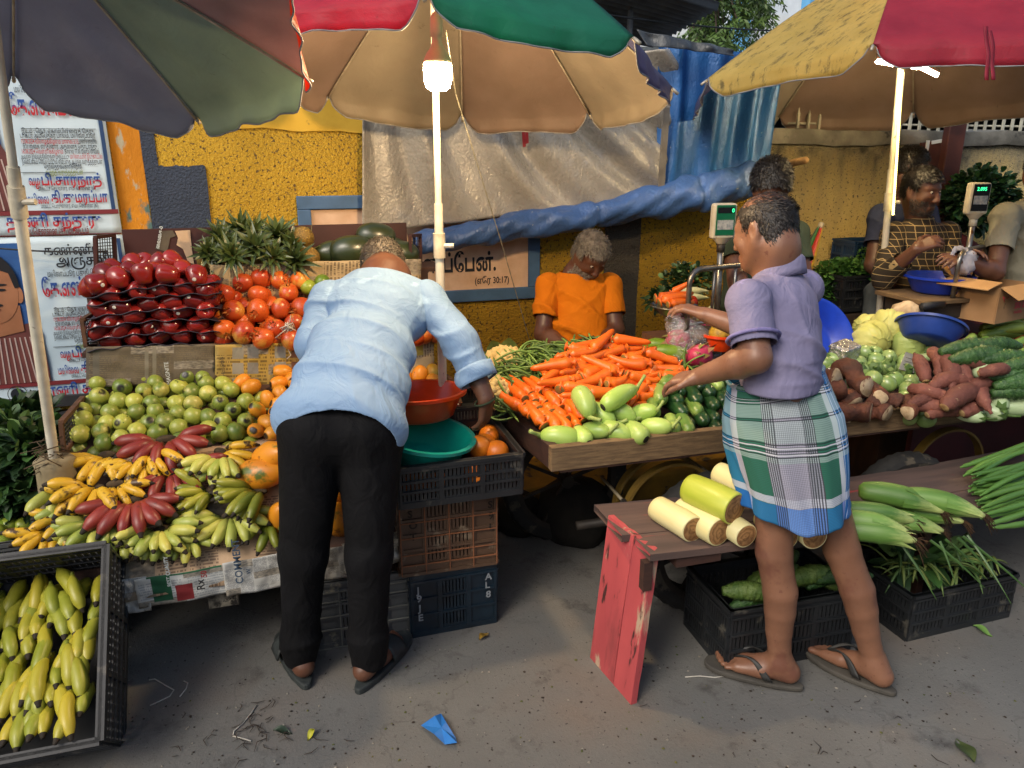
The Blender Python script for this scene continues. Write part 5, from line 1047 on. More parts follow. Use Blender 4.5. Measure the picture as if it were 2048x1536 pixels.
# ---- pineapples and watermelons on the top shelf
m_pl = M('pineapple_leaf', '#33451f', '#4d5a2c', 20, .4, .1, rand=.25, spots=('#8f8348', 14, .63)); m_pb = M('pineapple_skin', '#8a6a24', '#5d4a1e', 90, .6, .8, 160, .006, spots=('#b79a4a', 120, .6))
def crown(seed):
 g = random.Random(seed); mb = MB()
 for k in range(26):
  a = k * 2.4; el = .2 + 1.2 * (1 - k / 26) ** .8; L = g.uniform(.09, .14) * (1.1 - .2 * k / 26); w_ = g.uniform(.014, .020)
  d = V(math.cos(a) * math.sin(el), math.sin(a) * math.sin(el), math.cos(el)); s_ = np.cross(d, V(0, 0, 1)); s_ /= np.linalg.norm(s_) + 1e-6; nn = np.cross(s_, d); b0 = d * .008; pr = None
  for t in np.linspace(0, 1, 6):
   c = b0 + d * L * t - nn * 0 + V(0, 0, -.035 * t * t * math.sin(el)); hw = w_ * (1 - t ** 1.6) + .0006; cur_ = (c - s_ * hw + nn * hw * .35, c, c + s_ * hw + nn * hw * .35)
   if pr: mb.quad([pr[0], pr[1], cur_[1], cur_[0]]); mb.quad([pr[1], pr[2], cur_[2], cur_[1]])
   pr = cur_
 return mb.mesh('crown', m_pl)
crs = var(crown, 4); pbod = blob(round_prof(.055, .085, 14, 0, 0, .7), 28, 3, .01).mesh('pineapple_body', m_pb)
PN = [(440, 478, 3.5), (478, 462, 3.55), (418, 508, 3.44), (465, 512, 3.42), (510, 498, 3.44), (508, 468, 3.53), (556, 474, 3.5), (545, 515, 3.42), (592, 522, 3.42), (584, 492, 3.47), (450, 495, 3.48)]
lb = ['upper left', 'topmost', 'small leftmost', 'lower left', 'middle', 'upper middle', 'upper right', 'lower middle hanging over the paper', 'lower right', 'rightmost low one', 'dark, tucked between the left ones']
for i, (u, v, y) in enumerate(PN):
 e = empty('pineapple', at(u, v, Y=y), f'pineapple with a spiky green crown, the {lb[i]} of the row' if i < 10 else 'pineapple crown tucked dark between the left ones of the row', 'pineapple', 'pineapples on the top shelf', rot=(R(62) + rnd.gauss(0, .25), rnd.gauss(0, .2), rnd.gauss(0, .35)))
 put('crown', crs[i % 4], e, scale=rnd.uniform(.78, .96) * (.75 if i == 2 else 1)); put('pineapple_body', pbod, e, loc=(0, 0, -.085))
for (u, v, y), l in zip(((603, 480, 3.52), (615, 520, 3.47)), ('yellow scaly pineapple without leaves at the right of the pineapple row', 'yellow scaly pineapple end showing above the newspaper edge')):
 put('pineapple', pbod, None, l, 'pineapple', loc=at(u, v, Y=y), rot=(R(60), R(25), 0), scale=.95)
mb = MB()
for d in ((.02, 0, .12), (.085, -.02, .03), (.03, 0, -.05)): p0 = at(618, 500, Y=3.5); mb.tube([p0, p0 + V(*d) * .5 + V(.006, 0, .004), p0 + V(*d)], [.004, .005, .001], 5, sq=.3)
mb.obj('pineapple_leaf', M('pale_leaf', '#7d8042', '#6a6f38', 12, .5), label='loose pale pineapple leaves curving beside the watermelons', cat='leaf')
m_wm = M('watermelon_skin', '#232e1b', '#323d22', 5, .32, .05, spots=('#171f12', 8, .58), rand=.2, **{'Specular IOR Level': .6})
wmm = [blob(round_prof(.075, .105, 18, .002, .003, .82), 32, i, .012).mesh('watermelon', m_wm) for i in range(2)]
for (u, v, y, s, r_), l in zip(((662, 506, 3.5, .85, 75), (703, 502, 3.46, 1.1, 84), (752, 474, 3.54, 1.02, 96), (800, 508, 3.5, 1., 100), (778, 500, 3.56, .9, 80)), ('small dark watermelon at the left end of the watermelons', 'dark green watermelon in front beside the grey hair', 'watermelon on top of the other watermelons', 'dark watermelon at the right end by the wire panel', 'watermelon hidden behind the grey haired head')):
 put('watermelon', wmm[int(s * 100) % 2], None, l, 'watermelon', 'watermelons on the top shelf', loc=at(u, v, Y=y), rot=(R(20), R(r_), R(12)), scale=s * .86)
# ================================================================ bananas
def peel(name, c1, c2, spots=None, tipc='#231c12', stem='#5d6a24', **k):
 return [M(name, c1, c2, 16, .42, .12, 50, .002, spots=spots, rand=.14, **k), M(name + '_stem', stem, '#4a4a1e', 30, .6), M('banana_black_tip', '#1b150d', '#2a2013', 40, .8)]
pe_y = peel('spotted_yellow_peel', '#c79a1c', '#d3ad2f', [('#4a3214', 24, .56), ('#2c1f0f', 11, .6)], stem='#a88a26', rand_to='#b9901f'); pe_g = peel('green_banana_peel', '#8a9a3e', '#a3ad52', [('#5a5c26', 40, .66), ('#39331a', 14, .72)], rand_to='#b0ab50', stem='#7a8a3e')
pe_d = peel('dark_green_banana_peel', '#5c6a1c', '#7d8028', [('#34371a', 34, .66)], rand_to='#93902e'); pe_r = peel('red_banana_peel', '#70231e', '#853226', [('#4f1b16', 22, .66), ('#b5643c', 20, .71)], stem='#6d3a2c'); pe_c = peel('crate_banana_peel', '#838c26', '#9ca03a', [('#4a3a14', 30, .71), ('#c1a52a', 6, .62)], rand_to='#a8982a', stem='#8f9a30')
def banana(L, r, bend, mats, seed, fat=1.):
 """one finger along +x from its stem, arching towards +z"""
 g = random.Random(seed); mb = MB(); n = 15; P, Rr = [], []
 for t in np.linspace(0, 1, n):
  a = bend * (t - .25); P.append((L * t, .006 * math.sin(t * 3 + seed), bend * L * .42 * (math.sin(math.pi * min(1, t * 1.0)) ** 1.0) * .9)); s = t
  Rr.append(r * (.3 + .05 * s if t < .13 else min(1, .42 + (t - .13) / .2 * .58) if t < .33 else 1 if t < .72 else max(.3, 1 - ((t - .72) / .25) ** 1.9 * .72)) * fat)
 P += [(L * 1.02, P[-1][1], P[-1][2] - .003)]; Rr += [r * .26]
 ph = g.uniform(0, 1.2); i0 = len(mb.v); mb.tube(P, Rr, 10, True, 1., 0)
 for vi in range(len(mb.v)): pass
 nr = len(P); ring = 10
 V_ = np.array(mb.v).reshape(nr, ring, 3); C_ = V_.mean(1, keepdims=True); ang = np.arange(ring) * 2 * math.pi / ring + ph
 k = 1 + .055 * np.cos(5 * ang)[None, :, None] * np.clip(np.array(Rr) / r - .3, 0, 1)[:, None, None]; mb.v = [tuple(p) for p in (C_ + (V_ - C_) * k).reshape(-1, 3)]
 for fi in range(len(mb.f)):
  seg = fi // ring; mb.mi[fi] = 1 if seg < 2 else 2 if seg >= nr - 3 else 0
 mb.mi[-2] = 1; mb.mi[-1] = 2
 return mb.mesh('banana', mats)
def bset(mats, L, r, bend, k=5, fat=1.): return [banana(L * (1 + .06 * math.sin(i * 2.1)), r, bend * (1 + .3 * math.sin(i * 1.7)), mats, i, fat) for i in range(k)]
BY, BG, BDk, BRd, BC = bset(pe_y, .135, .0185, .3), bset(pe_g, .13, .0195, .28), bset(pe_d, .14, .0175, .3), bset(pe_r, .15, .0225, .34), bset(pe_c, .165, .0235, .3, 6)
m_cut = M('cut_banana_stalk', '#4a3c26', '#2b2116', 40, .9, .4, 60)
def crownmesh(i):
 mb = blob(round_prof(.022, .016, 9), 14, i, .14); return mb.mesh('crown', m_cut)
bcm = var(crownmesh, 3)
NB1 = V(0, -.652, .758)                       # out of the banana tier
def hand(u, v, face, n, spread, ms, label, lift=.05, L=1., rows=1, pl=None, group='banana hands on the sloping tier', arch=.25, crown_=True):
 """a hand of bananas: crown at pixel u,v; face = turn of the fan in its slope (0 points straight down the slope)"""
 c = at(u, v, plane=(2.46, .362 + lift, .86)) if pl is None else V(*pl)
 e = empty('banana_hand', c, label, 'bananas', group)
 x = V(1, 0, 0); dn = V(0, -.758, -.652); g = random.Random(label)
 if crown_: put('crown', bcm[n % 3], e, loc=NB1 * .008, rot=(R(-40), 0, g.uniform(-.4, .4)), scale=(1 + .05 * n, .8, .9))
 for rw in range(rows):
  k = n - rw * 2
  for i in range(k):
   t = (i / (k - 1) - .5) if k > 1 else 0; th = R(face) + R(spread) * t * 1.0 + g.gauss(0, .05); d = dn * math.cos(th) + x * math.sin(th); d = d + NB1 * (arch + .22 * rw + g.gauss(0, .05)); d /= np.linalg.norm(d)
   b0 = x * math.cos(R(face)) * t * .035 * (k / 6) + NB1 * (.012 * rw) + d * .006
   sc_ = L * g.uniform(.9, 1.06); rot = axes(d, NB1 + x * (t * .9) * .4, g.gauss(0, .15)); put('banana', g.choice(ms), e, loc=b0 - (NB1 * .0), rot=rot, scale=(sc_, sc_ * g.uniform(.95, 1.05), sc_))
 return e
hand(332, 880, 0, 8, 190, BRd, 'hand of red bananas at the back under the guavas', .085, .98, arch=.12); hand(345, 945, 25, 7, 150, BRd, 'hand of red bananas in the middle, half covered by yellow ones', .085, .85, arch=.2); hand(268, 1002, 2, 8, 150, BRd, 'large hand of deep red bananas in the centre front', .11, 1.02, arch=.28)
hand(386, 935, 60, 4, 80, BRd, 'loose group of short red bananas beside the green hand', .09, .72)
hand(214, 912, -38, 5, 100, BY, 'spotted yellow banana hand at the back left under the newspaper', .07, .98); hand(281, 922, -12, 7, 120, BY, 'spotted yellow banana hand in front of the red bananas', .08, .9); hand(305, 907, 18, 4, 70, BY, 'small bright yellow banana hand with a brown stalk', .1, .86)
hand(196, 978, -30, 7, 110, BY, 'large overripe yellow banana hand at the left edge of the board', .08, 1.05, 2); hand(232, 970, 30, 5, 90, BY, 'yellow banana hand leaning on the red bananas', .1, .9)
hand(104, 1060, -25, 6, 120, BY, 'small yellow banana hand hanging over the tipped crate', .05, .85); hand(135, 1030, -60, 3, 60, BY, 'pair of thin yellow bananas lying at the left corner', .05, .9)
hand(122, 975, -5, 3, 60, BG, 'plump pale green bananas at the far left of the board', .05, 1.05)
hand(443, 918, -22, 8, 95, BG, 'pale green banana hand beside the papaya', .085, 1., 2); hand(420, 985, -70, 7, 100, BDk, 'dark green banana hand lying sideways under the pale one', .07, .9, 2); hand(515, 985, -58, 8, 90, BDk, 'dark green banana hand curving below the papaya', .08, 1.02, 2); hand(400, 1020, -85, 6, 70, BDk, 'shaded dark green bananas behind the front hands', .045, .9)
hand(460, 1032, 0, 9, 170, BG, 'wide spread hand of green bananas at the front right', .07, 1.03); hand(322, 1062, 8, 10, 150, BG, 'front hand of green bananas nearest the newspaper edge', .07, .92, 2); hand(203, 1048, -25, 8, 120, BG, 'pale green banana hand behind the tipped crate', .05, 1., 2); hand(255, 1060, -10, 6, 80, BG, 'green banana hand under the large red hand', .04, .95)
hand(440, 905, 70, 3, 50, BY, 'long yellow green bananas behind the pale green hand', .06, 1.0); hand(160, 1010, -15, 6, 110, BG, 'green banana hand under the overripe yellow hand', .045, .9); hand(370, 1075, -5, 6, 110, BG, 'small green banana hand beside the wide one', .045, .8); hand(540, 1040, -20, 5, 90, BDk, 'dark green bananas beside the black trouser leg', .05, .9)
# the tipped crate: hands with their tips towards the street
tb = lambda x, y, z: bc_o + TB @ V(x, y, z)
cells = {}; g = random.Random(4); pts = []
for _ in range(9000):
 x, y = g.uniform(-BW / 2 + .03, BW / 2 - .05), g.uniform(-BD / 2 + .015, BD / 2 - .12)
 if all((x - a) ** 2 + ((y - b2) * .78) ** 2 > .0335 ** 2 for a, b2, _ in pts): pts.append((x, y, g.uniform(-.012, .012)))
 if len(pts) > 190: break
for x, y, j in pts:
 dep = BH * .93 - .2 * ((y + BD / 2) / BD) + .04 * math.sin(x * 9) + j; cells.setdefault((int((x + BW / 2) / .145), int((y + BD / 2) / .1)), []).append((x, y, dep))
hl = []
for key, L_ in sorted(cells.items()):
 c0 = tb(*np.mean(L_, 0)) + V(0, .08, 0); e = empty('banana_hand', c0, 'x', 'bananas', 'greenish banana hands in the tipped crate'); hl.append(e)
 tw = g.gauss(0, .25)
 for x, y, dep in L_:
  tipp = tb(x, y, dep); d = V(g.gauss(0, .14) + tw * .35 + x * .6, -.78, -.16 + g.gauss(0, .14)); d /= np.linalg.norm(d); L = .165 * g.uniform(.9, 1.08); s = L / .165
  put('banana', g.choice(BC), e, loc=tipp - d * .168 * s - c0, rot=axes(d, V(g.gauss(0, .35), -.7, .75), g.gauss(0, .3)), scale=(s, s * .9, s * .9))
label_rows(hl, 'greenish yellow banana hand', 'the tipped black crate', 5)
# ---- papayas, oranges, dates, limes
m_pap = M('papaya_skin', '#c77416', '#d48a1f', 6, .4, .12, 40, .003, spots=[('#56601c', 7, .57), ('#8f5417', 26, .6)], rand=.12)
pap = [blob([(.0008, -.12), (.012, -.116), (.03, -.1), (.05, -.065), (.06, -.02), (.058, .03), (.047, .07), (.03, .1), (.014, .115), (.0008, .12)], 26, i, .035).mesh('papaya', m_pap) for i in range(3)]
for (u, v, lf, s, r_), l in zip(((512, 950, .1, 1., (R(75), R(20), R(60))), (540, 915, .12, .95, (R(60), R(-20), R(40))), (676, 1040, .06, .85, (R(35), R(-8), 0)), (668, 990, .08, .9, (R(40), R(10), 0)), (560, 1035, .07, .8, (R(40), R(10), 0)), (600, 970, .07, 1, (R(60), R(40), 0)), (620, 1050, .05, .85, (R(40), R(-10), 0)), (720, 1030, .05, .9, (R(45), 0, 0))),
  ('large orange papaya with a green blotch beside the black trousers', 'orange papaya behind the large blotched one', 'small yellow orange papaya standing between the trouser legs', 'papaya behind the small one between the legs', 'orange papaya cut off by the left trouser leg', 'papaya hidden behind the left trouser leg', 'papaya lying behind the left knee', 'papaya hidden behind the right trouser leg')):
 put('papaya', pap[len(l) % 3], None, l, 'papaya', 'papayas on the banana tier', loc=at(u, v, plane=(2.46, .362 + lf, .86)), rot=r_, scale=s)
m_orng = M('orange_peel', '#cc6a14', '#d87a1c', 12, .4, .3, 160, .002, rand=.12)
org = [blob(round_prof(.042, .04, 12, .001, .003), 22, i, .02).mesh('orange', m_orng) for i in range(2)]
for (x, y, z), l in zip(((.66, 2.42, .7), (.6, 2.44, .715), (.56, 2.34, .66), (.52, 2.6, .65), (.64, 2.52, .69), (.6, 2.6, .66), (.42, 2.36, .64), (.35, 2.36, .64), (.38, 2.62, .64), (.68, 2.6, .69)), ('orange at the right corner of the black crate', 'largest orange in the black crate', 'orange close to the teal basin', 'orange behind the teal basin', 'orange second from the right in the black crate', 'orange at the back of the black crate', 'orange under the teal basin', 'orange at the left under the basins', 'orange hidden below the orange basin', 'orange in the rear right corner of the crate')):
 put('orange', org[len(l) % 2], None, l, 'orange', 'oranges in the black crate', loc=(x, y, z), rot=rrot(), scale=1.05)
dt = blob(round_prof(.011, .017, 8), 10, 0, .05).mesh('date', M('brown_date', '#2c120d', '#47201a', 20, .3, rand=.3))
for k in range(14): put('date', dt, None, 'small brown date in the shallow black tray', 'date', 'dates in the shallow tray', loc=(rnd.uniform(.48, .74), rnd.uniform(2.7, 2.84), .745 + rnd.uniform(0, .012)), rot=rrot())
lm2 = [put('sweet_lime', rnd.choice(lime), None, 'x', 'sweet lime', 'limes in the grey crate', loc=(gq[0] - .17 + rnd.uniform(-.12, .13), gq[1] - .06 + rnd.uniform(-.14, .14), .43 + rnd.uniform(-.01, .02)), rot=rrot(), scale=.95) for _ in range(16)]
label_rows(lm2, 'pale green lime', 'the grey crate at the left edge', 4)
# ---- leafy greens at the far left: bundles of long leaves
m_leafg = [M('spinach_leaf_' + k, a_, b2, 14, .5, .15, rand=.25) for k, a_, b2 in (('dark', '#1c331a', '#27431f'), ('mid', '#2c4a22', '#3a5c2a'), ('pale', '#4d6b33', '#63804a'))]
def greens(nm, label, c, ext, n, leaf=(.05, .09), seed=0, mats=m_leafg, cat='greens', wd=.24, up=.5, stem=None, group=None, pick=(.5, .35, .15), droop=.25):
 g = random.Random(seed); e = empty(nm, c, label, cat, group); mbs = [MB() for _ in mats]
 for k in range(n):
  d = V(g.gauss(0, 1), g.gauss(0, 1), g.gauss(0, 1)); d /= np.linalg.norm(d); rr = g.random() ** .45; p = d * rr * V(*ext); dr = d * V(1, 1, 1) + V(g.gauss(0, .6), g.gauss(0, .6) - .35, up + g.gauss(0, .5)); dr /= np.linalg.norm(dr); L = g.uniform(*leaf); w_ = L * wd * g.uniform(.8, 1.2)
  s_ = np.cross(dr, V(g.gauss(0, .4), g.gauss(0, .4), 1)); s_ /= np.linalg.norm(s_) + 1e-6; nn = np.cross(s_, dr); m_ = mbs[g.choices(range(len(mats)), pick[:len(mats)])[0]]; pr = None
  for t in (0, .3, .6, .85, 1):
   c_ = p + dr * L * t - V(0, 0, droop) * L * t * t; hw = w_ * math.sin(math.pi * min(.97, t * .82 + .12)) ** .8 if t < 1 else .0005; cu = (c_ - s_ * hw + nn * hw * .3, c_, c_ + s_ * hw + nn * hw * .3)
   if pr: m_.quad([pr[0], pr[1], cu[1], cu[0]]); m_.quad([pr[1], pr[2], cu[2], cu[1]])
   pr = cu
  if stem and k % 3 == 0: m_.tube([V(0, 0, -ext[2] * .6) + p * .3, p * .7, p + dr * L * .3], .0016, 4)
 for m_, mm in zip(mbs, mats):
  if m_.f: m_.obj('leaves', mm, e, smooth=True)
 return e
for i, (u, v, y, l) in enumerate(((30, 880, 3.2, 'bundle of leafy greens nearest the poster'), (75, 905, 3.05, 'bundle of dark leafy greens beside the white pole'), (20, 950, 3.0, 'bundle of leafy greens above the grey crate'), (70, 985, 2.95, 'drooping dark greens behind the dirty drum'), (-10, 900, 3.25, 'leafy greens cut by the left edge of the picture'), (50, 850, 3.4, 'pale leafy greens under the black ledge'))):
 greens('leafy_greens', l, at(u, v, Y=y), (.12, .1, .1), 260, (.07, .12), i, wd=.2, group='bundles of leafy greens at the left')
MB().box((-1.25, 3.2, .28), (.75, .6, .55)).obj('wooden_table', M('dark_table_wood', '#2b221a', '#1f1913', 8, .9, .4), smooth=False, label='dark low table under the leafy greens', cat='table')
# ================================================================ vegetables on the carts
PC1 = (2.31, .725, .46)                      # the heap on the first cart: height rises away from the street
m_car = M('carrot_skin', '#cf5a10', '#de6e1a', 14, .42, .25, 90, .002, spots=[('#a3410d', 70, .68)], rand=.14, stretch=(1.5, 1, 1), rand_to='#d2600f'); m_cart = M('carrot_crown', '#5d5a2c', '#8f6a2c', 60, .7)
def tapered(mats, L, r, seed, bend=.06, prof=None, n=12, rings=None, capm=None, seg=16):
 g = random.Random(seed); ts = np.concatenate([[0, .012, .035], np.linspace(.08, 1, seg - 3)]); P = [(L * t, bend * L * math.sin(math.pi * t) * math.cos(seed), bend * L * math.sin(math.pi * t)) for t in ts]
 Rr = [r * prof(t) * (1 + (rings or 0) * math.sin(t * 60 + seed) * (t > .06)) for t in ts]; mb = MB(); mb.tube(P, Rr, n)
 if capm is not None:
  for i in range(len(mb.f)):
   if i < n * capm: mb.mi[i] = 1
  mb.mi[-2] = 1
 return mb.mesh('veg', mats)
cprof = lambda t: .42 if t < .001 else (.72 if t < .02 else (.92 if t < .05 else max(.1, 1 - .62 * ((t - .1) / .9) ** 1.1))) if t < .96 else .16
def ren(ms, nm):
 for m_ in ms: m_.name = nm
 return ms
cars = ren([tapered([m_car, m_cart], .16, .0235, i, .05 * (i % 3), cprof, 12, .018, 1) for i in range(6)], 'carrot')
def lay(ms, p, d, up, name, cat, group=None, label='x', s=1., roll=0, off=(0, 0, 0)):
 return put(name, ms if not isinstance(ms, list) else rnd.choice(ms), None, label, cat, group, loc=V(*p) + V(*off), rot=axes(d, up, roll), scale=s)
g = random.Random(21); NU = V(0, -.42, .9)
poly_c1 = [(1034, 812), (1075, 782), (1130, 760), (1225, 800), (1150, 870), (1098, 866)]
heads = scatter(poly_c1, (2.31, .755, .40), .0385, 62, 3); C1 = []
for p in heads: C1.append(lay(cars, p, V(-.22 + g.gauss(0, .1), .9, .25 + g.gauss(0, .06)), NU, 'carrot', 'carrot', 'carrots lined up at the front of the heap', s=g.uniform(.85, 1.1), roll=g.uniform(0, 6)))
label_rows(C1, 'carrot lying crown first', 'the lined up carrots', 8)
poly_c2 = [(1092, 752), (1132, 712), (1180, 688), (1270, 690), (1325, 720), (1352, 762), (1300, 790), (1230, 788), (1200, 800), (1110, 775)]
C2 = []
for lay_, (dm, nn_, dz) in enumerate(((.045, 46, -.03), (.052, 52, .0), (.085, 20, .022))):
 for p in scatter(poly_c2, (2.31, .765, .47), dm, nn_, 40 + lay_):
  a = g.uniform(-.75, .75) + (math.pi if g.random() < .5 else 0); d = V(math.cos(a), math.sin(a) * .85, math.sin(a) * .4 + g.gauss(0, .12)); d /= np.linalg.norm(d); s = g.uniform(.85, 1.25)
  (C2 if lay_ else C1).append(lay(cars, p - d * .08 * s + V(0, -.25 * dz, dz), d, NU, 'carrot', 'carrot', 'carrots tumbled on the top of the heap', s=s, roll=g.uniform(0, 6)))
for o_ in C1:
 if o_['label'] == 'x': o_['label'] = 'carrot underneath the tumbled carrots, only glimpsed between them'
label_rows(C2, 'bright orange carrot', 'the tumbled carrot heap', 9)
# beans: one object each
m_bean = M('green_bean', '#3f5a24', '#5b7a34', 30, .5, .1, rand=.28, rand_to='#6f8a3e')
beans = ren([tapered([m_bean], .115 * (1 + .1 * i), .0042, i, .10 + .05 * (i % 3), lambda t: .3 if t < .02 else .7 if t < .08 else 1 if t < .9 else .45 if t < .97 else .12, 7, .06, seg=13) for i in range(6)], 'green_bean')
poly_b = [(985, 788), (978, 745), (1010, 712), (1075, 694), (1180, 684), (1250, 690), (1180, 700), (1090, 745), (1040, 768), (1010, 800), (995, 820)]
PB = (2.5, .80, .42); n = 0
for dm, nn_, dz in ((.019, 118, -.022), (.0185, 135, 0.), (.03, 33, .014)):
 for p in scatter(poly_b, PB, dm, nn_, 60 + nn_):
  a = g.gauss(-.9, .75); d = V(math.cos(a), math.sin(a), math.sin(a) * .42 + g.gauss(0, .16)); d /= np.linalg.norm(d); s = g.uniform(.8, 1.15)
  lay(beans, p - d * .06 * s + V(0, 0, dz), d, NU, 'green_bean', 'green bean', 'green beans heaped behind the carrots', 'slender green bean in the heap between cauliflowers and carrots', s, g.uniform(0, 6))
# cauliflowers
m_cf = M('cauliflower_curd', '#d3bd85', '#c2a768', 40, .75, .8, 120, .006, spots=('#8f7a45', 60, .68)); m_cfl = M('cauliflower_leaf', '#56703a', '#7d9455', 12, .5, rand=.15)
def cauli(seed):
 g2 = random.Random(seed); mb = MB()
 for k in range(60):
  a = k * 2.39996; z = 1 - k / 60 * .95; rr = math.sqrt(max(0, 1 - z * z)); c = V(rr * math.cos(a), rr * math.sin(a), z * .75) * .06; r_ = g2.uniform(.014, .02); mb.lathe([(max(.0008, r_ * math.sin(t)), -r_ * math.cos(t)) for t in np.linspace(0, math.pi, 6)], 8, tuple(c), fn=lambda a_, z_: 1 + .2 * math.sin(a_ * 4 + k))
 lf = MB()
 for k in range(9):
  a = k * .7 + g2.random() * .2; d = V(math.cos(a), math.sin(a), 0); s_ = V(-d[1], d[0], 0); pr = None; L = g2.uniform(.055, .085)
  for t in np.linspace(0, 1, 6):
   c = d * (.03 + .055 * math.sin(t * 1.8)) + V(0, 0, -.03 + L * t); hw = .035 * math.sin(math.pi * min(.96, .2 + t * .8)); cu = (c - s_ * hw - d * hw * .3, c, c + s_ * hw - d * hw * .3)
   if pr: lf.quad([pr[0], pr[1], cu[1], cu[0]]); lf.quad([pr[1], pr[2], cu[2], cu[1]])
   pr = cu
 return mb.mesh('curd', m_cf), lf.mesh('leaves', m_cfl)
cfm = [cauli(i) for i in range(2)]
for i, (u, v, y, s, l) in enumerate(((1008, 726, 2.88, 1.45, 'large cream cauliflower at the back left corner of the cart'), (986, 772, 2.66, 1.15, 'cauliflower in front of the large one, half under beans'), (1086, 695, 3.1, .85, 'small cauliflower behind the beans in front of the orange shirt'), (1216, 690, 3.05, .8, 'small yellowish cauliflower behind the carrots'))):
 e = empty('cauliflower', at(u, v, Y=y) + V(0, 0, -.03), l, 'cauliflower', rot=(R(38), R(-20 if i < 2 else 0), i * 1.3)); put('curd', cfm[i % 2][0], e, scale=s); put('leaves', cfm[i % 2][1], e, scale=s)
# bottle gourds
m_bg = M('bottle_gourd_skin', '#8fae4e', '#a9c069', 7, .35, .06, 50, .001, spots=[('#c9d396', 60, .68), ('#6d9038', 9, .64)], rand=.12, **{'Specular IOR Level': .5}); m_bst = M('gourd_stem', '#93a45c', '#7d8f48', 30, .6); m_bend = M('gourd_blossom_end', '#2b261a', '#1c1810', 30, .8)
def gourd(L, r, seed, stem=True):
 mb = MB(); pf = [(.06, 0), (.4, .01), (.72, .06), (.93, .17), (1, .32), (.98, .5), (.9, .66), (.76, .8), (.58, .9), (.36, .965), (.2, .985)]
 ts = [q[1] for q in pf]; P = [(L * t, .05 * L * math.sin(t * 3 + seed), .06 * L * math.sin(math.pi * t)) for t in ts]; mb.tube(P, [r * q[0] for q in pf], 22); mb.mi[-2] = 2
 for i in range(22): mb.mi[i] = 2 if seed % 2 else 0
 mb.cur = 1
 if stem: mb.tube([P[-1], (L * 1.06, P[-1][1] + .004, .008), (L * 1.2, P[-1][1] + .014, .02), (L * 1.29, P[-1][1] + .02, .03)], [.011, .0075, .0065, .0075], 8)
 return mb.mesh('bottle_gourd', [m_bg, m_bst, m_bend])
gd = [gourd(.125, .038, i) for i in range(3)]; gl = gourd(.19, .037, 5, True)
GD = [(1238, 797, .82, (.94, .3, .16), gl, .98, 'long pale bottle gourd lying across the carrots'), (1165, 806, .82, (.05, -.75, -.5), gd[0], 1.05, 'bright green bottle gourd standing on end at the carrot front'), (1200, 832, .80, (.55, -.6, -.25), gd[1], .98, 'bottle gourd with its stem down, right of the upright one'), (1240, 826, .80, (.7, -.5, -.2), gd[2], 1., 'bottle gourd with a long stem below the long pale gourd'), (1288, 828, .80, (.55, -.6, .35), gd[0], .85, 'bottle gourd in the upper row nearest the striped cucumbers'), (1312, 858, .76, (.75, -.55, .25), gd[1], .95, 'bottle gourd at the right end of the front row, stem raised'), (1272, 866, .755, (-.3, .9, .1), gd[1], .98, 'bottle gourd showing its dark blossom end in the front row'), (1232, 866, .755, (.75, -.6, -.1), gd[2], 1., 'bottle gourd with its stem to the right in the front row'), (1190, 866, .755, (.55, -.7, .2), gd[0], .92, 'small round bottle gourd with a bent stem in the front row'), (1163, 874, .75, (-.2, .95, .1), gd[1], .9, 'bottle gourd with a blossom scar, second in the front row'), (1120, 876, .75, (-.93, .2, .1), gd[1], 1.12, 'large bottle gourd in the front left corner of the cart')]
for u, v, z, d, me, s, l in GD:
 p = at(u, v, Z=z) if z != .82 else at(u, v, plane=(2.31, .815, .47)); d = V(*d); d /= np.linalg.norm(d); put('bottle_gourd', me, None, l, 'bottle gourd', 'bottle gourds at the front of the cart', loc=p - d * (.06 if me is not gl else .09) * s, rot=axes(d, (0, -.3, 1)), scale=s)
# cucumbers
m_cud = M('dark_cucumber_skin', '#132c17', '#23431f', 12, .3, .15, 90, .002, spots=[('#5d7a45', 40, .7)], rand=.25, stretch=(.25, 1.5, 1.5), **{'Specular IOR Level': .5}); m_cul = M('striped_cucumber_skin', '#5f8038', '#8fa654', 14, .35, .15, 90, .002, rand=.18, stretch=(.15, 1.6, 1.6), lo=.42, hi=.58)
kprof = lambda t: .15 if t < .001 else .62 if t < .05 else .9 if t < .14 else 1. if t < .85 else .8 if t < .94 else .45 if t < .99 else .1
cud = ren([tapered([m_cud], .16, .026, i, .03, kprof, 14, .01) for i in range(3)], 'cucumber'); cul = ren([tapered([m_cul], .13, .028, i, .03, kprof, 14, .01) for i in range(3)], 'cucumber')
PK = (2.31, .745, .62)
CU = []
for p in scatter([(1352, 865), (1358, 785), (1400, 772), (1560, 768), (1560, 862)], PK, .049, 44, 9): CU.append(lay(cud if g.random() < .85 else cul, p, V(g.gauss(.1, .12), 1, g.gauss(.1, .08)), NU, 'cucumber', 'cucumber', 'dark cucumbers stacked beside the lungi', s=g.uniform(.92, 1.12), roll=g.uniform(0, 6)))
label_rows(CU, 'dark green cucumber', 'the cucumber stack', 5)
CL_ = [lay(cul, at(u, v, plane=PK), V(dx, 1, .15), NU, 'cucumber', 'cucumber', 'pale striped cucumbers beside the gourds', s=s, roll=g.uniform(0, 6), off=(0, -.015, .01)) for u, v, dx, s in ((1338, 782, .5, 1.1), (1318, 806, .5, 1.), (1306, 832, .4, .92), (1346, 866, .3, .95), (1375, 866, .2, .95), (1325, 775, .7, 1.))]
label_rows(CL_, 'pale green striped cucumber', 'the striped ones beside the gourds', 3)
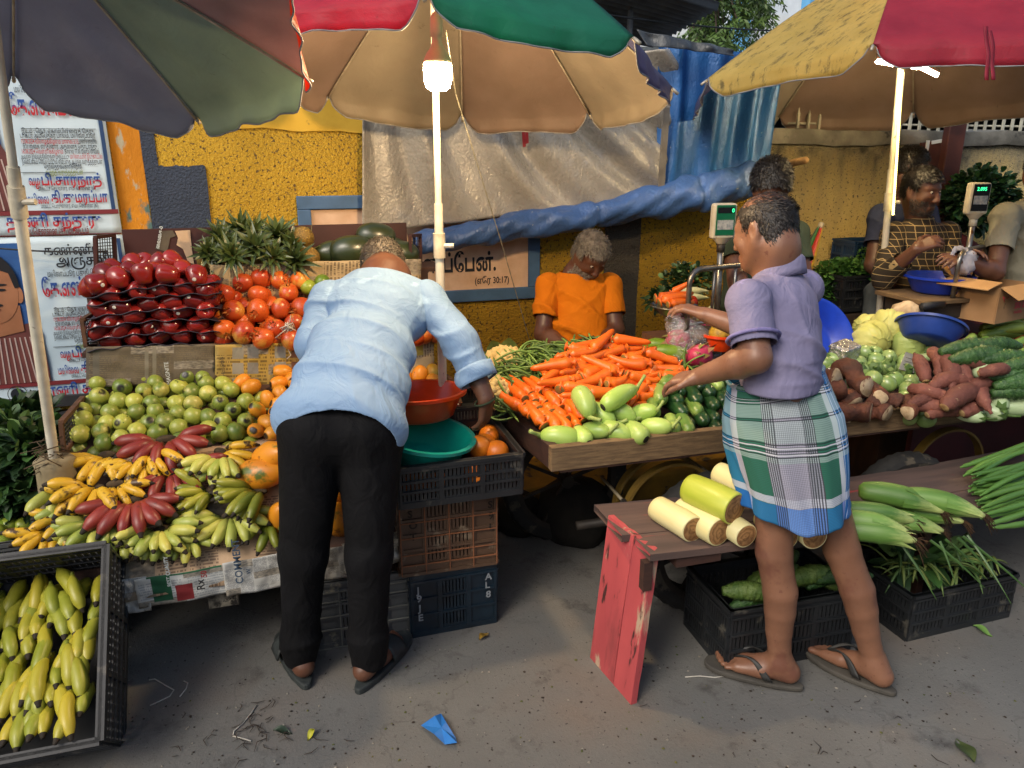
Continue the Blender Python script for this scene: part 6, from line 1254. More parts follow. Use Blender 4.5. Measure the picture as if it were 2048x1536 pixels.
# green plantains, dragon fruit in plastic, melon in an orange bowl
m_pt = peel('plantain_peel', '#5d7d1c', '#7a972a', [('#3a3f17', 40, .7)], stem='#6d8030'); pt = banana(.24, .03, .3, m_pt, 3)
for (u, v, y, s), l in zip(((1272, 690, 2.95, .95), (1282, 704, 2.85, 1.05), (1235, 700, 2.9, .8)), ('green plantain behind another plantain at the back of the carrots', 'large green plantain lying right of the carrot top', 'small green plantain half under the carrots')):
 put('plantain', pt, None, l, 'plantain', 'green plantains behind the carrots', loc=at(u, v, Y=y), rot=axes((.9, -.35, -.15), (0, -.3, 1)), scale=s)
m_df = M('dragon_fruit_skin', '#a8234c', '#bf3d5f', 12, .4, .15, spots=('#d98a8f', 14, .66)); m_dfl = M('dragon_fruit_scale', '#9a4a4a', '#7f8a3f', 20, .5)
def dragon(seed):
 mb = blob(round_prof(.048, .056, 13, .002, .006), 20, seed, .04); mb.cur = 1
 for k in range(22):
  a = k * 2.4; z = -.04 + .095 * k / 22; r_ = .046 * math.sqrt(max(.05, 1 - (z / .058) ** 2)); d = V(math.cos(a), math.sin(a), 0); s_ = V(-d[1], d[0], 0); p = d * r_ + V(0, 0, z); mb.quad([p - s_ * .013, p + s_ * .013, p + d * .013 + V(0, 0, .03)])
 return mb.mesh('dragon_fruit', [m_df, m_dfl])
dfm = [dragon(i) for i in range(2)]; bp_ = {}
for (u, v, y, s), l in zip(((1356, 680, 2.85, 1.), (1398, 712, 2.7, 1.05), (1372, 655, 2.95, .85), (1410, 668, 2.95, 1.)), ('dragon fruit in clear plastic at the left of the bag', 'bright pink dragon fruit in the front of the plastic bag', 'dragon fruit at the top of the plastic bag', 'dragon fruit in plastic touching the melon bowl')):
 put('dragon_fruit', dfm[len(l) % 2], None, l, 'dragon fruit', 'dragon fruit in the clear plastic bag', loc=at(u, v, Y=y), rot=rrot(), scale=s)
b = NB('clear_plastic_film'); tr_ = b.add('ShaderNodeBsdfTransparent'); gl_ = b.add('ShaderNodeBsdfGlossy'); gl_.inputs['Roughness'].default_value = .12; bu_ = b.bump(b.noise(b.mapping('Object'), 34, 5, .6, 1.5), 1., .02); b.l(bu_.outputs[0], gl_.inputs['Normal'])
df_ = b.add('ShaderNodeBsdfDiffuse'); df_.inputs[0].default_value = (.75, .72, .75, 1); m1 = b.add('ShaderNodeMixShader'); m1.inputs[0].default_value = .35; b.l(gl_.outputs[0], m1.inputs[1]); b.l(df_.outputs[0], m1.inputs[2]); mx = b.add('ShaderNodeMixShader'); b.l(b.ramp(b.noise(b.mapping('Object'), 20, 5, .6, 1.2), [(.35, .12), (.75, .55)]), mx.inputs[0]); b.l(tr_.outputs[0], mx.inputs[1]); b.l(m1.outputs[0], mx.inputs[2]); b.l(mx.outputs[0], b.out.inputs[0]); m_film = b.m
def bagmesh(rx, ry, h, seed, neck=.35):
 g2 = np.random.default_rng(seed); ph = g2.uniform(0, 6.3, 6)
 return MB().lathe([(.005, 0), (rx * .7, .006), (rx, h * .2), (rx * 1.02, h * .45), (rx * .8, h * .65), (rx * neck, h * .82), (rx * neck * .7, h * .9), (rx * neck * 1.3, h)], 40, fn=lambda a, z: (1 + .08 * math.sin(a * 3 + z * 30 + ph[0]) + .06 * math.sin(a * 7 - z * 60 + ph[1]) + .04 * math.sin(a * 13 + z * 90)) * (1 if abs(math.cos(a)) > .5 else ry / rx * .5 + .5), caps=False)
q = at(1385, 715, Y=2.83); bagmesh(.12, .09, .25, 3).obj('plastic_bag', m_film, label='clear plastic bag of dragon fruit beside the carrots', cat='plastic bag', loc=(q[0], q[1], q[2] - .055), rot=(0, R(-8), 0))
m_mel = M('netted_melon', '#b8901f', '#8f6d1a', 34, .55, .4, 90, .004, spots=('#4d4a17', 26, .58))
q = at(1437, 668, Y=2.72); put('melon', blob(round_prof(.05, .048, 12, .002, .003), 22, 2, .02).mesh('melon', m_mel), None, 'brown yellow netted melon sitting in the orange bowl', 'melon', loc=q + V(.01, 0, -.002), rot=(.3, .2, 0))
basin('small orange plastic bowl holding a netted melon', m_or, (q[0] + .01, q[1], q[2] - .075), (R(-6), R(6), 0), .04, .064, .06, .006)
basin('yellow rim of a small bowl behind the cauliflower', glossy('amber_plastic', '#b3761c'), at(1248, 706, Y=3.12) - V(0, 0, .05), (R(20), 0, 0), .05, .075, .05, .006)
q = at(1400, 745, Y=2.6)
for i in range(9): lay(beans, at(1340 + i * 6, 735 + (i % 3) * 5, Y=2.7), V(g.gauss(0, 1), g.gauss(.3, .4), .25), NU, 'green_bean', 'green bean', 'loose beans beside the plastic bag', 'loose green bean lying beside the plastic bag of dragon fruit', .9, 0)
put('okra', tapered([m_bean], .11, .009, 2, .1, lambda t: .5 if t < .05 else 1 if t < .3 else 1 - .8 * (t - .3) / .7, 6), None, 'single green pod leaning on the plastic bag', 'pod', loc=at(1371, 740, Y=2.68), rot=axes((.05, .1, 1), (0, 1, 0)))
# radish and other things beyond the first scale
m_rad = M('white_radish_skin', '#cfcdaa', '#b8bd8a', 8, .45, .15, 60, .002, rand=.08); rad = tapered([m_rad], .26, .026, 1, .05, lambda t: .4 if t < .01 else .9 if t < .1 else 1 if t < .6 else 1 - .85 * ((t - .6) / .4), 14)
for (u, v, y, d), l in zip(((1395, 640, 3.2, (.55, .1, .25)), (1460, 650, 3.3, (.0, .2, 1.)), (1340, 600, 3.35, (1, 0, .0)), (1345, 588, 3.4, (1, .1, 0))), ('pale radish leaning behind the first scale', 'upright pale radish behind the scale post', 'pale green radish lying behind the steel pan', 'upper pale green radish lying by the herbs')):
 put('white_radish', rad, None, l, 'radish', 'radishes behind the first scale', loc=at(u, v, Y=y), rot=axes(d, (0, -1, .2)), scale=.85)
m_tom = M('tomato_skin', '#b3241a', '#c23a1e', 9, .25, rand=.1); tom = blob(round_prof(.032, .027, 11, .001, .004), 18, 1, .03).mesh('tomato', m_tom)
for (u, v, y), l in zip(((1384, 605, 3.1), (1366, 597, 3.15)), ('red tomato beside the steel pan', 'pinkish tomato behind the steel pan')): put('tomato', tom, None, l, 'tomato', loc=at(u, v, Y=y), rot=rrot())
greens('curry_leaves', 'dark feathery herbs behind the first scale by the yellow wall', at(1375, 560, Y=3.6), (.15, .1, .08), 420, (.03, .05), 11, wd=.28, cat='herbs'); greens('curry_leaves', 'dark herb sprig hanging left of the steel pan', at(1318, 598, Y=3.5), (.08, .06, .05), 120, (.03, .05), 12, wd=.28, cat='herbs')
# ================================================================ second cart
PC2 = (2.33, .735, .42)
m_br = M('green_brinjal_skin', '#6d8a4c', '#8fa362', 9, .26, .05, 50, .001, spots=[('#5d5a40', 10, .7), ('#b5bd8a', 20, .68)], rand=.12, **{'Specular IOR Level': .6}); m_cal = M('brinjal_calyx', '#4d6a2c', '#3d5522', 30, .6); m_pbr = M('purple_brinjal_skin', '#2c0d22', '#3d1430', 9, .2, rand=.1, **{'Specular IOR Level': .6}); m_wbr = M('pale_brinjal_skin', '#9fb488', '#b5c49a', 9, .35, .05, rand=.1)
def brinj(m, r, L, seed):
 mb = blob(round_prof(r, L, 13, .001, .004, .85), 20, seed, .03); mb.cur = 1; n = 6
 for k in range(n):
  a = k * 2 * math.pi / n + seed; pr = None
  for t, rr, zz in ((0, .1, 1.0), (.5, .55, .93), (1, .8, .6)):
   w_ = (.35, .3, .02)[int(t * 2)]; cu = [(r * rr * math.cos(a + s_ * w_ / max(rr, .3)) * 1.04, r * rr * math.sin(a + s_ * w_ / max(rr, .3)) * 1.04, L * zz * 1.02 + .001) for s_ in (-1, 1)]
   if pr: mb.quad([pr[0], pr[1], cu[1], cu[0]])
   pr = cu
 mb.tube([(0, 0, L * .98), (.004, 0, L * 1.25), (.012, .004, L * 1.6)], [.006, .0045, .005], 7); return mb.mesh('brinjal', [m, m_cal])
brm = [brinj(m_br, .036, .038, i) for i in range(3)]; pbm = brinj(m_pbr, .04, .045, 1); wbm = [brinj(m_wbr, .034, .065, i) for i in range(2)]
BR = heap(lambda g: (g.choice(brm), g.uniform(.92, 1.08)), scatter([(1650, 728), (1690, 700), (1780, 705), (1850, 740), (1858, 835), (1815, 838), (1790, 770), (1700, 770), (1650, 760)], PC2, .058, 34, 5), .006, 9, 'green_brinjal', 'brinjal', 'green brinjals on the second cart', lambda g: (R(55) + g.gauss(0, .6), g.gauss(0, .7), g.uniform(0, 6.3))); label_rows(BR, 'glossy pale green brinjal', 'the brinjal heap', 6)
for (u, v, y), l in zip(((1832, 700, 2.75), (1858, 704, 2.7), (1700, 718, 2.85), (1870, 700, 2.8)), ('dark purple brinjal at the left of the purple pair', 'dark purple brinjal at the right of the purple pair', 'purple brinjal in shade behind the green ones', 'purple brinjal partly under the bitter gourds')): put('purple_brinjal', pbm, None, l, 'brinjal', loc=at(u, v, Y=y), rot=(R(70), R(20), rnd.uniform(0, 6)), scale=.95)
m_yam = M('yam_bark', '#3d2014', '#5d301c', 14, .75, .7, 50, .012, spots=('#8a4a26', 12, .64)); m_yc = M('cut_yam_flesh', '#b5a184', '#8f7a5c', 26, .8, .4, 60, spots=('#5d3a24', 22, .6))
def yam(L, r, seed):
 mb = MB(); g2 = random.Random(seed); n = 18; ts = np.linspace(0, 1, n); P = [(L * t, .012 * math.sin(t * 5 + seed), .01 * math.sin(t * 7)) for t in ts]; Rr = [r * (1 + .1 * math.sin(t * 9 + seed) + g2.uniform(-.04, .04)) * (1 if t > .03 else .93) for t in ts]; i0 = 0; mb.tube(P, Rr, 16); v = np.array(mb.v).reshape(n, 16, 3); c = v.mean(1, keepdims=True); k = 1 + .09 * np.sin(np.arange(16) * 1.18 + seed)[None, :, None] + .05 * np.array([[g2.uniform(-1, 1) for _ in range(16)] for _ in range(n)])[:, :, None]; mb.v = [tuple(p) for p in (c + (v - c) * k).reshape(-1, 3)]; mb.mi[-2] = 1; return mb.mesh('yam', [m_yam, m_yc])
ym = [yam(.16, .036, i) for i in range(3)]
for (u, v, z, d, s), l in zip(((1733, 770, .86, (.1, .9, .1), 1.1), (1690, 775, .85, (-.7, .5, .2), 1.05), (1710, 808, .79, (-.2, .95, 0), .95), (1775, 832, .75, (-.6, .75, 0), .95), (1742, 830, .76, (-.85, .4, .1), 1.), (1690, 832, .75, (-.3, .9, 0), .9), (1800, 808, .79, (-.8, .4, .15), .75), (1812, 828, .765, (.6, .5, .2), .8), (1672, 760, .88, (-.5, .8, .1), .9), (1760, 795, .82, (.3, .8, .1), .8)), ('cut yam with a round pale face, highest of the yams', 'curling brown yam at the upper left of the yams', 'dark yam with a small cut face in the middle', 'cut yam with a pale face at the cart front', 'long brown yam lying at the cart edge', 'yam with a pale cut face beside the lungi', 'reddish yam chip between brinjals', 'brown yam scrap at the right of the yams', 'brown yam behind the lungi edge', 'dark yam under the highest one')):
 lay(ym, at(u, v, Z=z), d, NU, 'yam', 'yam', 'brown yams at the front of the second cart', l, s, rnd.uniform(0, 6))
m_sp = M('sweet_potato_skin', '#5d3329', '#76463a', 16, .75, .7, 70, .006, spots=[('#4f241d', 24, .62), ('#a58a6a', 45, .66), ('#8f5a45', 8, .6)], rand=.15); m_spe = M('sweet_potato_end', '#a58a5c', '#7d5f3c', 40, .7)
spprof = lambda t: .25 if t < .001 else .5 if t < .07 else .82 if t < .2 else 1 if t < .6 else .85 if t < .78 else .5 if t < .93 else .22
spm = ren([tapered([m_sp, m_spe], .18, .031, i, .16 - .05 * (i % 3), spprof, 14, .03, 1, 20) for i in range(4)], 'sweet_potato')
SP = []
for (u, v, z, d, s) in ((1865, 735, .9, (-.35, -.6, -.5), 1.), (1890, 745, .9, (-.35, -.7, -.5), 1.1), (1922, 745, .9, (-.1, -.7, -.55), 1.), (1950, 735, .92, (.75, -.3, -.3), .95), (1930, 800, .82, (.9, .1, .15), 1.25), (1880, 815, .78, (.8, -.4, -.05), 1.05), (1975, 800, .82, (-.4, -.6, -.3), .9), (1950, 815, .78, (.85, .2, .1), 1.), (1905, 775, .86, (.7, -.2, .1), .95), (1960, 768, .87, (.6, .1, .1), .9), (1840, 735, .9, (.2, .5, .3), .9), (1850, 815, .78, (.9, -.2, 0), .8), (1895, 830, .755, (.9, -.2, 0), .95), (1862, 790, .82, (.5, -.7, -.1), .9), (1985, 745, .92, (.8, 0, 0), .8)):
 p = at(u, v, Z=z); d = V(*d); d /= np.linalg.norm(d); SP.append(lay(spm, p - d * .09 * s, d, NU, 'sweet_potato', 'sweet potato', 'sweet potatoes on the second cart', 'x', s, rnd.uniform(-.4, .4)))
label_rows(SP, 'reddish sweet potato', 'the sweet potato pile', 5)
W_ = []
for (u, v, z, d) in ((2000, 805, .8, (-.6, -.6, -.1)), (1985, 760, .88, (.5, -.6, -.4)), (1975, 822, .77, (.4, -.8, 0)), (2030, 815, .78, (.8, -.4, 0)), (1965, 735, .92, (.6, .3, .4)), (2040, 790, .83, (.8, -.3, 0)), (1940, 830, .755, (.5, -.8, 0))):
 W_.append(put('pale_brinjal', rnd.choice(wbm), None, 'x', 'brinjal', 'long pale brinjals at the right of the second cart', loc=at(u, v, Z=z), rot=Vector(d).to_track_quat('Z', 'Y').to_euler(), scale=rnd.uniform(.85, 1.05)))
label_rows(W_, 'long whitish green brinjal', 'those beside the sweet potatoes', 2)
# bitter gourds
m_bit = M('bitter_gourd_skin', '#26451f', '#3f6330', 30, .45, .8, 160, .006, spots=('#7d9a4d', 120, .64), rand=.15); m_bit2 = M('pale_bitter_gourd_skin', '#466228', '#62783a', 30, .45, .8, 160, .006, rand=.15)
def bitter(m, L, r, seed):
 mb = MB(); n = 44; ts = np.linspace(0, 1, n); P = [(L * t, .03 * L * math.sin(t * 3 + seed), .05 * L * math.sin(math.pi * t)) for t in ts]; rp = lambda t: max(.06, math.sin(math.pi * min(1, t * .9 + .07)) ** .6); mb.tube(P, [r * rp(t) for t in ts], 20); v = np.array(mb.v).reshape(n, 20, 3); c = v.mean(1, keepdims=True); a = np.arange(20)[None, :]; tt = np.arange(n)[:, None]; g2 = np.random.default_rng(seed); k = 1 + .12 * (np.cos(a * math.pi * 10 / 10 + (tt % 4 < 2) * math.pi) > 0) * (np.sin(tt * 1.57) > -.2) + .05 * g2.normal(size=(n, 20)); k = k[:, :, None]; mb.v = [tuple(p) for p in (c + (v - c) * k).reshape(-1, 3)]; return mb.mesh('bitter_gourd', [m])
bit = [bitter(m_bit, .26, .03, i) for i in range(3)]; bit2 = [bitter(m_bit2, .2, .033, i + 4) for i in range(2)]
BT = [lay(bit, at(u, v, Z=z), d, NU, 'bitter_gourd', 'bitter gourd', 'bitter gourds on the second cart', s=s) for u, v, z, d, s in ((1880, 705, .97, (1, -.1, 0), 1.1), (1900, 722, .95, (1, -.1, 0), 1.15), (1960, 722, .95, (1, -.15, -.05), 1.), (1975, 755, .9, (1, -.2, -.1), 1.2), (1990, 775, .87, (1, -.2, 0), 1.1), (1940, 700, .98, (1, .0, 0), 1.), (2000, 740, .93, (1, -.1, 0), 1.1), (1985, 790, .84, (1, -.2, 0), 1.1), (2010, 765, .89, (1, -.1, 0), 1.))]
label_rows(BT, 'dark warty bitter gourd', 'the bitter gourds at the right', 4)
BU = [lay(bit2 if i % 2 else bit, (1.38 + .05 * i % .3 + .03 * i, 1.97 + .045 * (i % 4), .2 + .025 * (i % 3)), (1, .4 * math.sin(i * 2), .1 * math.cos(i)), (0, 0, 1), 'bitter_gourd', 'bitter gourd', 'bitter gourds in the crate under the bench', s=.9) for i in range(10)]
for o_, l in zip(((1.5, 2.0, .255, bit2[0], (1, .15, .1)), (1.36, 2.0, .26, bit2[1], (.9, -.3, -.12)), (1.62, 2.0, .25, bit2[1], (1, -.1, .05))), ('pale warty bitter gourd on top behind the right calf', 'light green gourd lying highest at the left of its crate', 'pale bitter gourd between the two calves')): BU.append(lay(o_[3], o_[:3], o_[4], (0, 0, 1), 'bitter_gourd', 'bitter gourd', 'bitter gourds in the crate under the bench', l, 1.))
label_rows(BU[:10], 'bitter gourd', 'the crate under the bench', 3)
# cabbages
m_cab = M('cabbage_leaf', '#b5b45a', '#c9c67a', 5, .5, .3, 22, .008, spots=('#93a04d', 9, .62), rand=.08); m_cab2 = M('green_cabbage_leaf', '#8f9f55', '#a8b56d', 5, .5, .3, 22, .008, spots=('#6d8040', 9, .62))
def cabbage(seed, m):
 g2 = random.Random(seed); e = MB()
 e.lathe(round_prof(.084, .072, 20), 32, fn=lambda a, z: 1 + .03 * math.sin(a * 3 + z * 20))
 for k in range(9):
  a0 = k * .72 + g2.random() * .3; wd = g2.uniform(.8, 1.1)
  def fn(u, v, a0=a0, wd=wd, k=k): a = a0 + (u - .5) * 2 * wd * (.45 + .55 * math.sin(v * 2.6)); t = .35 + v * 1.75; r_ = (.086 + .003 * (k % 3) + .007 * v * v + .004 * math.sin(u * 13 + v * 5) * (.3 + v) - .004 * math.exp(-((u - .5) / .05) ** 2)); return V(r_ * math.sin(t) * math.cos(a), r_ * math.sin(t) * math.sin(a), -.86 * r_ * math.cos(t))
  e.grid(fn, 14, 12)
 return e.mesh('cabbage', m)
cbm = [cabbage(1, m_cab), cabbage(2, m_cab2)]
for (u, v, y, m_, s), l in zip(((1778, 657, 2.85, 0, 1.), (1745, 680, 2.8, 0, .95), (1818, 690, 2.75, 1, .9), (1735, 660, 2.95, 0, .85)), ('round yellow cabbage on top beside the tilted blue basin', 'yellow cabbage below the top one near the blue basin', 'green cabbage behind the purple brinjals', 'yellow cabbage with a raised leaf behind the others')): put('cabbage', cbm[m_], None, l, 'cabbage', 'cabbages on the second cart', loc=at(u, v, Y=y), rot=rrot(), scale=s)
# ridge gourds and small cucumbers in red net
m_rg = M('ridge_gourd_skin', '#5d7a26', '#758f36', 20, .45, .2, 60, .003, rand=.15, rand_to='#86963c')
def ridge(L, r, seed):
 mb = MB(); n = 20; ts = np.linspace(0, 1, n); P = [(L * t, .04 * L * math.sin(t * 2.5 + seed), .05 * L * math.sin(math.pi * t)) for t in ts]; mb.tube(P, [r * max(.2, math.sin(math.pi * min(1, .12 + t * .8)) ** .5) for t in ts], 20); v = np.array(mb.v).reshape(n, 20, 3); c = v.mean(1, keepdims=True); k = (1 + .17 * (np.arange(20) % 2 * 2 - 1) * .8)[None, :, None]; mb.v = [tuple(p) for p in (c + (v - c) * k).reshape(-1, 3)]; return mb.mesh('ridge_gourd', [m_rg])
rg = [ridge(.3, .027, i) for i in range(3)]
RG = [lay(rg, at(u, v, Y=y), (1, .1, sl), NU, 'ridge_gourd', 'ridge gourd', 'ridge gourds at the right edge', s=s) for u, v, y, sl, s in ((1968, 660, 2.85, -.02, 1.1), (1975, 648, 2.9, .1, 1.1), (1985, 640, 2.95, .15, 1.1), (1998, 634, 3., .2, 1.), (1962, 672, 2.8, -.1, 1.2), (1990, 665, 2.8, 0, 1.))]; label_rows(RG, 'light green ridge gourd', 'the ridge gourds', 3)
NT = [lay(cul, at(u, v, Y=y), (.8, -.2 + dy, .3), NU, 'small_cucumber', 'cucumber', 'small cucumbers in red netting', s=.75) for u, v, y, dy in ((1950, 695, 2.72, .3), (1985, 705, 2.65, .1), (2010, 720, 2.6, -.5), (1930, 690, 2.78, .5), (2020, 695, 2.7, .2), (1965, 688, 2.82, .4), (2035, 710, 2.62, .2))]; label_rows(NT, 'small green cucumber under red netting', 'the netted ones', 2)
m_net = M('red_netting', '#b8391f', '#a3301a', 40, .5); mb = MB()
def nfn(u, v): q = at(1905 + 150 * u, 690 + 8 * math.sin(u * 5) + 30 * v, Y=2.82 - .22 * v); return q + V(0, 0, .035 + .01 * math.sin(u * 20 + v * 9))
for i in range(46): mb.tube([nfn(i / 45, t) for t in np.linspace(0, 1, 8)], .0007, 3)
for i in range(16): mb.tube([nfn(t, i / 15) for t in np.linspace(0, 1, 20)], .0007, 3)
mb.obj('red_net', m_net, label='red plastic netting stretched over the small cucumbers', cat='net')
# blue basins, foil packet, price card, carton, leek
q = at(1655, 690, Y=2.8); basin('large blue plastic basin tipped up behind the purple shirt', m_blub, (q[0] - .02, 2.92, .87), (R(62), R(18), R(-12)), .13, .19, .07)
q = at(1855, 684, Y=2.66); basin('faded blue plastic basin tilted on its side beside the cabbages', glossy('faded_blue_plastic', '#24418f', '#1c3578', .4), q, Vector((.42, .35, .84)).to_track_quat('Z', 'Y').to_euler(), .105, .14, .075)
m_foil = M('crinkled_foil', '#c4c2bd', '#8d9096', 9, .25, 1., 40, .02, Metallic=.85); q = at(1688, 705, Y=2.62); mb = MB(); mb.box((0, 0, 0), (.11, .09, .085)); o_ = mb.obj('foil_packet', m_foil, label='crinkled silver foil packet beside the purple shirt', cat='packet', loc=q, rot=(R(12), R(-8), R(14))); bevel(o_, .012, 3); subd(o_, 2)
q = at(1670, 745, Y=2.5); mb = MB(); mb.box((0, 0, 0), (.07, .06, .035)); o_ = mb.obj('foil_packet', m_foil, label='small torn foil wrapper at the lungi waist', cat='packet', loc=q, rot=(R(10), R(5), R(30))); bevel(o_, .01, 3); subd(o_, 2)
m_card = M('grey_card', '#8f8d86', '#7a786f', 20, .8); C0 = [at(u, v, Y=y) for u, v, y in ((1798, 738, 2.5), (1828, 746, 2.5), (1838, 712, 2.56), (1812, 704, 2.56))]; nn = np.cross(C0[1] - C0[0], C0[3] - C0[0]); nn /= np.linalg.norm(nn); mb = MB(); mb.poly(C0, nn, .003); o_ = mb.obj('price_card', m_card, smooth=False, label='small grey ruled price card standing among the brinjals', cat='card')
mb = MB()
for t in (.3, .5, .7): A = C0[0] + (C0[3] - C0[0]) * t + nn * .0015; B = C0[1] + (C0[2] - C0[1]) * t + nn * .0015; mb.bar(A + (B - A) * .12, A + (B - A) * .88, .0015, .0008, nn)
mb.obj('ruled_line', m_text_dk, o_, smooth=False)
m_lk = M('leek_leaf', '#b5c08a', '#8fa364', 10, .5, stretch=(.2, 3, 3))
for (u, v, y, d, s), l in zip(((1800, 722, 2.68, (1, -.02, .02), 1.), (1880, 732, 2.62, (1, .1, .1), .6)), ('long pale leek lying behind the sweet potatoes', 'short pale leek end behind the sweet potatoes')): put('leek', tapered([m_lk], .3, .022, 2, .03, lambda t: .9 if t < .6 else 1.1 - .6 * (t - .6), 10), None, l, 'leek', loc=at(u, v, Y=y), rot=axes(d, (0, -.4, 1)), scale=s)
# the second scale with its basin, on a crate; the carton beside it
m_steel = M('worn_steel_tube', '#8b8b88', '#6d655b', 20, .3, .1, 60, Metallic=.85, spots=('#5d4430', 30, .62)); m_ivory = M('grimy_ivory_plastic', '#bdb6a2', '#a39b86', 8, .45, .1, spots=('#3d3a33', 22, .68)); m_disp = M('scale_dark_panel', '#16191c', None, 4, .25); m_dgrn = M('scale_green_panel', '#0f5a3c', None, 4, .35); m_dlab = M('scale_label', '#a8a8a0', '#6d7478', 60, .5)
m_led = emit('green_digit_glow', (.05, 1, .35), 1.1)
def scale(label, head, base, facing, digits, frame, plat, green):
 """shop scale: base box, platform, bent tube rail, post and display head; all given in metres round the base"""
 e = empty('weighing_scale', base, label, 'scale'); B = V(*base); F = Matrix.Rotation(facing, 3, 'Z')
 hc = V(*head) - B; hw, hh, hd = .105, .15, .045; fr = np.array(F)
 mb = MB(); mb.box(hc, (hw, hd, hh), fr); bevel(mb.obj('display_head', m_ivory, e, smooth=40), .012, 3)
 mb = MB(); mb.tube([hc + V(0, 0, -hh / 2 + .01), hc + V(0, 0, -hh / 2 - .018), hc + V(0, 0, -hh / 2 - .022)], [.045, .022, .018], 14); mb.obj('head_neck', m_ivory, e, smooth=50)
 f = lambda x, z, y=-hd / 2 - .002: hc + fr @ V(x, y, z)
 mb = MB(); mb.box(f(0, .005), (hw * .8, .003, hh * .84), fr); bevel(mb.obj('display_panel', m_dgrn if green else m_disp, e, smooth=False), .006)
 mb = MB(); mb.box(f(0, .047, -hd / 2 - .004), (hw * .7, .002, .024), fr); mb.obj('display_window', m_disp, e, smooth=False)
 mb = MB(); mb.box(f(0, -.006 if not green else -.014, -hd / 2 - .004), (hw * .68, .0015, .04), fr); mb.obj('printed_label', m_dlab, e, smooth=False)
 mb = MB(); text_on(mb, digits, f(.038 - .0135 * len(digits) * .98, .038, -hd / 2 - .0062), fr @ V(1, 0, 0), (0, 0, 1), None, .023, bold=.02); mb.obj('digits', m_led, e, smooth=False)
 mb = MB(); mb.tube([hc + V(0, 0, -hh / 2 - .02), hc + V(0, 0, -hh / 2 - .055)], .017, 10, wob=.1); mb.obj('post_sleeve', m_ivory if not green else m_iron, e)
 mb = MB(); mb.tube([hc + V(0, 0, -hh / 2 - .04), V(hc[0] + .008, hc[1], .05)], .0135, 12); mb.obj('post', m_steel, e)
 A, Bq, h0, h1 = frame; A, Bq = V(*A) - B, V(*Bq) - B; r_ = .06; d = (Bq - A) / np.linalg.norm(Bq - A); P = [A + V(0, 0, h0)] + [A + V(0, 0, h1 - r_)] + [A + V(0, 0, h1 - r_) + d * r_ * (1 - math.cos(t)) + V(0, 0, r_ * math.sin(t)) for t in np.linspace(.2, 1.57, 6)] + [Bq + V(0, 0, h1 - r_) - d * r_ * (1 - math.sin(t + 1.57 - 1.57)) * 1 + V(0, 0, r_ * math.cos(t)) for t in np.linspace(0, 1.4, 6)] + [Bq + V(0, 0, h0)]
 mb = MB(); mb.tube(P, .0115, 12); mb.obj('rail_frame', m_steel, e)
 for t in (.36, .68): mb = MB(); mb.tube([A + (Bq - A) * t + V(0, 0, h1 - .003), A + (Bq - A) * t + V(0, 0, h0 + .03)], .007, 8); mb.obj('rail_bar', m_steel, e)
 mb = MB(); mb.tube([A + V(0, 0, h0 + .03), Bq + V(0, 0, h0 + .03)], .0075, 8); mb.obj('rail_bar', m_steel, e)
 px_, py_, pw, pd, pz = plat; mb = MB(); mb.box((px_, py_, pz), (pw, pd, .02)); bevel(mb.obj('platform', M('platform_wood', '#6d5638', '#57432c', 10, .75, .3), e, smooth=False), .003); mb = MB(); mb.box((px_, py_, pz - .05), (pw * .8, pd * .8, .078)); bevel(mb.obj('scale_body', m_iron, e, smooth=False), .006); return e
hd2, bs2 = at(1954, 397, Y=2.93), at(1850, 590, Y=2.95)
scale('weighing scale reading 2.095 with a blue basin on it', hd2, (bs2[0], 2.95, .95), R(-10), '2.095', ((bs2[0] + .035, 2.82, .95), (bs2[0] + .335, 2.95, .95), .115, .335), (.05, 0, .42, .32, .1), False)
q = at(1888, 565, Y=2.95); basin('blue plastic basin standing on the second scale', glossy('royal_blue_plastic', '#1c3cae', '#172f90'), (q[0] - .015, 2.97, 1.063), (0, 0, 0), .115, .15, .08)
MB().box((bs2[0] + .2, 3.0, .8), (.9, .36, .12)).obj('scale_table', M('red_box_paint', '#7d1f20', '#5d1719', 6, .6, .2), smooth=False, label='dark red box table under the second scale and the carton', cat='table')
MB().box((bs2[0] + .2, 3.03, .37), (.8, .28, .73)).obj('crate_support', m_crw, smooth=False, label='dark wooden crate under the red box table', cat='crate')
m_card2 = M('brown_cardboard', '#9a7650', '#8a6843', 6, .8, .2, 30, .003, spots=('#5d452c', 14, .7)); q = at(1985, 600, Y=2.78)
cb = empty('cardboard_box', (q[0] + .02, 2.82, q[2] - .09), 'open brown cardboard carton with red lettering at the right edge', 'carton', rot=(0, 0, R(14))); W, D, Hh = .3, .24, .17
mb = MB()
for c, s in (((0, -D / 2, Hh / 2), (W, .004, Hh)), ((0, D / 2, Hh / 2), (W, .004, Hh)), ((-W / 2, 0, Hh / 2), (.004, D - .005, Hh)), ((W / 2, 0, Hh / 2), (.004, D - .005, Hh)), ((0, 0, .003), (W - .005, D - .005, .004))): mb.box(c, s)
mb.obj('box_body', m_card2, cb, smooth=False)
for nm, c, s, r_ in (('flap', (-W / 2 - .05, -.0, Hh + .012), (.12, D, .004), (0, R(-12), 0)), ('flap', (-.03, -D / 2 - .045, Hh - .02), (W * .8, .1, .004), (R(28), 0, 0)), ('flap', (.05, D / 2 + .04, Hh + .03), (W, .1, .004), (R(40), 0, 0))): MB().box(c, s, r_).obj(nm, M('pale_cardboard', '#b38a58', '#a37b4b', 6, .8, .1), cb, smooth=False)
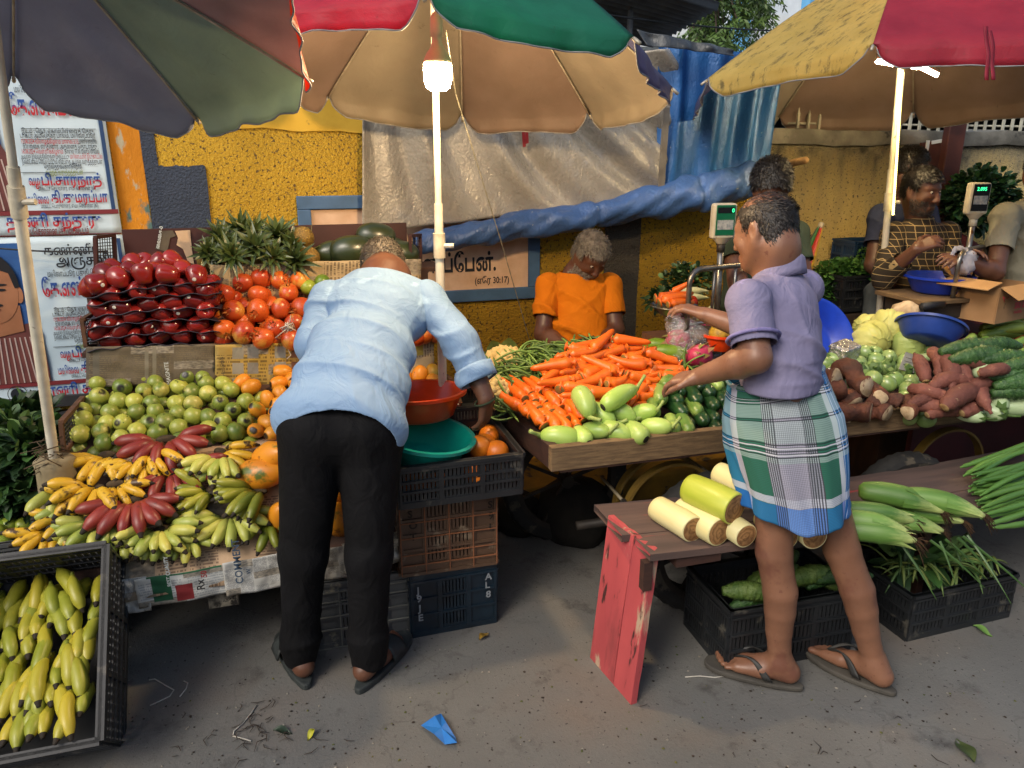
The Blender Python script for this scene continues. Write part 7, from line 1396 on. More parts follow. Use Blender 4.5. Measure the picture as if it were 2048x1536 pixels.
mb = MB(); text_on(mb, 'SRI SAI', (.0, -D / 2 - .004, .06), (1, 0, 0), (0, 0, 1), None, .042, bold=.05); text_on(mb, 'TRADERS', (.0, -D / 2 - .004, .035), (1, 0, 0), (0, 0, 1), None, .018, bold=.03); mb.box((.065, -D / 2 - .003, .1), (.15, .0015, .003)); mb.obj('lettering', m_tred, cb, smooth=False)
mb = MB(); mb.tube([(-.12, -D / 2 - .003, .13), (-.1, -D / 2 - .003, .1), (-.11, -D / 2 - .003, .125), (-.08, -D / 2 - .003, .115), (-.06, -D / 2 - .003, .125)], .0015, 4); mb.obj('scribble', m_tred, cb)
basin('red plastic bowl rim showing behind the carton', m_redp, at(2040, 560, Y=3.05) - V(0, 0, .05), (0, 0, 0), .07, .1, .05)
q = at(1815, 618, Y=2.85); g2 = np.random.default_rng(3)
mb = MB().lathe([(.005, 0), (.06, .01), (.07, .03), (.05, .055), (.02, .075), (.004, .08)], 30, fn=lambda a, z: 1 + .2 * math.sin(a * 4 + z * 90) + .12 * math.sin(a * 9 - z * 120)); mb.obj('crumpled_bag', M('crumpled_paper_bag', '#c9b394', '#a58d6c', 20, .7, .6, 40, .01), label='crumpled pale bag beside the foot of the right pole', cat='bag', loc=(q[0], q[1], q[2] - .04))
m_pl_ = M('patched_label', '#7d7a6d', '#57554b', 40, .6); q = at(1865, 612, Y=2.78); MB().tube([q + V(-.06, 0, 0), q + V(.08, .02, 0)], .018, 12).obj('black_pipe', mblk, label='short black pipe lying under the second scale', cat='pipe')
greens('coriander', 'feathery green herbs spilling over the black crate by the wall', at(1690, 545, Y=3.58), (.2, .12, .07), 700, (.025, .045), 31, [M('herb_leaf_a', '#335a22', '#44702c', 14, .5, rand=.2), M('herb_leaf_b', '#4f7d33', '#658f42', 14, .5, rand=.2)], 'herbs', wd=.4, pick=(.5, .5)); greens('coriander', 'trailing herb stems hanging at the left of the black crate', at(1652, 590, Y=3.55), (.05, .06, .1), 110, (.02, .04), 32, [M('herb_leaf_a', '#335a22')], 'herbs', wd=.4)
greens('coriander', 'herb tuft beside the blue crate behind the vendor', at(1725, 515, Y=3.7), (.05, .05, .08), 120, (.02, .04), 33, [M('herb_leaf_b', '#4f7d33')], 'herbs', wd=.4)
greens('bush', 'dark green bush of leaves behind the second scale', at(1960, 400, Y=3.65), (.26, .12, .19), 1500, (.03, .06), 34, [M('bush_leaf_a', '#1c3a1e', '#274a26', 14, .5, rand=.25), M('bush_leaf_b', '#2d5530', '#38663a', 14, .5, rand=.2)], 'bush', wd=.35, pick=(.65, .35))
# heap of red netting behind the vendor
mb = MB().lathe([(.02, 0), (.2, .02), (.22, .1), (.14, .22), (.05, .3), (.01, .32)], 40, fn=lambda a, z: 1 + .12 * math.sin(a * 3 + z * 20) + .06 * math.sin(a * 8 - z * 40)); q = at(1925, 560, Y=3.55); mb.obj('red_net_heap', M('dark_red_netting', '#5d1a1c', '#43120f', 60, .8, .9, 140, .01), label='dark red heap of netting behind the second scale', cat='net heap', loc=(q[0], 3.62, q[2] - .05))
# first scale
hd1 = at(1446, 442, Y=2.88); bs1 = at(1440, 650, Y=2.88)
scale('weighing scale reading 0 beside the face of the man in purple', hd1, (bs1[0], 2.88, bs1[2] - .08), R(-8), '0', (at(1374, 640, Y=2.8) * V(1, 1, 0) + V(0, 0, bs1[2] - .08), at(1502, 640, Y=2.9) * V(1, 1, 0) + V(0, 0, bs1[2] - .08), .08, .345), (0, .02, .34, .28, .06), True)
q = at(1348, 612, Y=2.86); mb = MB(); mb.lathe([(.002, -.055), (.03, -.052), (.07, -.028), (.098, 0), (.104, .002), (.102, .005), (.096, .004), (.068, -.024), (.03, -.046), (.002, -.049)], 44, caps=False); mb.obj('steel_pan', M('pan_steel', '#9b9a96', '#7d7c78', 6, .22, Metallic=.95), label='dented steel weighing pan of carrots on the first scale', cat='pan', loc=q, smooth=50)
PCR = [lay(cars, q + V(x, y, z), d, (0, 0, 1), 'carrot', 'carrot', 'carrots in the steel pan', l, s) for (x, y, z, d, s), l in zip(((-.085, -.02, .022, (1, .05, .05), 1.05), (-.08, .03, .03, (1, -.15, .12), 1.1), (-.06, -.05, .018, (1, .15, -.02), .9), (.0, .04, .05, (.6, -.3, .4), .7)), ('carrot lying in front in the steel pan', 'carrot on top in the steel pan', 'carrot at the near rim of the steel pan', 'carrot tip sticking up in the steel pan'))]
q = at(1345, 690, Y=2.95)
for z, l, xx in ((.0, 'lower rough plank under the steel pan', 0), (.07, 'upper rough plank under the first scale', .02)): MB().box((q[0] + xx + .08, 3.0, q[2] - .05 + z), (.36, .2, .028)).obj('rough_plank', M('rough_plank_wood', '#6b4526', '#533520', 10, .8, .4, 40, stretch=(1, 6, 6)), smooth=False, label=l, cat='plank')
MB().box((1.72, 3.03, .78), (.5, .24, .2)).obj('support_box', m_crw, smooth=False, label='wooden box under the planks of the first scale', cat='box')
# closed striped umbrella leaning on the wall
mb = MB(); A, B = at(1640, 455, Y=3.75), at(1575, 620, Y=3.6); cols = ['#1c2a4d', '#c9a23a', '#a8281f', '#23602f']; L = B - A; dd = L / np.linalg.norm(L); x = np.cross(dd, V(0, 1, 0)); x /= np.linalg.norm(x); y = np.cross(dd, x); n = 32
for j in range(12):
 for i in range(n):
  f = lambda i_, j_: A + L * j_ / 12 + (x * math.cos(i_ * 2 * math.pi / n) + y * math.sin(i_ * 2 * math.pi / n)) * (.014 + .05 * (j_ / 12) ** .8) * (1 + .12 * math.cos(i_ * 2 * math.pi / n * 8))
  mb.cur = (i * 8 // n) % 4; mb.quad([f(i, j), f(i + 1, j), f(i + 1, j + 1), f(i, j + 1)])
cu = empty('closed_umbrella', A, 'folded umbrella striped blue, yellow, red and green leaning on the wall', 'umbrella'); o_ = mb.obj('canopy', [M('stripe_' + c[1:], c, None, 5, .5) for c in cols], cu); o_.location = tuple(-A)
mb = MB(); mb.tube([A - dd * .03, A - dd * .028, A + dd * .01], [.012, .016, .015], 12); mb.obj('cap', m_ivory, cu).location = tuple(-A); mb = MB(); mb.tube([B, B + dd * .75], .012, 8); mb.obj('shaft', m_polew, cu).location = tuple(-A)
# ================================================================ on and under the bench
m_bs = M('banana_stem_skin', '#cfc58a', '#d8cf9c', 8, .5, .1, 30, .002, stretch=(.3, 2, 2), spots=('#8f7a48', 18, .69)); m_bs2 = M('green_banana_stem_skin', '#9aa832', '#b5bb4a', 8, .4, .1, 30, .002, stretch=(.3, 2, 2), spots=('#6d5a26', 22, .7))
b = NB('cut_stem_rings'); sp = b.add('ShaderNodeSeparateXYZ'); b.l(b.tc.outputs['Object'], sp.inputs[0]); r2 = b.math('SQRT', b.math('ADD', b.math('POWER', sp.outputs[1], 2), b.math('POWER', sp.outputs[2], 2))); w_ = b.math('ADD', b.math('MULTIPLY', r2, 62), b.math('MULTIPLY', b.noise(b.mapping('Object'), 30, 5), 2.2)); c = b.ramp(b.math('FRACT', w_), [(0, '#6d4a26'), (.4, '#a3794a'), (1, '#8a6238')]); b.bump(b.noise(b.mapping('Object'), 90, 4), .6, .006); m_ring = b.done(b.mix(c, '#4d3018', b.ramp(b.noise(b.mapping('Object'), 14), [(.5, 0.), (.7, .7)])), .85)
def log(L, r, m, seed):
 mb = MB(); ts = [0, .004, .02, .3, .6, .9, .99, 1.]; mb.tube([(L * t, 0, .004 * math.sin(t * 4 + seed)) for t in ts], [r * .9, r * .97, r, r * 1.02, r, r * .98, r * .95, r * .9], 32, True); mb.mi[-2] = 1; mb.mi[-1] = 1; return mb.mesh('banana_stem', [m, m_ring])
lg = [log(.19, .045, m_bs, 1), log(.2, .048, m_bs, 2)]; lgg = log(.2, .054, m_bs2, 3); hb = lambda u, v, r: at(u, v, Z=BL(1.4) + r)
for (u, v, u2, v2, z, me, s), l in zip(((1386, 1060, 1325, 1020, .047, lg[0], 1.), (1440, 1066, 1372, 1026, .049, lg[1], 1.), (1492, 1074, 1436, 1036, .044, lg[0], .92), (1470, 1018, 1400, 985, .128, lgg, 1.), (1512, 985, 1465, 962, .13, lg[0], .95), (1628, 1076, 1590, 1036, .042, lg[1], .88), (1578, 1078, 1530, 1040, .042, lg[0], .85)), ('pale banana stem nearest the red end board', 'pale banana stem second from the red end board', 'banana stem with a brown cut face beside the lungi', 'greenish banana stem lying on top of the pale ones', 'pale banana stem on top, half behind the lungi', 'banana stem with its cut face between the bare legs', 'banana stem hidden behind the left leg')):
 p, p2_ = at(u, v, Z=BL(1.35) + z + .002), at(u2, v2, Z=BL(1.35) + z + .002); put('banana_stem_log', me, None, l, 'banana stem', 'banana stems on the bench', loc=p, rot=axes(p2_ - p, (0, 0, 1), rnd.uniform(0, 6)), scale=(s * .95, s, s))
# maize cobs in their husks
m_hk = M('maize_husk', '#3f6626', '#6a8c40', 5, .5, .25, 50, .003, stretch=(.25, 4, 4), rand=.18, tip=[(0, .15, .08, '#a3ae6a')]); m_hk2 = M('maize_tip', '#8f8a3d', '#6d5a2a', 20, .7); m_silk = M('maize_silk', '#4d3318', '#2b1c10', 30, .9)
def cob(seed):
 g2 = random.Random(seed); mb = MB(); L = .23; pf = lambda t: .5 if t < .02 else .75 + .25 * math.sin(min(1, t * 3) * 1.57) if t < .5 else max(.12, 1 - ((t - .5) / .5) ** 1.7 * .82); n = 20; ts = np.linspace(0, 1, n); P = [(L * t, .008 * math.sin(t * 3 + seed), .012 * math.sin(math.pi * t)) for t in ts]; mb.tube(P, [.033 * pf(t) for t in ts], 20); v = np.array(mb.v).reshape(n, 20, 3); c = v.mean(1, keepdims=True); k = 1 + .06 * np.abs(np.sin(np.arange(20) * .47 + seed))[None, :, None] * np.ones((n, 1, 1)); mb.v = [tuple(p) for p in (c + (v - c) * k).reshape(-1, 3)]
 for q_ in range(4):
  a = q_ * 1.6 + seed; pr = None; s0 = V(0, -math.sin(a), math.cos(a)); o0 = V(0, math.cos(a), math.sin(a)); Lx = g2.uniform(.05, .11)
  for t in np.linspace(0, 1, 8):
   cc = V(.12 + Lx * t, 0, .008) + o0 * (.033 * (1 - t * .55) + .012 * t * t * (q_ % 2)) + V(0, 0, -.02 * t * t * (q_ % 2)); hw = .013 * (1 - t ** 2) + .0006; cu = (cc - s0 * hw, cc + o0 * hw * .25, cc + s0 * hw)
   if pr: mb.quad([pr[0], pr[1], cu[1], cu[0]]); mb.quad([pr[1], pr[2], cu[2], cu[1]])
   pr = cu
 sk = MB()
 for k_ in range(26): p = V(L * .97, g2.gauss(0, .004), g2.gauss(0, .004)); d = V(1, g2.gauss(0, .5), g2.gauss(-.3, .5)); sk.tube([p, p + d * .018, p + d * .035 + V(0, 0, -.012)], .0011, 3)
 return mb.mesh('husk', m_hk), sk.mesh('silk', m_silk)
cbs = [cob(i) for i in range(3)]
for i, ((u, v, z, d, s), l) in enumerate(zip(((1790, 1000, .095, (.72, -.62, -.1), 1.15), (1870, 1010, .09, (.8, -.55, -.1), 1.15), (1745, 1030, .07, (.85, -.42, -.05), 1.), (1770, 1042, .04, (.85, -.4, 0), .9), (1800, 1048, .035, (.8, -.55, 0), 1.), (1740, 1070, .035, (.8, -.5, 0), 1.05), (1728, 1050, .06, (.75, -.62, 0), 1.), (1840, 1030, .04, (.75, -.6, 0), 1.)), ('large maize cob on top with a ragged tip', 'maize cob at the far right with long loose husks', 'pale maize cob leaning on the others beside the lungi', 'stubby pale maize cob under the leaning one', 'maize cob with its tip over the bench edge', 'maize cob with dark silk nearest the right knee', 'maize cob half hidden behind the right leg', 'maize cob under the two large ones'))):
 p = at(u, v, Z=BL(2.) + z); d = V(*d); d /= np.linalg.norm(d); e = empty('maize_cob', p - d * .1 * s, l, 'maize cob', 'maize cobs on the bench', rot=axes(d, (0, 0, 1), rnd.uniform(-.5, .5))); put('husk', cbs[i % 3][0], e, scale=s); put('silk', cbs[i % 3][1], e, scale=s)
mb = MB()
for u, v, l_ in ((1915, 1075, .16), (1880, 1082, .12), (1860, 1080, .2), (1935, 1070, .22), (1800, 1085, .18), (1890, 1078, .15), (1925, 1072, .3)):
 p = at(u, v, Z=BL(2.2) + .012); d = V(rnd.uniform(-.1, .6), -.45, rnd.uniform(-.7, -.2) if l_ < .2 else -.35); d /= np.linalg.norm(d); s_ = np.cross(d, V(0, 1, .3)); s_ /= np.linalg.norm(s_); pr = None
 for t in np.linspace(0, 1, 8):
  c = p + d * l_ * t + V(0, 0, -.03 * t * t); hw = .004 * (1 - t ** 2) + .0005; cu = (c - s_ * hw, c + V(0, -.002, .001), c + s_ * hw)
  if pr: mb.quad([pr[0], pr[1], cu[1], cu[0]]); mb.quad([pr[1], pr[2], cu[2], cu[1]])
  pr = cu
mb.obj('loose_husks', M('loose_husk_leaf', '#2c481e', '#3f6029', 12, .5), label='thin loose husk leaves hanging over the bench edge', cat='husks', kind='stuff')
# drumstick-like long green pods at the right end of the bench
m_pod = M('long_green_pod', '#3f6628', '#5a8038', 10, .45, .15, 60, .002, stretch=(.2, 3, 3), rand=.15); pod = ren([tapered([m_pod], .42, .011, i, .03, lambda t: .08 if t < .001 else .35 if t < .06 else .75 if t < .2 else 1, 8, .02) for i in range(3)], 'long_pod'); PD = []
for r_ in range(4):
 for k in range(9 - r_):
  t = k / 8; p = at(1915 + 50 * t + 30 * rnd.random(), 992 + 62 * t - 20 * r_ + rnd.uniform(-4, 4), Z=BL(2.5) + .012 + .018 * r_); PD.append(lay(pod, p, V(.97, .06 + rnd.gauss(0, .08), .02 * r_ + rnd.gauss(.02, .03)), (0, 0, 1), 'long_pod', 'green pod', 'long green pods on the bench', s=rnd.uniform(.9, 1.15), roll=rnd.uniform(0, 6)))
label_rows(PD, 'long pointed green pod', 'the pods at the bench end', 6)
# limp pods in the right crate
m_lp = M('limp_pod', '#34502a', '#4d6b33', 14, .6, rand=.25, rand_to='#5f6b30');
for k in range(70):
 p = V(2.315 + rnd.uniform(-.21, .21), 2.04 + rnd.uniform(-.13, .13), .13 + rnd.uniform(0, .05) + .04 * math.exp(-((k % 7) - 3) ** 2 / 4)); a = rnd.uniform(0, 6.3); L = rnd.uniform(.1, .2); d = V(math.cos(a), math.sin(a), rnd.uniform(-.1, .3)); c = np.cross(d, V(0, 0, 1)) * rnd.uniform(-.5, .5)
 mb = MB(); mb.tube([p - V(*p) * 0 + d * L * (t - .5) + c * L * t * (1 - t) * 1.5 + V(0, 0, .05 * math.sin(t * 3.1)) - p for t in np.linspace(0, 1, 9)], [.001, .004, .0055, .006, .006, .006, .0055, .004, .001], 6, sq=.6); mb.obj('limp_pod', m_lp, label='limp green pod tangled in the right crate under the bench', cat='green pod', group='limp pods in the crate under the bench', loc=p)
greens('limp_leaves', 'wilted dark leaves over the pods in the right crate', (2.28, 2.06, .2), (.16, .09, .03), 46, (.1, .17), 41, wd=.16, cat='leaves')
# litter on the street
m_bp = M('blue_plastic_scrap', '#1f5fa8', '#2f74ba', 12, .4, .4, 40); C0 = [at(u, v, Z=.006) for u, v in ((842, 1452), (870, 1440), (882, 1428), (892, 1452), (912, 1478), (914, 1494), (890, 1490), (868, 1476))]; mb = MB(); c = np.mean(C0, 0)
mb.v = [tuple(c + V(0, 0, .014))] + [tuple(p + V(0, 0, .002 + .014 * (i % 2))) for i, p in enumerate(C0)]; mb.f = [(0, 1 + i, 1 + (i + 1) % 8) for i in range(8)]; mb.mi = [0] * 8; solid(mb.obj('plastic_scrap', m_bp, smooth=False, label='crumpled scrap of blue plastic on the street', cat='litter'), .001)
m_str = M('white_thread', '#b8b4aa', '#a39f95', 30, .8)
for P, l in (([(298, 1360), (310, 1358), (330, 1370), (348, 1380), (340, 1392), (320, 1402), (300, 1411)], 'bent white thread on the street beside the tipped crate'), ([(368, 1362), (376, 1366), (372, 1378), (360, 1393)], 'short curled white thread right of the bent one'), ([(513, 1410), (500, 1430), (484, 1448), (468, 1462), (466, 1472), (490, 1478), (502, 1482)], 'long white thread lying among dark twigs'), ([(1370, 1354), (1400, 1352), (1430, 1355), (1450, 1352)], 'white thread beside the sandal of the man in the lungi')):
 MB().tube([at(u, v, Z=.004) for u, v in P], .0022, 5).obj('white_thread', m_str, label=l, cat='thread')
m_tw = M('dark_twig', '#231d18', '#35291f', 30, .9)
for k in range(46):
 u, v = (rnd.gauss(510, 42), rnd.gauss(1452, 22)) if k < 30 else (rnd.uniform(280, 1900), rnd.uniform(1400, 1530)); p = at(u, v, Z=.005); mb = MB(); a = rnd.uniform(0, 6.3); L = rnd.uniform(.015, .06); mb.tube([V(0, 0, 0), V(math.cos(a) * L * .5, math.sin(a) * L * .5, .004), V(math.cos(a + .5) * L, math.sin(a + .5) * L, 0)], [.0012, .0016, .0006], 4)
 mb.obj('twig', m_tw, loc=p, label='small dark twig lying on the street', cat='twig', group='dark twigs scattered on the street')
for (u, v, m_, l, s) in ((622, 1470, '#a8a52c', 'yellow green leaf on the street near the middle', .02), (565, 1464, '#243524', 'dark green leaf among the twigs', .03), (1965, 1262, '#5d8038', 'dropped green pod right of the last crate', .035), (968, 1273, '#8a6d26', 'dry yellowish leaf at the foot of the crate stack', .03), (1930, 1500, '#3d4a24', 'dark leaf at the lower right of the street', .05)):
 p = at(u, v, Z=.006); a = rnd.uniform(0, 6.3); d = V(math.cos(a), math.sin(a), 0); s_ = V(-d[1], d[0], 0); mb = MB(); mb.grid(lambda uu, vv: d * s * 2 * (vv - .5) + s_ * s * .5 * (uu - .5) * 2 * math.sin(math.pi * min(.98, vv + .02)) + V(0, 0, .008 * math.sin(vv * 5) + .006 * (uu - .5) ** 2 * 4), 4, 8); mb.obj('fallen_leaf', M('leaf_' + m_[1:], m_, None, 9, .6), label=l, cat='leaf', loc=p)
mb = MB()
for k in range(420):
 p = at(rnd.uniform(240, 2040), rnd.uniform(1290, 1535), Z=.002); r_ = rnd.uniform(.0015, .006); n = rnd.randint(4, 6); mb.cur = rnd.choice([0, 0, 0, 1, 2]); Q = [p + V(r_ * math.cos(a) * rnd.uniform(.5, 1.3), r_ * math.sin(a) * rnd.uniform(.5, 1.3), 0) for a in np.linspace(0, 6.28, n, False)]; t_ = p + V(0, 0, r_ * .6)
 for i in range(n): mb.quad([Q[i], Q[(i + 1) % n], t_])
mb.obj('litter_crumbs', [m_tw, M('pale_grit', '#8a857a', '#6f6a60', 30, .9), M('green_crumb', '#3d4a20', '#5d5a28', 30, .9)], smooth=False, label='crumbs of dirt, grit and trodden leaf strewn over the street', cat='litter', kind='stuff')
# ================================================================ people
J = lambda u, v, d: at(u, v, D=d)
nz = lambda v: V(*v) / np.linalg.norm(v)
def skin_mat(name, c1, c2, red): return M(name, c1, c2, 9, .44, .3, 110, .002, spots=[(red, 5, .56), (red, 55, .62)], lo=.3, hi=.7, **{'Subsurface Weight': .06, 'Subsurface Radius': (.01, .004, .002)})
sk1 = skin_mat('brown_skin', '#74503d', '#845d47', '#6d4738'); sk2 = skin_mat('dark_skin', '#57382a', '#664432', '#523226'); sk3 = skin_mat('mid_brown_skin', '#573728', '#664332', '#553124')
m_hb = M('black_hair', '#0d0b0a', '#1a1614', 40, .45, rand=.1); m_hg = M('grey_hair', '#5d564c', '#8b8377', 50, .5); m_hs = M('greying_hair', '#2b2521', '#4a423a', 50, .5); m_eye = M('eye_white', '#b5aca0', None, 9, .25); m_iris = M('dark_iris', '#120b08', None, 9, .15)
def head(S, c, F, U, s=1., neck=None, ears=(1, -1), nr=.056):
 c = V(*c); F = nz(F); U = nz(V(*U) - F * (V(*U) @ F)); Rr = np.cross(F, U); P = lambda r, f, u: c + s * (Rr * r + F * f + U * u); rot = np.stack([Rr, F, U], 1); e = lambda p, r, k=.02, sub=False: S.ell(P(*p), V(*r) * s, rot, k * s, sub); cp = lambda a, b, ra, rb, k=.012: S.cap(P(*a), P(*b), ra * s, rb * s, k * s)
 e((0, -.012, .04), (.076, .096, .082)); e((0, .022, -.025), (.061, .068, .09), .03); e((0, .055, -.092), (.03, .028, .022), .03)
 for q in (1, -1):
  cp((q * .058, -.01, -.035), (q * .022, .052, -.09), .024, .02, .03); cp((q * .035, .07, -.012), (q * .048, .052, -.03), .018, .014, .025); cp((q * .012, .083, .031), (q * .046, .066, .028), .01, .008, .014)
  e((q * .031, .098, .012), (.0165, .016, .011), .008, True); cp((q * .02, .078, .007), (q * .042, .07, .007), .0065, .006, .006); e((q * .013, .098, -.034), (.0085, .011, .0085), .01)
  if q in ears: e((q * .077, -.016, .002), (.009, .02, .032), .008); e((q * .087, -.01, .004), (.008, .01, .018), .006, True); e((q * .075, -.008, -.028), (.008, .009, .01), .006)
 cp((0, .086, .02), (0, .108, -.026), .0085, .0115); e((0, .104, -.032), (.011, .013, .0095), .008)
 cp((-.02, .086, -.062), (.02, .086, -.062), .0062, .0062, .008); cp((-.017, .086, -.0735), (.017, .086, -.0735), .0075, .0075, .008); e((0, .102, -.0675), (.022, .008, .0016), .003, True)
 if neck is not None: S.cap(P(0, -.03, -.06), neck, nr * s, nr * 1.12, .03)
 return P, rot, s
def eyes(par, P, s):
 for q in (1, -1):
  mb = MB().lathe(round_prof(.0125 * s, .0125 * s, 9), 14); put('eye', mb.mesh('eye', m_eye), par, loc=P(q * .031, .0735, .0105)); mb = MB().lathe(round_prof(.0062 * s, .0062 * s, 7), 10); put('iris', mb.mesh('iris', m_iris), par, loc=P(q * .030, .0815, .0085))
def hand_(S, W, D, N, side, curl=.5, s=1., spread=.1, thumb=.5):
 """a palm and five unequal fingers that curl away from the back of the hand N"""
 W = V(*W); D = nz(D); N = nz(V(*N) - D * (V(*N) @ D)); X = np.cross(D, N) * side           # X runs towards the thumb
 for i, (o, L, b) in enumerate(((.03, .072, 0), (.0105, .08, .004), (-.009, .074, .002), (-.027, .058, -.006))):
  k = W + s * (D * (.082 + b) + X * o); S.cap(W + X * o * .6 * s + D * .01, k, .0145 * s, .0115 * s, .014); d = D + X * (o * spread * 20); p = k; a = curl * (.55 + .12 * i)
  for j, f in enumerate((.44, .32, .24)):
   d = nz(d * math.cos(a) - N * math.sin(a)); q = p + d * L * f * s; S.cap(p, q, (.0098 - .0012 * j) * s, (.0088 - .0012 * j) * s, .004); p = q; N2 = np.cross(X * side, d); a = curl * (.8 - .1 * j); N_ = N; N = nz(N - d * (N @ d))
  N = nz(np.cross(X * side, D) * -1) if False else N_ * 0 + nz(V(*N0(W, D, X, side)))
 b0 = W + s * (D * .02 + X * .024); d = nz(D * .75 + X * .75 - N * .25 * thumb); p1 = b0 + d * .042 * s; d2 = nz(D * .95 + X * .15 - N * .45 * thumb); p2 = p1 + d2 * .032 * s; S.cap(W + D * .012 * s, b0, .018 * s, .0165 * s, .012); S.cap(b0, p1, .0145 * s, .011 * s, .008); S.cap(p1, p2, .0105 * s, .0095 * s, .005); S.cap(p2, p2 + nz(d2 - N * .3) * .024 * s, .009 * s, .0065 * s, .004)
def N0(W, D, X, side): return np.cross(X * side, D)
def arm(S, sh, el, wr, r=(.05, .04, .034, .026), k=.02):
 sh, el, wr = V(*sh), V(*el), V(*wr); S.cap(sh, el, r[0], r[1], k); m = el + (wr - el) * .28; S.cap(el, m, r[1] * .98, r[1] * 1.0, k); S.cap(m, wr, r[1] * 1.0, r[3], k)
def leg(S, hip, kn, an, r=(.085, .055, .056, .036), back=(0, -1, 0)):
 hip, kn, an, b_ = V(*hip), V(*kn), V(*an), V(*back); S.cap(hip, kn, r[0], r[1], .03); L = lambda t, o=0: kn + (an - kn) * t + b_ * o; S.chain([kn, L(.16, .006), L(.34, .014), L(.52, .01), L(.72, .002), L(.88), an], [r[1], r[2] * 1.06, r[2] * 1.1, r[2] * 1.0, r[3] * 1.18, r[3] * 1.04, r[3]], .006)
def foot(S, an, d, z0, s=1., side=1):
 an = V(*an); d = nz(V(d[0], d[1], 0)); x = V(-d[1], d[0], 0) * side; g_ = lambda f, l, z: V(an[0], an[1], z0) + s * (d * f + x * l + V(0, 0, z))
 S.cap(an, g_(-.03, 0, .035), .037, .032, .02); S.cap(g_(-.035, 0, .03), g_(.06, -.004, .03), .03, .028, .025); S.cap(an - V(0, 0, .02), g_(.12, .008, .026), .036, .022, .03); S.cap(g_(.05, -.02, .026), g_(.13, -.024, .02), .025, .019, .02); S.cap(g_(.1, .02, .024), g_(.15, .024, .02), .022, .018, .02)
 for i, (l, f, r) in enumerate(((.031, .197, .0125), (.012, .195, .0095), (-.004, .187, .009), (-.019, .176, .0085), (-.033, .162, .008))): S.cap(g_(.13, l * .85, .02), g_(f, l, .014), r * 1.1, r * .9, .005); S.ell(g_(f, l, .015), V(1, 1, 1) * r * 1.05, None, .004)
def solidv(S, it=2): v, F = S.mesh(); return relax(v, F, it, .5), F
def skin(par, S, m, name='body'): v, F = solidv(S, 3); put(name, np_mesh(name, v, F, m), par); return v, F
def folds(v, F, fl):
 N = vnorm(v, F); d = np.zeros(len(v))
 for i, (dr, fr, am, wp, c, rad) in enumerate(fl):
  t = np.sin(v @ nz(dr) * fr * .5 + wp * .8 * fbm(v, 8, i + 3) + i); t = (1 - np.abs(t)) ** 2.2 * 1.9 * np.clip(.55 + 1.1 * fbm(v, 11, i + 31), 0, 1.3); wgt = 1 if c is None else np.exp(-((v - V(*c)) ** 2).sum(1) / rad ** 2); d += am * t * wgt
 return v + N * d[:, None]
def garment(par, name, S, m, keep, fl=(), th=.003, it=2):
 P_ = []
 for s_, k_ in (S if isinstance(S, list) else [(S, keep)]): v, F = solidv(s_, it); v, F, _ = cut(v, F, k_(v)); P_.append((v, F))
 v, F = join(P_); E_ = np.sort(np.concatenate([F[:, [i, (i + 1) % 4]] for i in range(4)]), 1); E_, n_ = np.unique(E_, axis=0, return_counts=True); E_ = E_[n_ == 1]
 for _ in range(14):
  acc = np.zeros_like(v); c_ = np.zeros(len(v))
  for a, b in (E_.T, E_.T[::-1]): np.add.at(acc, a, v[b]); np.add.at(c_, a, 1)
  k = c_ > 0; v[k] = acc[k] / c_[k][:, None] * .6 + v[k] * .4
 if fl: v = relax(folds(v, F, fl), F, 1, .25)
 o = put(name, np_mesh(name, v, F, m), par); solid(o, th, 1); return o, v, F
def sleeve(pts, rads, t0, i, h=.006, k=.025):
 pts = [V(*p) for p in pts]; A_ = np.array(pts); S = SDF(A_.min(0) - .13, A_.max(0) + .13, h); S.chain(pts, rads, k); a, b_ = pts[i], pts[i + 1]; d = b_ - a; L = d @ d; return S, lambda v: (v - a) @ d / L < t0
def cloth(name, c1, c2, bump=.25, sc_=240, rough=.85, **k): return M(name, c1, c2, 6, rough, bump, sc_, .001, fold=11, **{'Specular IOR Level': .2}, **k)
def off_arm(v, sh, el, t0, rad=.1, ta=None, tb_=None, tr=.15):
 d = el - sh; L = np.linalg.norm(d); d = d / L; t = (v - sh) @ d; r_ = np.linalg.norm(v - sh - t[:, None] * d, axis=1); k = (t > t0 * L) & (t < L * 1.35) & (r_ < rad)
 if ta is not None: d = nz(tb_ - ta); w_ = v - ta; k &= np.linalg.norm(w_ - (w_ @ d)[:, None] * d, axis=1) > tr
 return ~k
def plane_keep(*pl): return lambda v: np.logical_and.reduce([(v - V(*p)) @ nz(n) > 0 for p, n in pl])
def hair(par, P, rot, s, m, count, L, dirf, keep, infl=.006, wd=.0014, lift=.5, curl=.1, seed=0, shell=True):
 c = P(0, 0, 0); S = SDF(c - .16 * s, c + .16 * s, .005); S.ell(P(0, -.012, .04), V(.076 + infl, .096 + infl, .082 + infl) * s, rot); S.ell(P(0, -.045, -.02), V(.066 + infl, .05 + infl, .06 + infl) * s, rot, .03)
 v, F = solidv(S, 1); Q = (v - c) @ rot / s; v, F, u = cut(v, F, keep(Q)); v = v + vnorm(v, F) * (fbm(v, 90, 4) * .0012)[:, None]; N = vnorm(v, F); pv, pF = strands(v, N, count, L, dirf, wd, seed, None, curl, lift); v2, F2 = join([(v, F), (pv, pF)]) if shell else (pv, pF); put('hair', np_mesh('hair', v2, F2, m), par)
def beard(par, P, rot, s, m, vF, test, count, L=.012, seed=1):
 v, F = vF; Q = (v - P(0, 0, 0)) @ rot / s; N = vnorm(v, F); ok = test(Q); pv, pF = strands(v[ok], N[ok], count, L, lambda p, n: np.tile(-rot[:, 2] * .8, (len(p), 1)), .0011, seed, None, .2, .6); put('beard', np_mesh('beard', pv, pF, m), par)
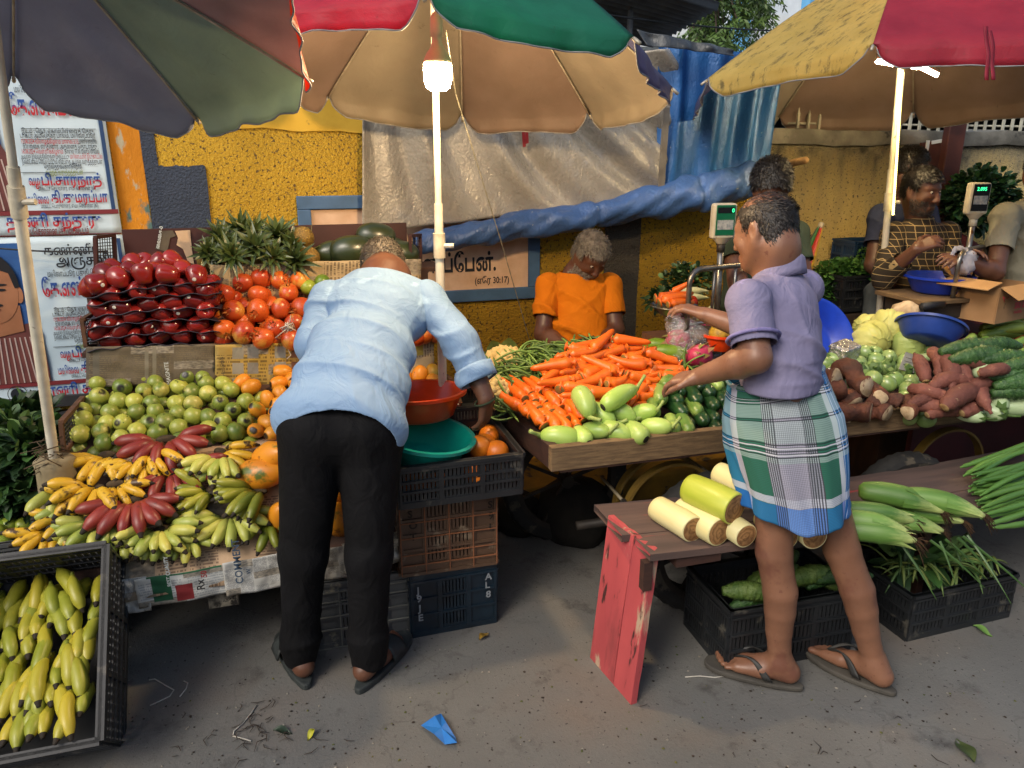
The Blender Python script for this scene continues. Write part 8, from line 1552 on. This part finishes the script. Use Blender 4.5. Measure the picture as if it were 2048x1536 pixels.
def sandal(par, an, d, z0, m, ms, s=1., side=1, thick=.018, slide=False):
 d = nz(V(d[0], d[1], 0)); x = V(-d[1], d[0], 0) * side; o = V(an[0], an[1], z0); g_ = lambda f, l, z: o + s * (d * f + x * l) + V(0, 0, z); R_ = []
 for t in np.linspace(0, 2 * math.pi, 36, False): f = .075 + .155 * math.cos(t); wd = (.043 + .012 * (f - .02) / .15) * (1 if f > -.02 else .92); l = wd * np.sign(math.sin(t)) * abs(math.sin(t)) ** .75 + .006 * math.sin(f * 14); R_.append((f, l))
 mb = MB(); mb.poly([g_(f, l, -.002 + .006 * max(0, (f - .12) / .1) ** 2) for f, l in R_], (0, 0, 1), thick); bevel(mb.obj('sole', m, par, smooth=False), .005); st = MB()
 if slide: st.grid(lambda u, v: g_(.07 + .075 * v, (u - .5) * .108, .006 + .062 * math.sin(math.pi * u) ** .6 * (1 - .25 * v)), 16, 5)
 else:
  for q in (1, -1): st.grid(lambda u, v, q=q: g_(.142 - .115 * u + (v - .5) * .03 * (.35 + u * .6), .012 + (q * .05 - .012) * u ** .8, .012 + .05 * math.sin(math.pi * min(1, u * .93 + .06)) + .012 * (1 - u)), 14, 3)
  st.tube([g_(.143, .012, 0), g_(.142, .012, .026)], .004, 6)
 solid(st.obj('strap', ms, par), .006, 1)
ZS = .026
m_sole = M('worn_sandal_sole', '#3d3a35', '#4d4942', 14, .8, .3, 60, spots=('#7d7263', 16, .66)); m_strp = M('dark_sandal_strap', '#20201f', '#2b2a28', 14, .6, .2, 60); m_slip = M('grey_rubber_slipper', '#262b2b', '#323838', 14, .65, .2, 60)
# ---- the man in the purple shirt and checked lungi
p1 = empty('person', (1.6, 1.8, 0), 'man in a purple polo shirt and checked lungi reaching over the cart', 'person'); p1.location = (0, 0, 0)
sL, sR, nk = J(1496, 602, 2.25), J(1606, 578, 2.51), J(1556, 548, 2.39); eL, wL = J(1512, 716, 2.2), J(1400, 752, 2.37); eR, wR = J(1520, 668, 2.64), J(1412, 630, 2.71); hL, hR = J(1550, 880, 2.34), J(1625, 880, 2.4); kL, kR = J(1548, 1105, 2.415), J(1684, 1100, 2.455); F1 = nz(V(-.36, .92, -.26)); hc = J(1529, 466, 2.38)
aL, aR = V(1.47, 1.795, .1), V(1.768, 1.70, .1); d1L, d1R = V(-.72, .6, 0), V(-.38, .92, 0)
S = SDF((1.05, 1.4, -.02), (2.05, 2.55, 1.75), .0048); P1, rot1, s1 = head(S, hc, F1, (0.02, .05, 1), 1.0, nk, nr=.062); S.ell(P1(0, -.06, -.05), (.06, .05, .07), rot1, .03)
S.cap(nk - V(0, 0, .03), J(1565, 800, 2.37), .065, .09, .03); S.cap(J(1565, 800, 2.37), (hL + hR) / 2, .09, .08, .03)
for s_ in (sL, sR): S.cap(nk - V(0, 0, .04), s_, .05, .05, .02)
arm(S, sL, eL, wL, (.052, .044, .04, .029)); arm(S, sR, eR, wR, (.05, .042, .04, .028)); hand_(S, wL, J(1345, 758, 2.44) - wL, (.1, -.5, .85), -1, .62, 1.0); hand_(S, wR, J(1360, 612, 2.76) - wR, (.25, -.35, .9), 1, .55, 1.)
lr = (.062, .058, .05, .036); leg(S, hL, kL, aL, lr, (.5, -.85, 0)); leg(S, hR, kR, aR, lr, (.4, -.9, 0)); foot(S, aL, d1L, ZS, 1.02, -1); foot(S, aR, d1R, ZS, 1.02, 1)
v1, Fq1 = skin(p1, S, sk1); eyes(p1, P1, s1)
sandal(p1, aL, d1L, ZS, m_sole, m_strp, 1.06, -1); sandal(p1, aR, d1R, ZS, m_sole, m_strp, 1.06, 1)
hair(p1, P1, rot1, 1., M('thin_black_hair', '#15110f', '#241d19', 40, .5), 5200, .017, lambda p, n: np.tile(-rot1[:, 2] * .9 - rot1[:, 1] * .3, (len(p), 1)), lambda Q: ((Q[:, 2] < .088 + .16 * np.clip(Q[:, 1] - .03, 0, 1)) | (Q[:, 1] > .055)) & (Q[:, 2] > np.where(Q[:, 1] > .035, .05, np.where(np.abs(Q[:, 1] + .013) < .03, .0, -.052))) & ((Q[:, 1] < .045) | (Q[:, 2] > .062)), .002, .0013, .06, .02)
hair(p1, P1, rot1, 1., M('thin_black_hair', '#15110f'), 1700, .02, lambda p, n: np.tile(-rot1[:, 1] * .8, (len(p), 1)), lambda Q: (Q[:, 2] > .05) & (Q[:, 1] < .06), .001, .0011, .04, .02, 5, False)
S = SDF((1.1, 1.45, .85), (2.05, 2.45, 1.6), .006); T = nz(V(-.8, -.6, 0)); rt_ = np.stack([T, nz(np.cross((0, 0, 1), T)), V(0, 0, 1)], 1)
for (u, v_, d, r) in ((1560, 640, 2.385, (.153, .108, .14)), (1562, 715, 2.365, (.147, .116, .13)), (1562, 775, 2.36, (.138, .105, .075))): S.ell(J(u, v_, d), r, rt_, .06)
for s_ in (sL, sR): S.cap(nk + (s_ - nk) * .1 - V(0, 0, .045), nk + (s_ - nk) * .86 - V(0, 0, .012), .055, .055, .04)
S.cap(nk - V(0, 0, .03), nk - V(0, 0, .1), .066, .08, .04); m_polo = cloth('purple_polo_knit', '#7e7a96', '#74708c', .3, 420, spots=('#8d87b0', 9, .62))
ax = lambda s_, e_, t: (s_ + (e_ - s_) * t, s_ - e_)
dn = nz(J(1566, 760, 2.37) - J(1558, 560, 2.39)); cL, cR = ax(sL, eL, .7), ax(sR, eR, .7); kp = lambda v: off_arm(v, sL, eL, .72, .085, nk, J(1566, 785, 2.37), .15); kq = lambda v: off_arm(v, sR, eR, .7, .085, nk, J(1566, 785, 2.37), .15)
garment(p1, 'shirt', [(S, lambda v: (v[:, 2] < nk[2] + .012 - .3 * ((v - nk) @ F1)) & (v[:, 2] > J(1560, 790, 2.3)[2]))] + [sleeve((nk + (s_ - nk) * .7 - V(0, 0, .02), s_, s_ + (e_ - s_) * 1.1), (.05, .058, .066), .72, 1) for s_, e_ in ((sL, eL), (sR, eR))], m_polo, None, [((.15, .2, .3), 70, .006, 1.6, J(1620, 700, 2.32), .16), ((.9, -.3, .25), 80, .005, 1.8, J(1600, 640, 2.32), .14), ((0, .2, 1), 95, .005, 1.6, J(1540, 770, 2.32), .12), ((.5, .2, -.8), 80, .002, 1.5, sL, .1)])
mb = MB(); w_ = sL - eL; w_ = nz(w_); c0 = cL[0] + w_ * .008; a_ = nz(np.cross(w_, V(0, 0, 1))); b_ = np.cross(w_, a_); mb.tube([c0 + (a_ * math.cos(t) + b_ * math.sin(t)) * .0745 for t in np.linspace(0, 6.283, 40)], .006, 6, sq=1.); mb.obj('sleeve_band', cloth('purple_rib', '#7d78a6', '#706b98', .3, 300), p1)
U1 = nz(V(.02, .1, 1)); mb = MB()
def colr(u, v): a = u * 2 * math.pi; f = nz(V(F1[0], F1[1], 0)); r_ = np.cross(f, V(0, 0, 1)); rad = .068 + .016 * (v > .5) * (v - .5) * 2; z = .034 * math.sin(math.pi * min(v * 1.0, 1)) * (1.1 - .35 * math.cos(a)); return nk + V(0, 0, -.006 - .03 * math.cos(a)) + f * math.cos(a) * rad * 1.0 + r_ * math.sin(a) * rad + V(0, 0, z - .012 * v)
mb.grid(colr, 40, 8, True); solid(mb.obj('collar', m_polo, p1), .003, 1)
# the lungi: a wrapped cloth with woven checks
b = NB('checked_lungi_cloth'); sp = b.add('ShaderNodeSeparateXYZ'); b.l(b.tc.outputs['UV'], sp.inputs[0]); u, v_ = sp.outputs[0], sp.outputs[1]; X = lambda x: .5 + math.asin(max(-1, min(1, x))) / math.pi * .5
K = 'CONSTANT'; st = [(0, '#1f6f94'), (X(-.97), '#9c9cab'), (X(-.9), '#1c5a48'), (X(-.55), '#8d8f9c'), (X(-.4), '#9a97a6'), (X(.1), '#7d808c'), (X(.28), '#1c5a48'), (X(.62), '#aab0b8'), (X(.72), '#1d5f96'), (X(.99), '#1c5a48'), (.85, '#9c9cab'), (.9, '#1f6f94')]
st2 = [(p, {'#1c5a48': '#12618f', '#9a97a6': '#5b83c4', '#8d8f9c': '#4a6fae', '#7d808c': '#4a6fae', '#9c9cab': '#8fa3cf', '#aab0b8': '#8593cf'}.get(c, '#0f5a9e')) for p, c in st]
c = b.ramp(u, st, K); c = b.mix(c, '#9fb3ae', b.math('MULTIPLY', b.ramp(v_, [(0, 0.), (.17, 1.), (.27, 0.), (.3, 1.), (.42, .0), (.5, 1.), (.53, 0.)], K), .5)); blue = b.ramp(v_, [(0, 0.), (.82, 1.)], K); c = b.mix(c, b.ramp(u, st2, K), blue); c = b.mix(c, '#b5b8c6', b.math('MULTIPLY', b.ramp(v_, [(0, 0.), (.755, 1.), (.815, 0.)], K), .75))
fr = lambda x, n: b.math('FRACT', b.math('MULTIPLY', x, n)); hl_ = b.ramp(v_, [(0, 0.), (.1, 1.), (.165, 0.), (.275, 1.), (.3, 0.), (.42, 1.), (.5, 0.)], K); ln = b.math('MULTIPLY', b.math('GREATER_THAN', fr(v_, 60), .55), hl_); c = b.mix(c, '#10221f', b.math('MULTIPLY', ln, .85)); vl = b.ramp(u, [(0, 0.), (X(-.55), 1.), (X(-.38), 0.), (X(.08), 1.), (X(.27), 0.)], K); ln2 = b.math('MULTIPLY', b.math('GREATER_THAN', fr(u, 170), .5), vl); c = b.mix(c, '#14171c', b.math('MULTIPLY', ln2, .85))
wl_ = b.ramp(u, [(0, 0.), (X(.72), 1.), (X(.99), 0.)], K); c = b.mix(c, '#b8c4d8', b.math('MULTIPLY', b.math('MULTIPLY', b.math('LESS_THAN', fr(u, 60), .16), wl_), .8)); ck = b.math('MULTIPLY', b.math('GREATER_THAN', fr(u, 210), .7), b.ramp(u, [(0, 0.), (X(-.4), 1.), (X(.1), 0.)], K)); c = b.mix(c, '#3d4048', b.math('MULTIPLY', ck, .5)); ck2 = b.math('MULTIPLY', b.math('GREATER_THAN', fr(v_, 90), .7), b.ramp(u, [(0, 0.), (X(-.9), 1.), (X(.6), 0.)], K)); c = b.mix(c, '#22332f', b.math('MULTIPLY', ck2, .35)); c = b.mix(c, '#c9cad2', b.math('MULTIPLY', b.math('GREATER_THAN', b.ramp(v_, [(0, 0.), (.118, 1.), (.124, 0.), (.148, 1.), (.153, 0.), (.445, 1.), (.452, 0.), (.48, 1.), (.487, 0.)], K), .5), .7))
b.bump(b.noise(b.mapping('Object'), 260, 2), .3, .001); m_lungi = b.done(c, .85)
RW = [(748, 1463, 1648, 2.36), (785, 1459, 1666, 2.36), (832, 1455, 1688, 2.36), (890, 1460, 1698, 2.36), (945, 1474, 1703, 2.36), (990, 1486, 1705, 2.36), (1028, 1492, 1707, 2.36)]
def lun(uu, vv):
 x = vv * 6; i = min(5, int(x)); f = x - i; r = [(1 - f) * a_ + f * b2 for a_, b2 in zip(RW[i], RW[i + 1])]; a = (uu - .5) * 2 * math.pi; hem = (9 * math.sin(a * 2 + 1) + 13 * math.exp(-((a + .1) / .35) ** 2) - 8 * math.exp(-((a - .6) / .3) ** 2)) * vv ** 5 - 14 * math.cos(a - .2) * (1 - vv) ** 4 * 0
 c0 = J((r[1] + r[2]) / 2, r[0] + hem - (1 - vv) ** 2 * 22 * math.sin(a), r[3]); hw = (r[2] - r[1]) / 2 * r[3] / FPX; fd = 1 + .05 * math.sin(a * 5 + 3.5 * vv + 2) * (.25 + vv) + .03 * (1 - abs(math.sin(a * 6 - 4 * vv + 1))) ** 2 * (.4 + vv) + .04 * math.sin(a * 9 - vv * 3) * (.2 + .8 * vv) + .07 * math.exp(-((a - .25 - .3 * (1 - vv)) / .12) ** 2) * vv
 dp = V(_fw[0], _fw[1], 0); dp /= np.linalg.norm(dp); p = c0 + _rt * math.sin(a) * hw * fd - dp * math.cos(a) * hw * .72 * fd + dp * .03; return p + V(0, 0, .006 * math.sin(a * 3 + vv * 8) * (1 - vv))
mb = MB().grid(lun, 120, 50); solid(mb.obj('lungi', m_lungi, p1), .003, 1); mb = MB().grid(lambda u, v: lun(u, .0 + .05 * v) * 1 + (lun(u, .02) - lun((u + .5) % 1, .02)) * .02 * math.sin(math.pi * v), 80, 6); solid(mb.obj('waist_roll', m_lungi, p1), .004, 1)
bagmesh(.035, .025, .09, 9).obj('plastic_bag', m_film, label='thin pale plastic bag pinched in the fingers over the steel pan', cat='plastic bag', loc=J(1372, 628, 2.73) - V(.02, 0, .06), rot=(R(20), R(-50), 0))
# ---- the man in the blue shirt and black trousers
p2 = empty('person', (0, 0, 0), 'man in a pale blue shirt and black trousers bending over the fruit', 'person')
hL, hR, kL, kR = J(628, 885, 2.365), J(742, 885, 2.395), J(608, 1110, 2.44), J(738, 1110, 2.44); aL, aR = V(-.075, 2.3, .1), V(.148, 2.215, .1); dL, dR = V(-.25, .95, 0), V(.62, .75, 0)
sL, sR, nk, hc = J(662, 605, 2.66), J(853, 600, 2.72), J(770, 560, 2.81), J(768, 543, 2.9); eL, wL = J(626, 690, 2.58), J(650, 770, 2.735); eR, wR = J(922, 684, 2.6), J(972, 795, 2.575)
S = SDF((-.45, 1.9, -.02), (1.0, 3.2, 1.55), .0055); F2 = nz(V(.1, .75, -.66)); P2, rot2, s2 = head(S, hc, F2, (0, .6, .8), .98, nk); S.cap(nk, J(690, 850, 2.375), .1, .1, .03); S.cap(sL, sR, .055, .055, .02); arm(S, sL, eL, wL); arm(S, sR, eR, wR, (.052, .044, .04, .029)); hand_(S, wR, V(.02, .25, -.95), (.6, -.6, 0), -1, .45, 1.02); hand_(S, wL, V(.1, .7, -.6), (-.6, -.3, .5), 1, .5)
S.cap((hL + hR) / 2 + V(0, 0, .06), J(690, 850, 2.375), .075, .075, .03); leg(S, hL, kL, aL, (.07, .045, .043, .034)); leg(S, hR, kR, aR, (.07, .045, .043, .034)); foot(S, aL, dL, ZS, 1.02, -1); foot(S, aR, dR, ZS, 1.02, 1); skin(p2, S, sk2); sandal(p2, aL, dL, ZS, m_slip, m_slip, 1.08, -1, .024, True); sandal(p2, aR, dR, ZS, m_slip, m_slip, 1.08, 1, .024, True)
mb = MB(); q = wR + V(-.004, 0, -.012); mb.tube([q + V(.035 * math.cos(t), .03 * math.sin(t), .012 * math.cos(t)) for t in np.linspace(0, 6.283, 20)], .004, 6); mb.obj('wrist_thread', M('dark_green_thread', '#27331c', None, 9, .8), p2)
hair(p2, P2, rot2, .98, m_hg, 6500, .016, lambda p, n: np.tile(-rot2[:, 1] * .5 - rot2[:, 2] * .5, (len(p), 1)), lambda Q: (Q[:, 2] > np.where(Q[:, 1] > .03, .055, np.where(Q[:, 1] > -.03, -.01, -.1))) & ((Q[:, 1] < .05) | (Q[:, 2] > .06)), .006, .0013, .45)
S = SDF((-.4, 2.0, .05), (.5, 2.75, 1.1), .006)
for h, k_, a_, q in ((hL, kL, aL, -1), (hR, kR, aR, 1)): S.cap(h + V(0, 0, .04), k_, .104, .07, .03); S.cap(k_, a_ + (k_ - a_) * .1, .07, .056, .03); S.cap(a_ + (k_ - a_) * .16, a_ - V(0, 0, .012), .06, .054, .03)
S.cap(hL + V(.02, 0, .05), hR + V(-.02, 0, .05), .11, .11, .04); m_tro = cloth('black_trouser_cloth', '#070709', '#0c0c0f', .2, 300, .8)
garment(p2, 'trousers', S, m_tro, lambda v: (v[:, 2] > .055) & (v[:, 2] < .99), [((0, .1, 1), 55, .004, 2.5, aL + V(0, 0, .06), .14), ((0, .1, 1), 55, .004, 2.5, aR + V(0, 0, .06), .14), ((.9, .2, .35), 45, .004, 2, (hL + hR) / 2, .35), ((.9, 0, .1), 38, .004, 2, kL, .4), ((.9, 0, .1), 38, .004, 2, kR, .4)])
m_sh = cloth('pale_blue_shirting', '#839fbf', '#7996b8', .15, 300, .7, spots=('#8eabc9', 6, .62)); S = SDF((-.42, 2.05, .8), (.95, 3.1, 1.5), .006); T2 = nz(V(1, -.05, .0)); ax2 = nz(J(770, 560, 2.81) - J(685, 850, 2.335)); rt2 = np.stack([T2 - ax2 * (T2 @ ax2), np.cross(ax2, T2), ax2], 1)
for (u, v_, d, r) in ((680, 848, 2.365, (.206, .14, .115)), (703, 770, 2.435, (.18, .128, .13)), (724, 700, 2.53, (.172, .118, .135)), (752, 630, 2.66, (.18, .112, .115)), (768, 590, 2.74, (.155, .095, .08))): S.ell(J(u, v_, d), r, rt2, .06)
for s_ in (sL, sR): S.cap(nk - ax2 * .07, s_ - ax2 * .02 + (nk - s_) * .12, .068, .064, .04)
cR = (eR + (wR - eR) * .62, eR - wR); hem = J(684, 838, 2.255)
garment(p2, 'shirt', [(S, lambda v: ((v - hem) @ ax2 > -.012 + .02 * np.sin(v[:, 0] * 9)) & (((v - nk) @ ax2 < .01) | (np.linalg.norm(v - nk, axis=1) > .1)))] + [sleeve((s_ + (nk - s_) * .3 - ax2 * .03, s_, e_, w_), (.058, .064, .056, .052), .62, 2) for s_, e_, w_ in ((sL, eL, wL), (sR, eR, wR))], m_sh, None, [(ax2 + V(.25, 0, .1), 62, .009, 1.7, J(740, 660, 2.54), .26), (ax2 + V(-.2, 0, 0), 75, .006, 2.4, J(830, 700, 2.485), .14), ((1, .1, .3), 34, .004, 2, J(690, 800, 2.335), .2), ((.6, .2, -.9), 80, .006, 2, eR, .14), ((.7, 0, .5), 70, .005, 2, sR, .12), ((.8, 0, -.5), 60, .005, 2, sL, .13)])
c0, w_ = cR[0], nz(cR[1]); a_ = nz(np.cross(w_, V(0, 1, 0))); b_ = np.cross(w_, a_); mb = MB().grid(lambda u, v: c0 + w_ * (-.02 + .055 * v) + (a_ * math.cos(u * 6.283) + b_ * math.sin(u * 6.283)) * (.064 + .004 * math.sin(u * 19 + v * 4) + .006 * math.sin(math.pi * v)), 40, 6, True); solid(mb.obj('rolled_cuff', m_sh, p2), .004, 1)
mb = MB().grid(lambda u, v: nk + ax2 * (-.02 + .045 * v) + rt2 @ V(math.cos(u * 6.283) * (.088 - .012 * v), math.sin(u * 6.283) * (.08 - .01 * v), 0), 36, 5, True); solid(mb.obj('collar', m_sh, p2), .004, 1)
# ---- the vendors behind the carts
def vendor(label, hc, F, U, nk, sh, el, wr, tors, mskin, mshirt, hands, hairf, sleeve_, neckz=.02, s=.97, folds_=(), beardf=None, lower=None, ears=(1, -1), long=False, T=(1, -.28, 0), extra=None):
 A_ = np.array([hc, nk, *sh, *el, *wr]); lo, hi = A_.min(0) - .24, A_.max(0) + .24; lo[2] = tors[-1][0][2] - .09; hi[2] = hc[2] + .17
 p = empty('person', (0, 0, 0), label, 'person'); S = SDF(lo, hi, .0055); Pq, rq, sq_ = head(S, hc, F, U, s, nk, ears); S.cap(nk - V(0, 0, .03), tors[-1][0], .055, .07, .03)
 for i in range(2):
  S.cap(nk - V(0, 0, .04), sh[i], .045, .045, .02); arm(S, sh[i], el[i], wr[i], (.05, .042, .036, .027))
  if hands[i]: hand_(S, wr[i], *hands[i])
 vF = skin(p, S, mskin); eyes(p, Pq, s)
 if hairf: hair(p, Pq, rq, s, *hairf)
 if beardf: beard(p, Pq, rq, s, *beardf[:1], vF, *beardf[1:])
 S = SDF(lo, hi, .007); T = nz(T); rr = np.stack([T, np.cross((0, 0, 1), T), V(0, 0, 1)], 1)
 for c, r in tors: S.ell(c, r, rr, .09)
 for i in range(2):
  S.cap(nk - V(0, 0, .05), nk + (sh[i] - nk) * .85 - V(0, 0, .015), .058, .058, .05)
 S.cap(nk + V(0, 0, .03), nk - V(0, 0, .09), .062, .085, .03)
 sv = [sleeve((nk + (sh[i] - nk) * .7 - V(0, 0, .03), sh[i], el[i], wr[i]), (.05, .06, .058 if not long else .053, .046), sleeve_, 2 if long else 1, .007) for i in (0, 1)]
 garment(p, 'shirt', [(S, lambda v: (v[:, 2] < nk[2] + neckz) & (v[:, 2] > lo[2] + .03))] + sv, mshirt, None, folds_); return p
m_ora = cloth('orange_jersey', '#d6780f', '#c66c0b', .15, 300); fw2 = nz(V(_fw[0], _fw[1], 0)); hc = J(1181, 512, 3.66); nk = J(1152, 545, 3.74)
crop = lambda Q: (Q[:, 2] > np.where(Q[:, 1] > .03, .062, np.where(Q[:, 1] > -.03, .012, -.045))) & ((Q[:, 1] < .05) | (Q[:, 2] > .066)); dnf = lambda p, n: np.tile(V(0, 0, -.5), (len(p), 1)) + n * .3
vendor('bearded man in an orange T-shirt looking down behind the carrots', hc, V(.12, -.72, -.62), V(.1, -.5, .85), nk, [J(1098, 572, 3.74), J(1218, 572, 3.76)], [J(1086, 668, 3.7), J(1232, 662, 3.72)], [J(1150, 705, 3.48), J(1185, 708, 3.5)], [(J(1158, 610, 3.78), (.165, .11, .15)), (J(1158, 680, 3.78), (.15, .115, .16)), (J(1158, 740, 3.78), (.15, .12, .1))], sk2, m_ora, [(V(.3, -.4, -.5), (-.2, -.6, .6), 1, .5), (V(-.3, -.4, -.5), (.2, -.6, .6), -1, .5)], (m_hg, 5600, .022, dnf, crop, .005, .0012, .16, .15), .66, .005, .95, [((.7, .2, .6), 50, .013, 2, J(1120, 650, 3.65), .2), ((-.6, .2, .8), 48, .013, 2, J(1200, 650, 3.65), .16), ((.3, 0, 1), 60, .01, 2, J(1160, 700, 3.65), .14)], (m_hg, lambda Q: (Q[:, 1] > .01) & (Q[:, 2] < -.04) & ((np.abs(Q[:, 0]) > .028) | (Q[:, 2] < -.08) | ((Q[:, 2] > -.058) & (Q[:, 2] < -.045))) & (Q[:, 2] > -.125), 4200, .013))
mb = MB(); mb.bar(J(1150, 700, 3.45), J(1190, 690, 3.5), .09, .02, (0, -1, .3)); mb.obj('dark_book', M('dark_cover', '#2a1418', None, 6, .6), smooth=False, label='dark flat notebook in front of the man in orange', cat='book')
MB().box((1.42, 3.7, .33), (.36, .3, .36)).obj('stool_box', m_crw, smooth=False, label='wooden box seat behind the first cart', cat='box')
b = NB('brown_checked_shirting'); vec = b.mapping('Object', (1, 1, 1), (0, 0, R(-12))); sp = b.add('ShaderNodeSeparateXYZ'); b.l(vec, sp.inputs[0]); g1 = b.math('LESS_THAN', b.math('FRACT', b.math('MULTIPLY', b.math('ADD', sp.outputs[0], b.math('MULTIPLY', b.noise(b.tc.outputs['Object'], 7), .03)), 30)), .1); g2_ = b.math('LESS_THAN', b.math('FRACT', b.math('MULTIPLY', sp.outputs[2], 30)), .1); g3 = b.math('LESS_THAN', b.math('FRACT', b.math('MULTIPLY', sp.outputs[1], 30)), .1); m_chk = b.done(b.mix(b.mix('#20180e', '#2d2416', b.noise(b.tc.outputs['Object'], 8)), '#9c855a', b.math('MAXIMUM', g1, g2_)), .85)
hc, nk = J(1843, 382, 3.88), J(1838, 445, 3.95)
vendor('moustached man in a brown checked shirt holding a plastic bag', hc, V(.18, -.95, -.18), (0, -.1, 1), nk, [J(1787, 470, 3.96), J(1893, 468, 3.98)], [J(1768, 556, 3.86), J(1905, 560, 3.92)], [J(1832, 498, 3.66), J(1915, 505, 3.7)], [(J(1838, 510, 3.99), (.15, .1, .15)), (J(1838, 590, 4.0), (.145, .105, .15)), (J(1838, 660, 4.0), (.14, .11, .12))], sk3, m_chk, [(V(.7, -.25, .35), (-.3, -.5, .8), -1, .55), (V(.2, -.6, .1), (.3, -.3, .8), 1, .5)], (m_hb, 5200, .02, lambda p, n: np.tile(V(.25, -.2, -.35), (len(p), 1)) + n * .2, crop, .008, .0014, .15, .1), .62, .035, .97, [((.6, .2, .8), 60, .004, 2, None, 1)], (m_hs, lambda Q: (Q[:, 1] > .0) & (Q[:, 2] < -.035) & ((np.abs(Q[:, 0]) > .03) | (Q[:, 2] < -.085) | ((Q[:, 2] > -.06) & (Q[:, 2] < -.044))) & (Q[:, 2] > -.12), 2300, .007), long=True)
bagmesh(.06, .04, .16, 4, .5).obj('plastic_bag', M('white_film_bag', '#c9c6c9', '#aaa8b0', 20, .35, .6, 40, .01), label='white plastic bag held open between the checked shirt and the scale', cat='plastic bag', loc=J(1935, 520, 3.66) - V(0, 0, .04), rot=(R(20), R(-55), 0))
m_slb = cloth('slate_blue_jersey', '#343a52', '#2d3348', .15, 300); hc, nk = J(1822, 338, 4.2), J(1805, 405, 4.25)
pB = vendor('man in a slate blue T-shirt turned away behind the checked shirt', hc, V(.9, .1, -.25), (-.05, 0, 1), nk, [J(1762, 432, 4.2), J(1850, 425, 4.4)], [J(1745, 530, 4.15), J(1880, 520, 4.3)], [J(1790, 560, 4.05), J(1900, 540, 4.1)], [(J(1805, 480, 4.28), (.16, .12, .16)), (J(1805, 560, 4.28), (.15, .12, .15))], sk2, m_slb, [None, None], (m_hb, 5200, .013, dnf, crop, .005, .0013, .5, .3), .6, .0, .98, [((.5, .2, .8), 50, .004, 2, None, 1)], ears=(1, -1))
S = SDF((2.8, 3.0, .1), (3.8, 3.8, 1.2), .008)
for u, d in ((1770, 4.1), (1830, 4.2)): S.cap(J(u, 590, d), V(*(J(u - 5, 590, d)[:2]), .15), .1, .075, .04)
garment(pB, 'trousers', S, cloth('grey_trouser_cloth', '#565a58', '#4a4e4d', .2, 300), lambda v: v[:, 2] > .17, [((.8, 0, .5), 40, .005, 2, None, 1)])
m_bei = cloth('beige_polo_cloth', '#8d8a78', '#807d6c', .2, 300); hc, nk = J(2085, 345, 3.7), J(2078, 400, 3.78)
vendor('man in a beige polo shirt cut off by the right edge', hc, V(-.75, -.6, -.2), (0, 0, 1), nk, [J(2012, 432, 3.72), J(2140, 430, 3.85)], [J(1990, 545, 3.66), J(2150, 550, 3.8)], [J(1925, 520, 3.62), J(2090, 560, 3.5)], [(J(2078, 470, 3.82), (.175, .12, .16)), (J(2078, 550, 3.82), (.17, .13, .16))], sk2, m_bei, [(V(-.8, -.2, .1), (0, -.4, .9), 1, .5), None], (m_hb, 3000, .014, dnf, crop, .006, .0014, .5), .62, .01, .97, [((.5, .2, .8), 50, .005, 2, None, 1)])
m_dgr = cloth('dark_green_cloth', '#2e382a', '#384233', .2, 300); hc, nk = J(1541, 372, 3.5), J(1530, 440, 3.55)
vendor('black haired man in a dark green shirt hidden behind the man in purple', hc, V(.5, .8, -.3), (0, 0, 1), nk, [J(1462, 478, 3.45), J(1590, 470, 3.65)], [J(1475, 560, 3.35), J(1610, 570, 3.6)], [J(1490, 620, 3.3), J(1580, 640, 3.4)], [(J(1525, 520, 3.58), (.17, .12, .16)), (J(1515, 600, 3.6), (.17, .14, .16))], sk2, m_dgr, [None, None], (m_hb, 6500, .024, lambda p, n: np.tile(V(.2, 0, -.6), (len(p), 1)) + n * .3, lambda Q: (Q[:, 2] > -.03) & ((Q[:, 1] < .055) | (Q[:, 2] > .05)), .012, .0016, .35, .3), .55, .0, .97, [((.5, .2, .8), 50, .006, 2, None, 1)])
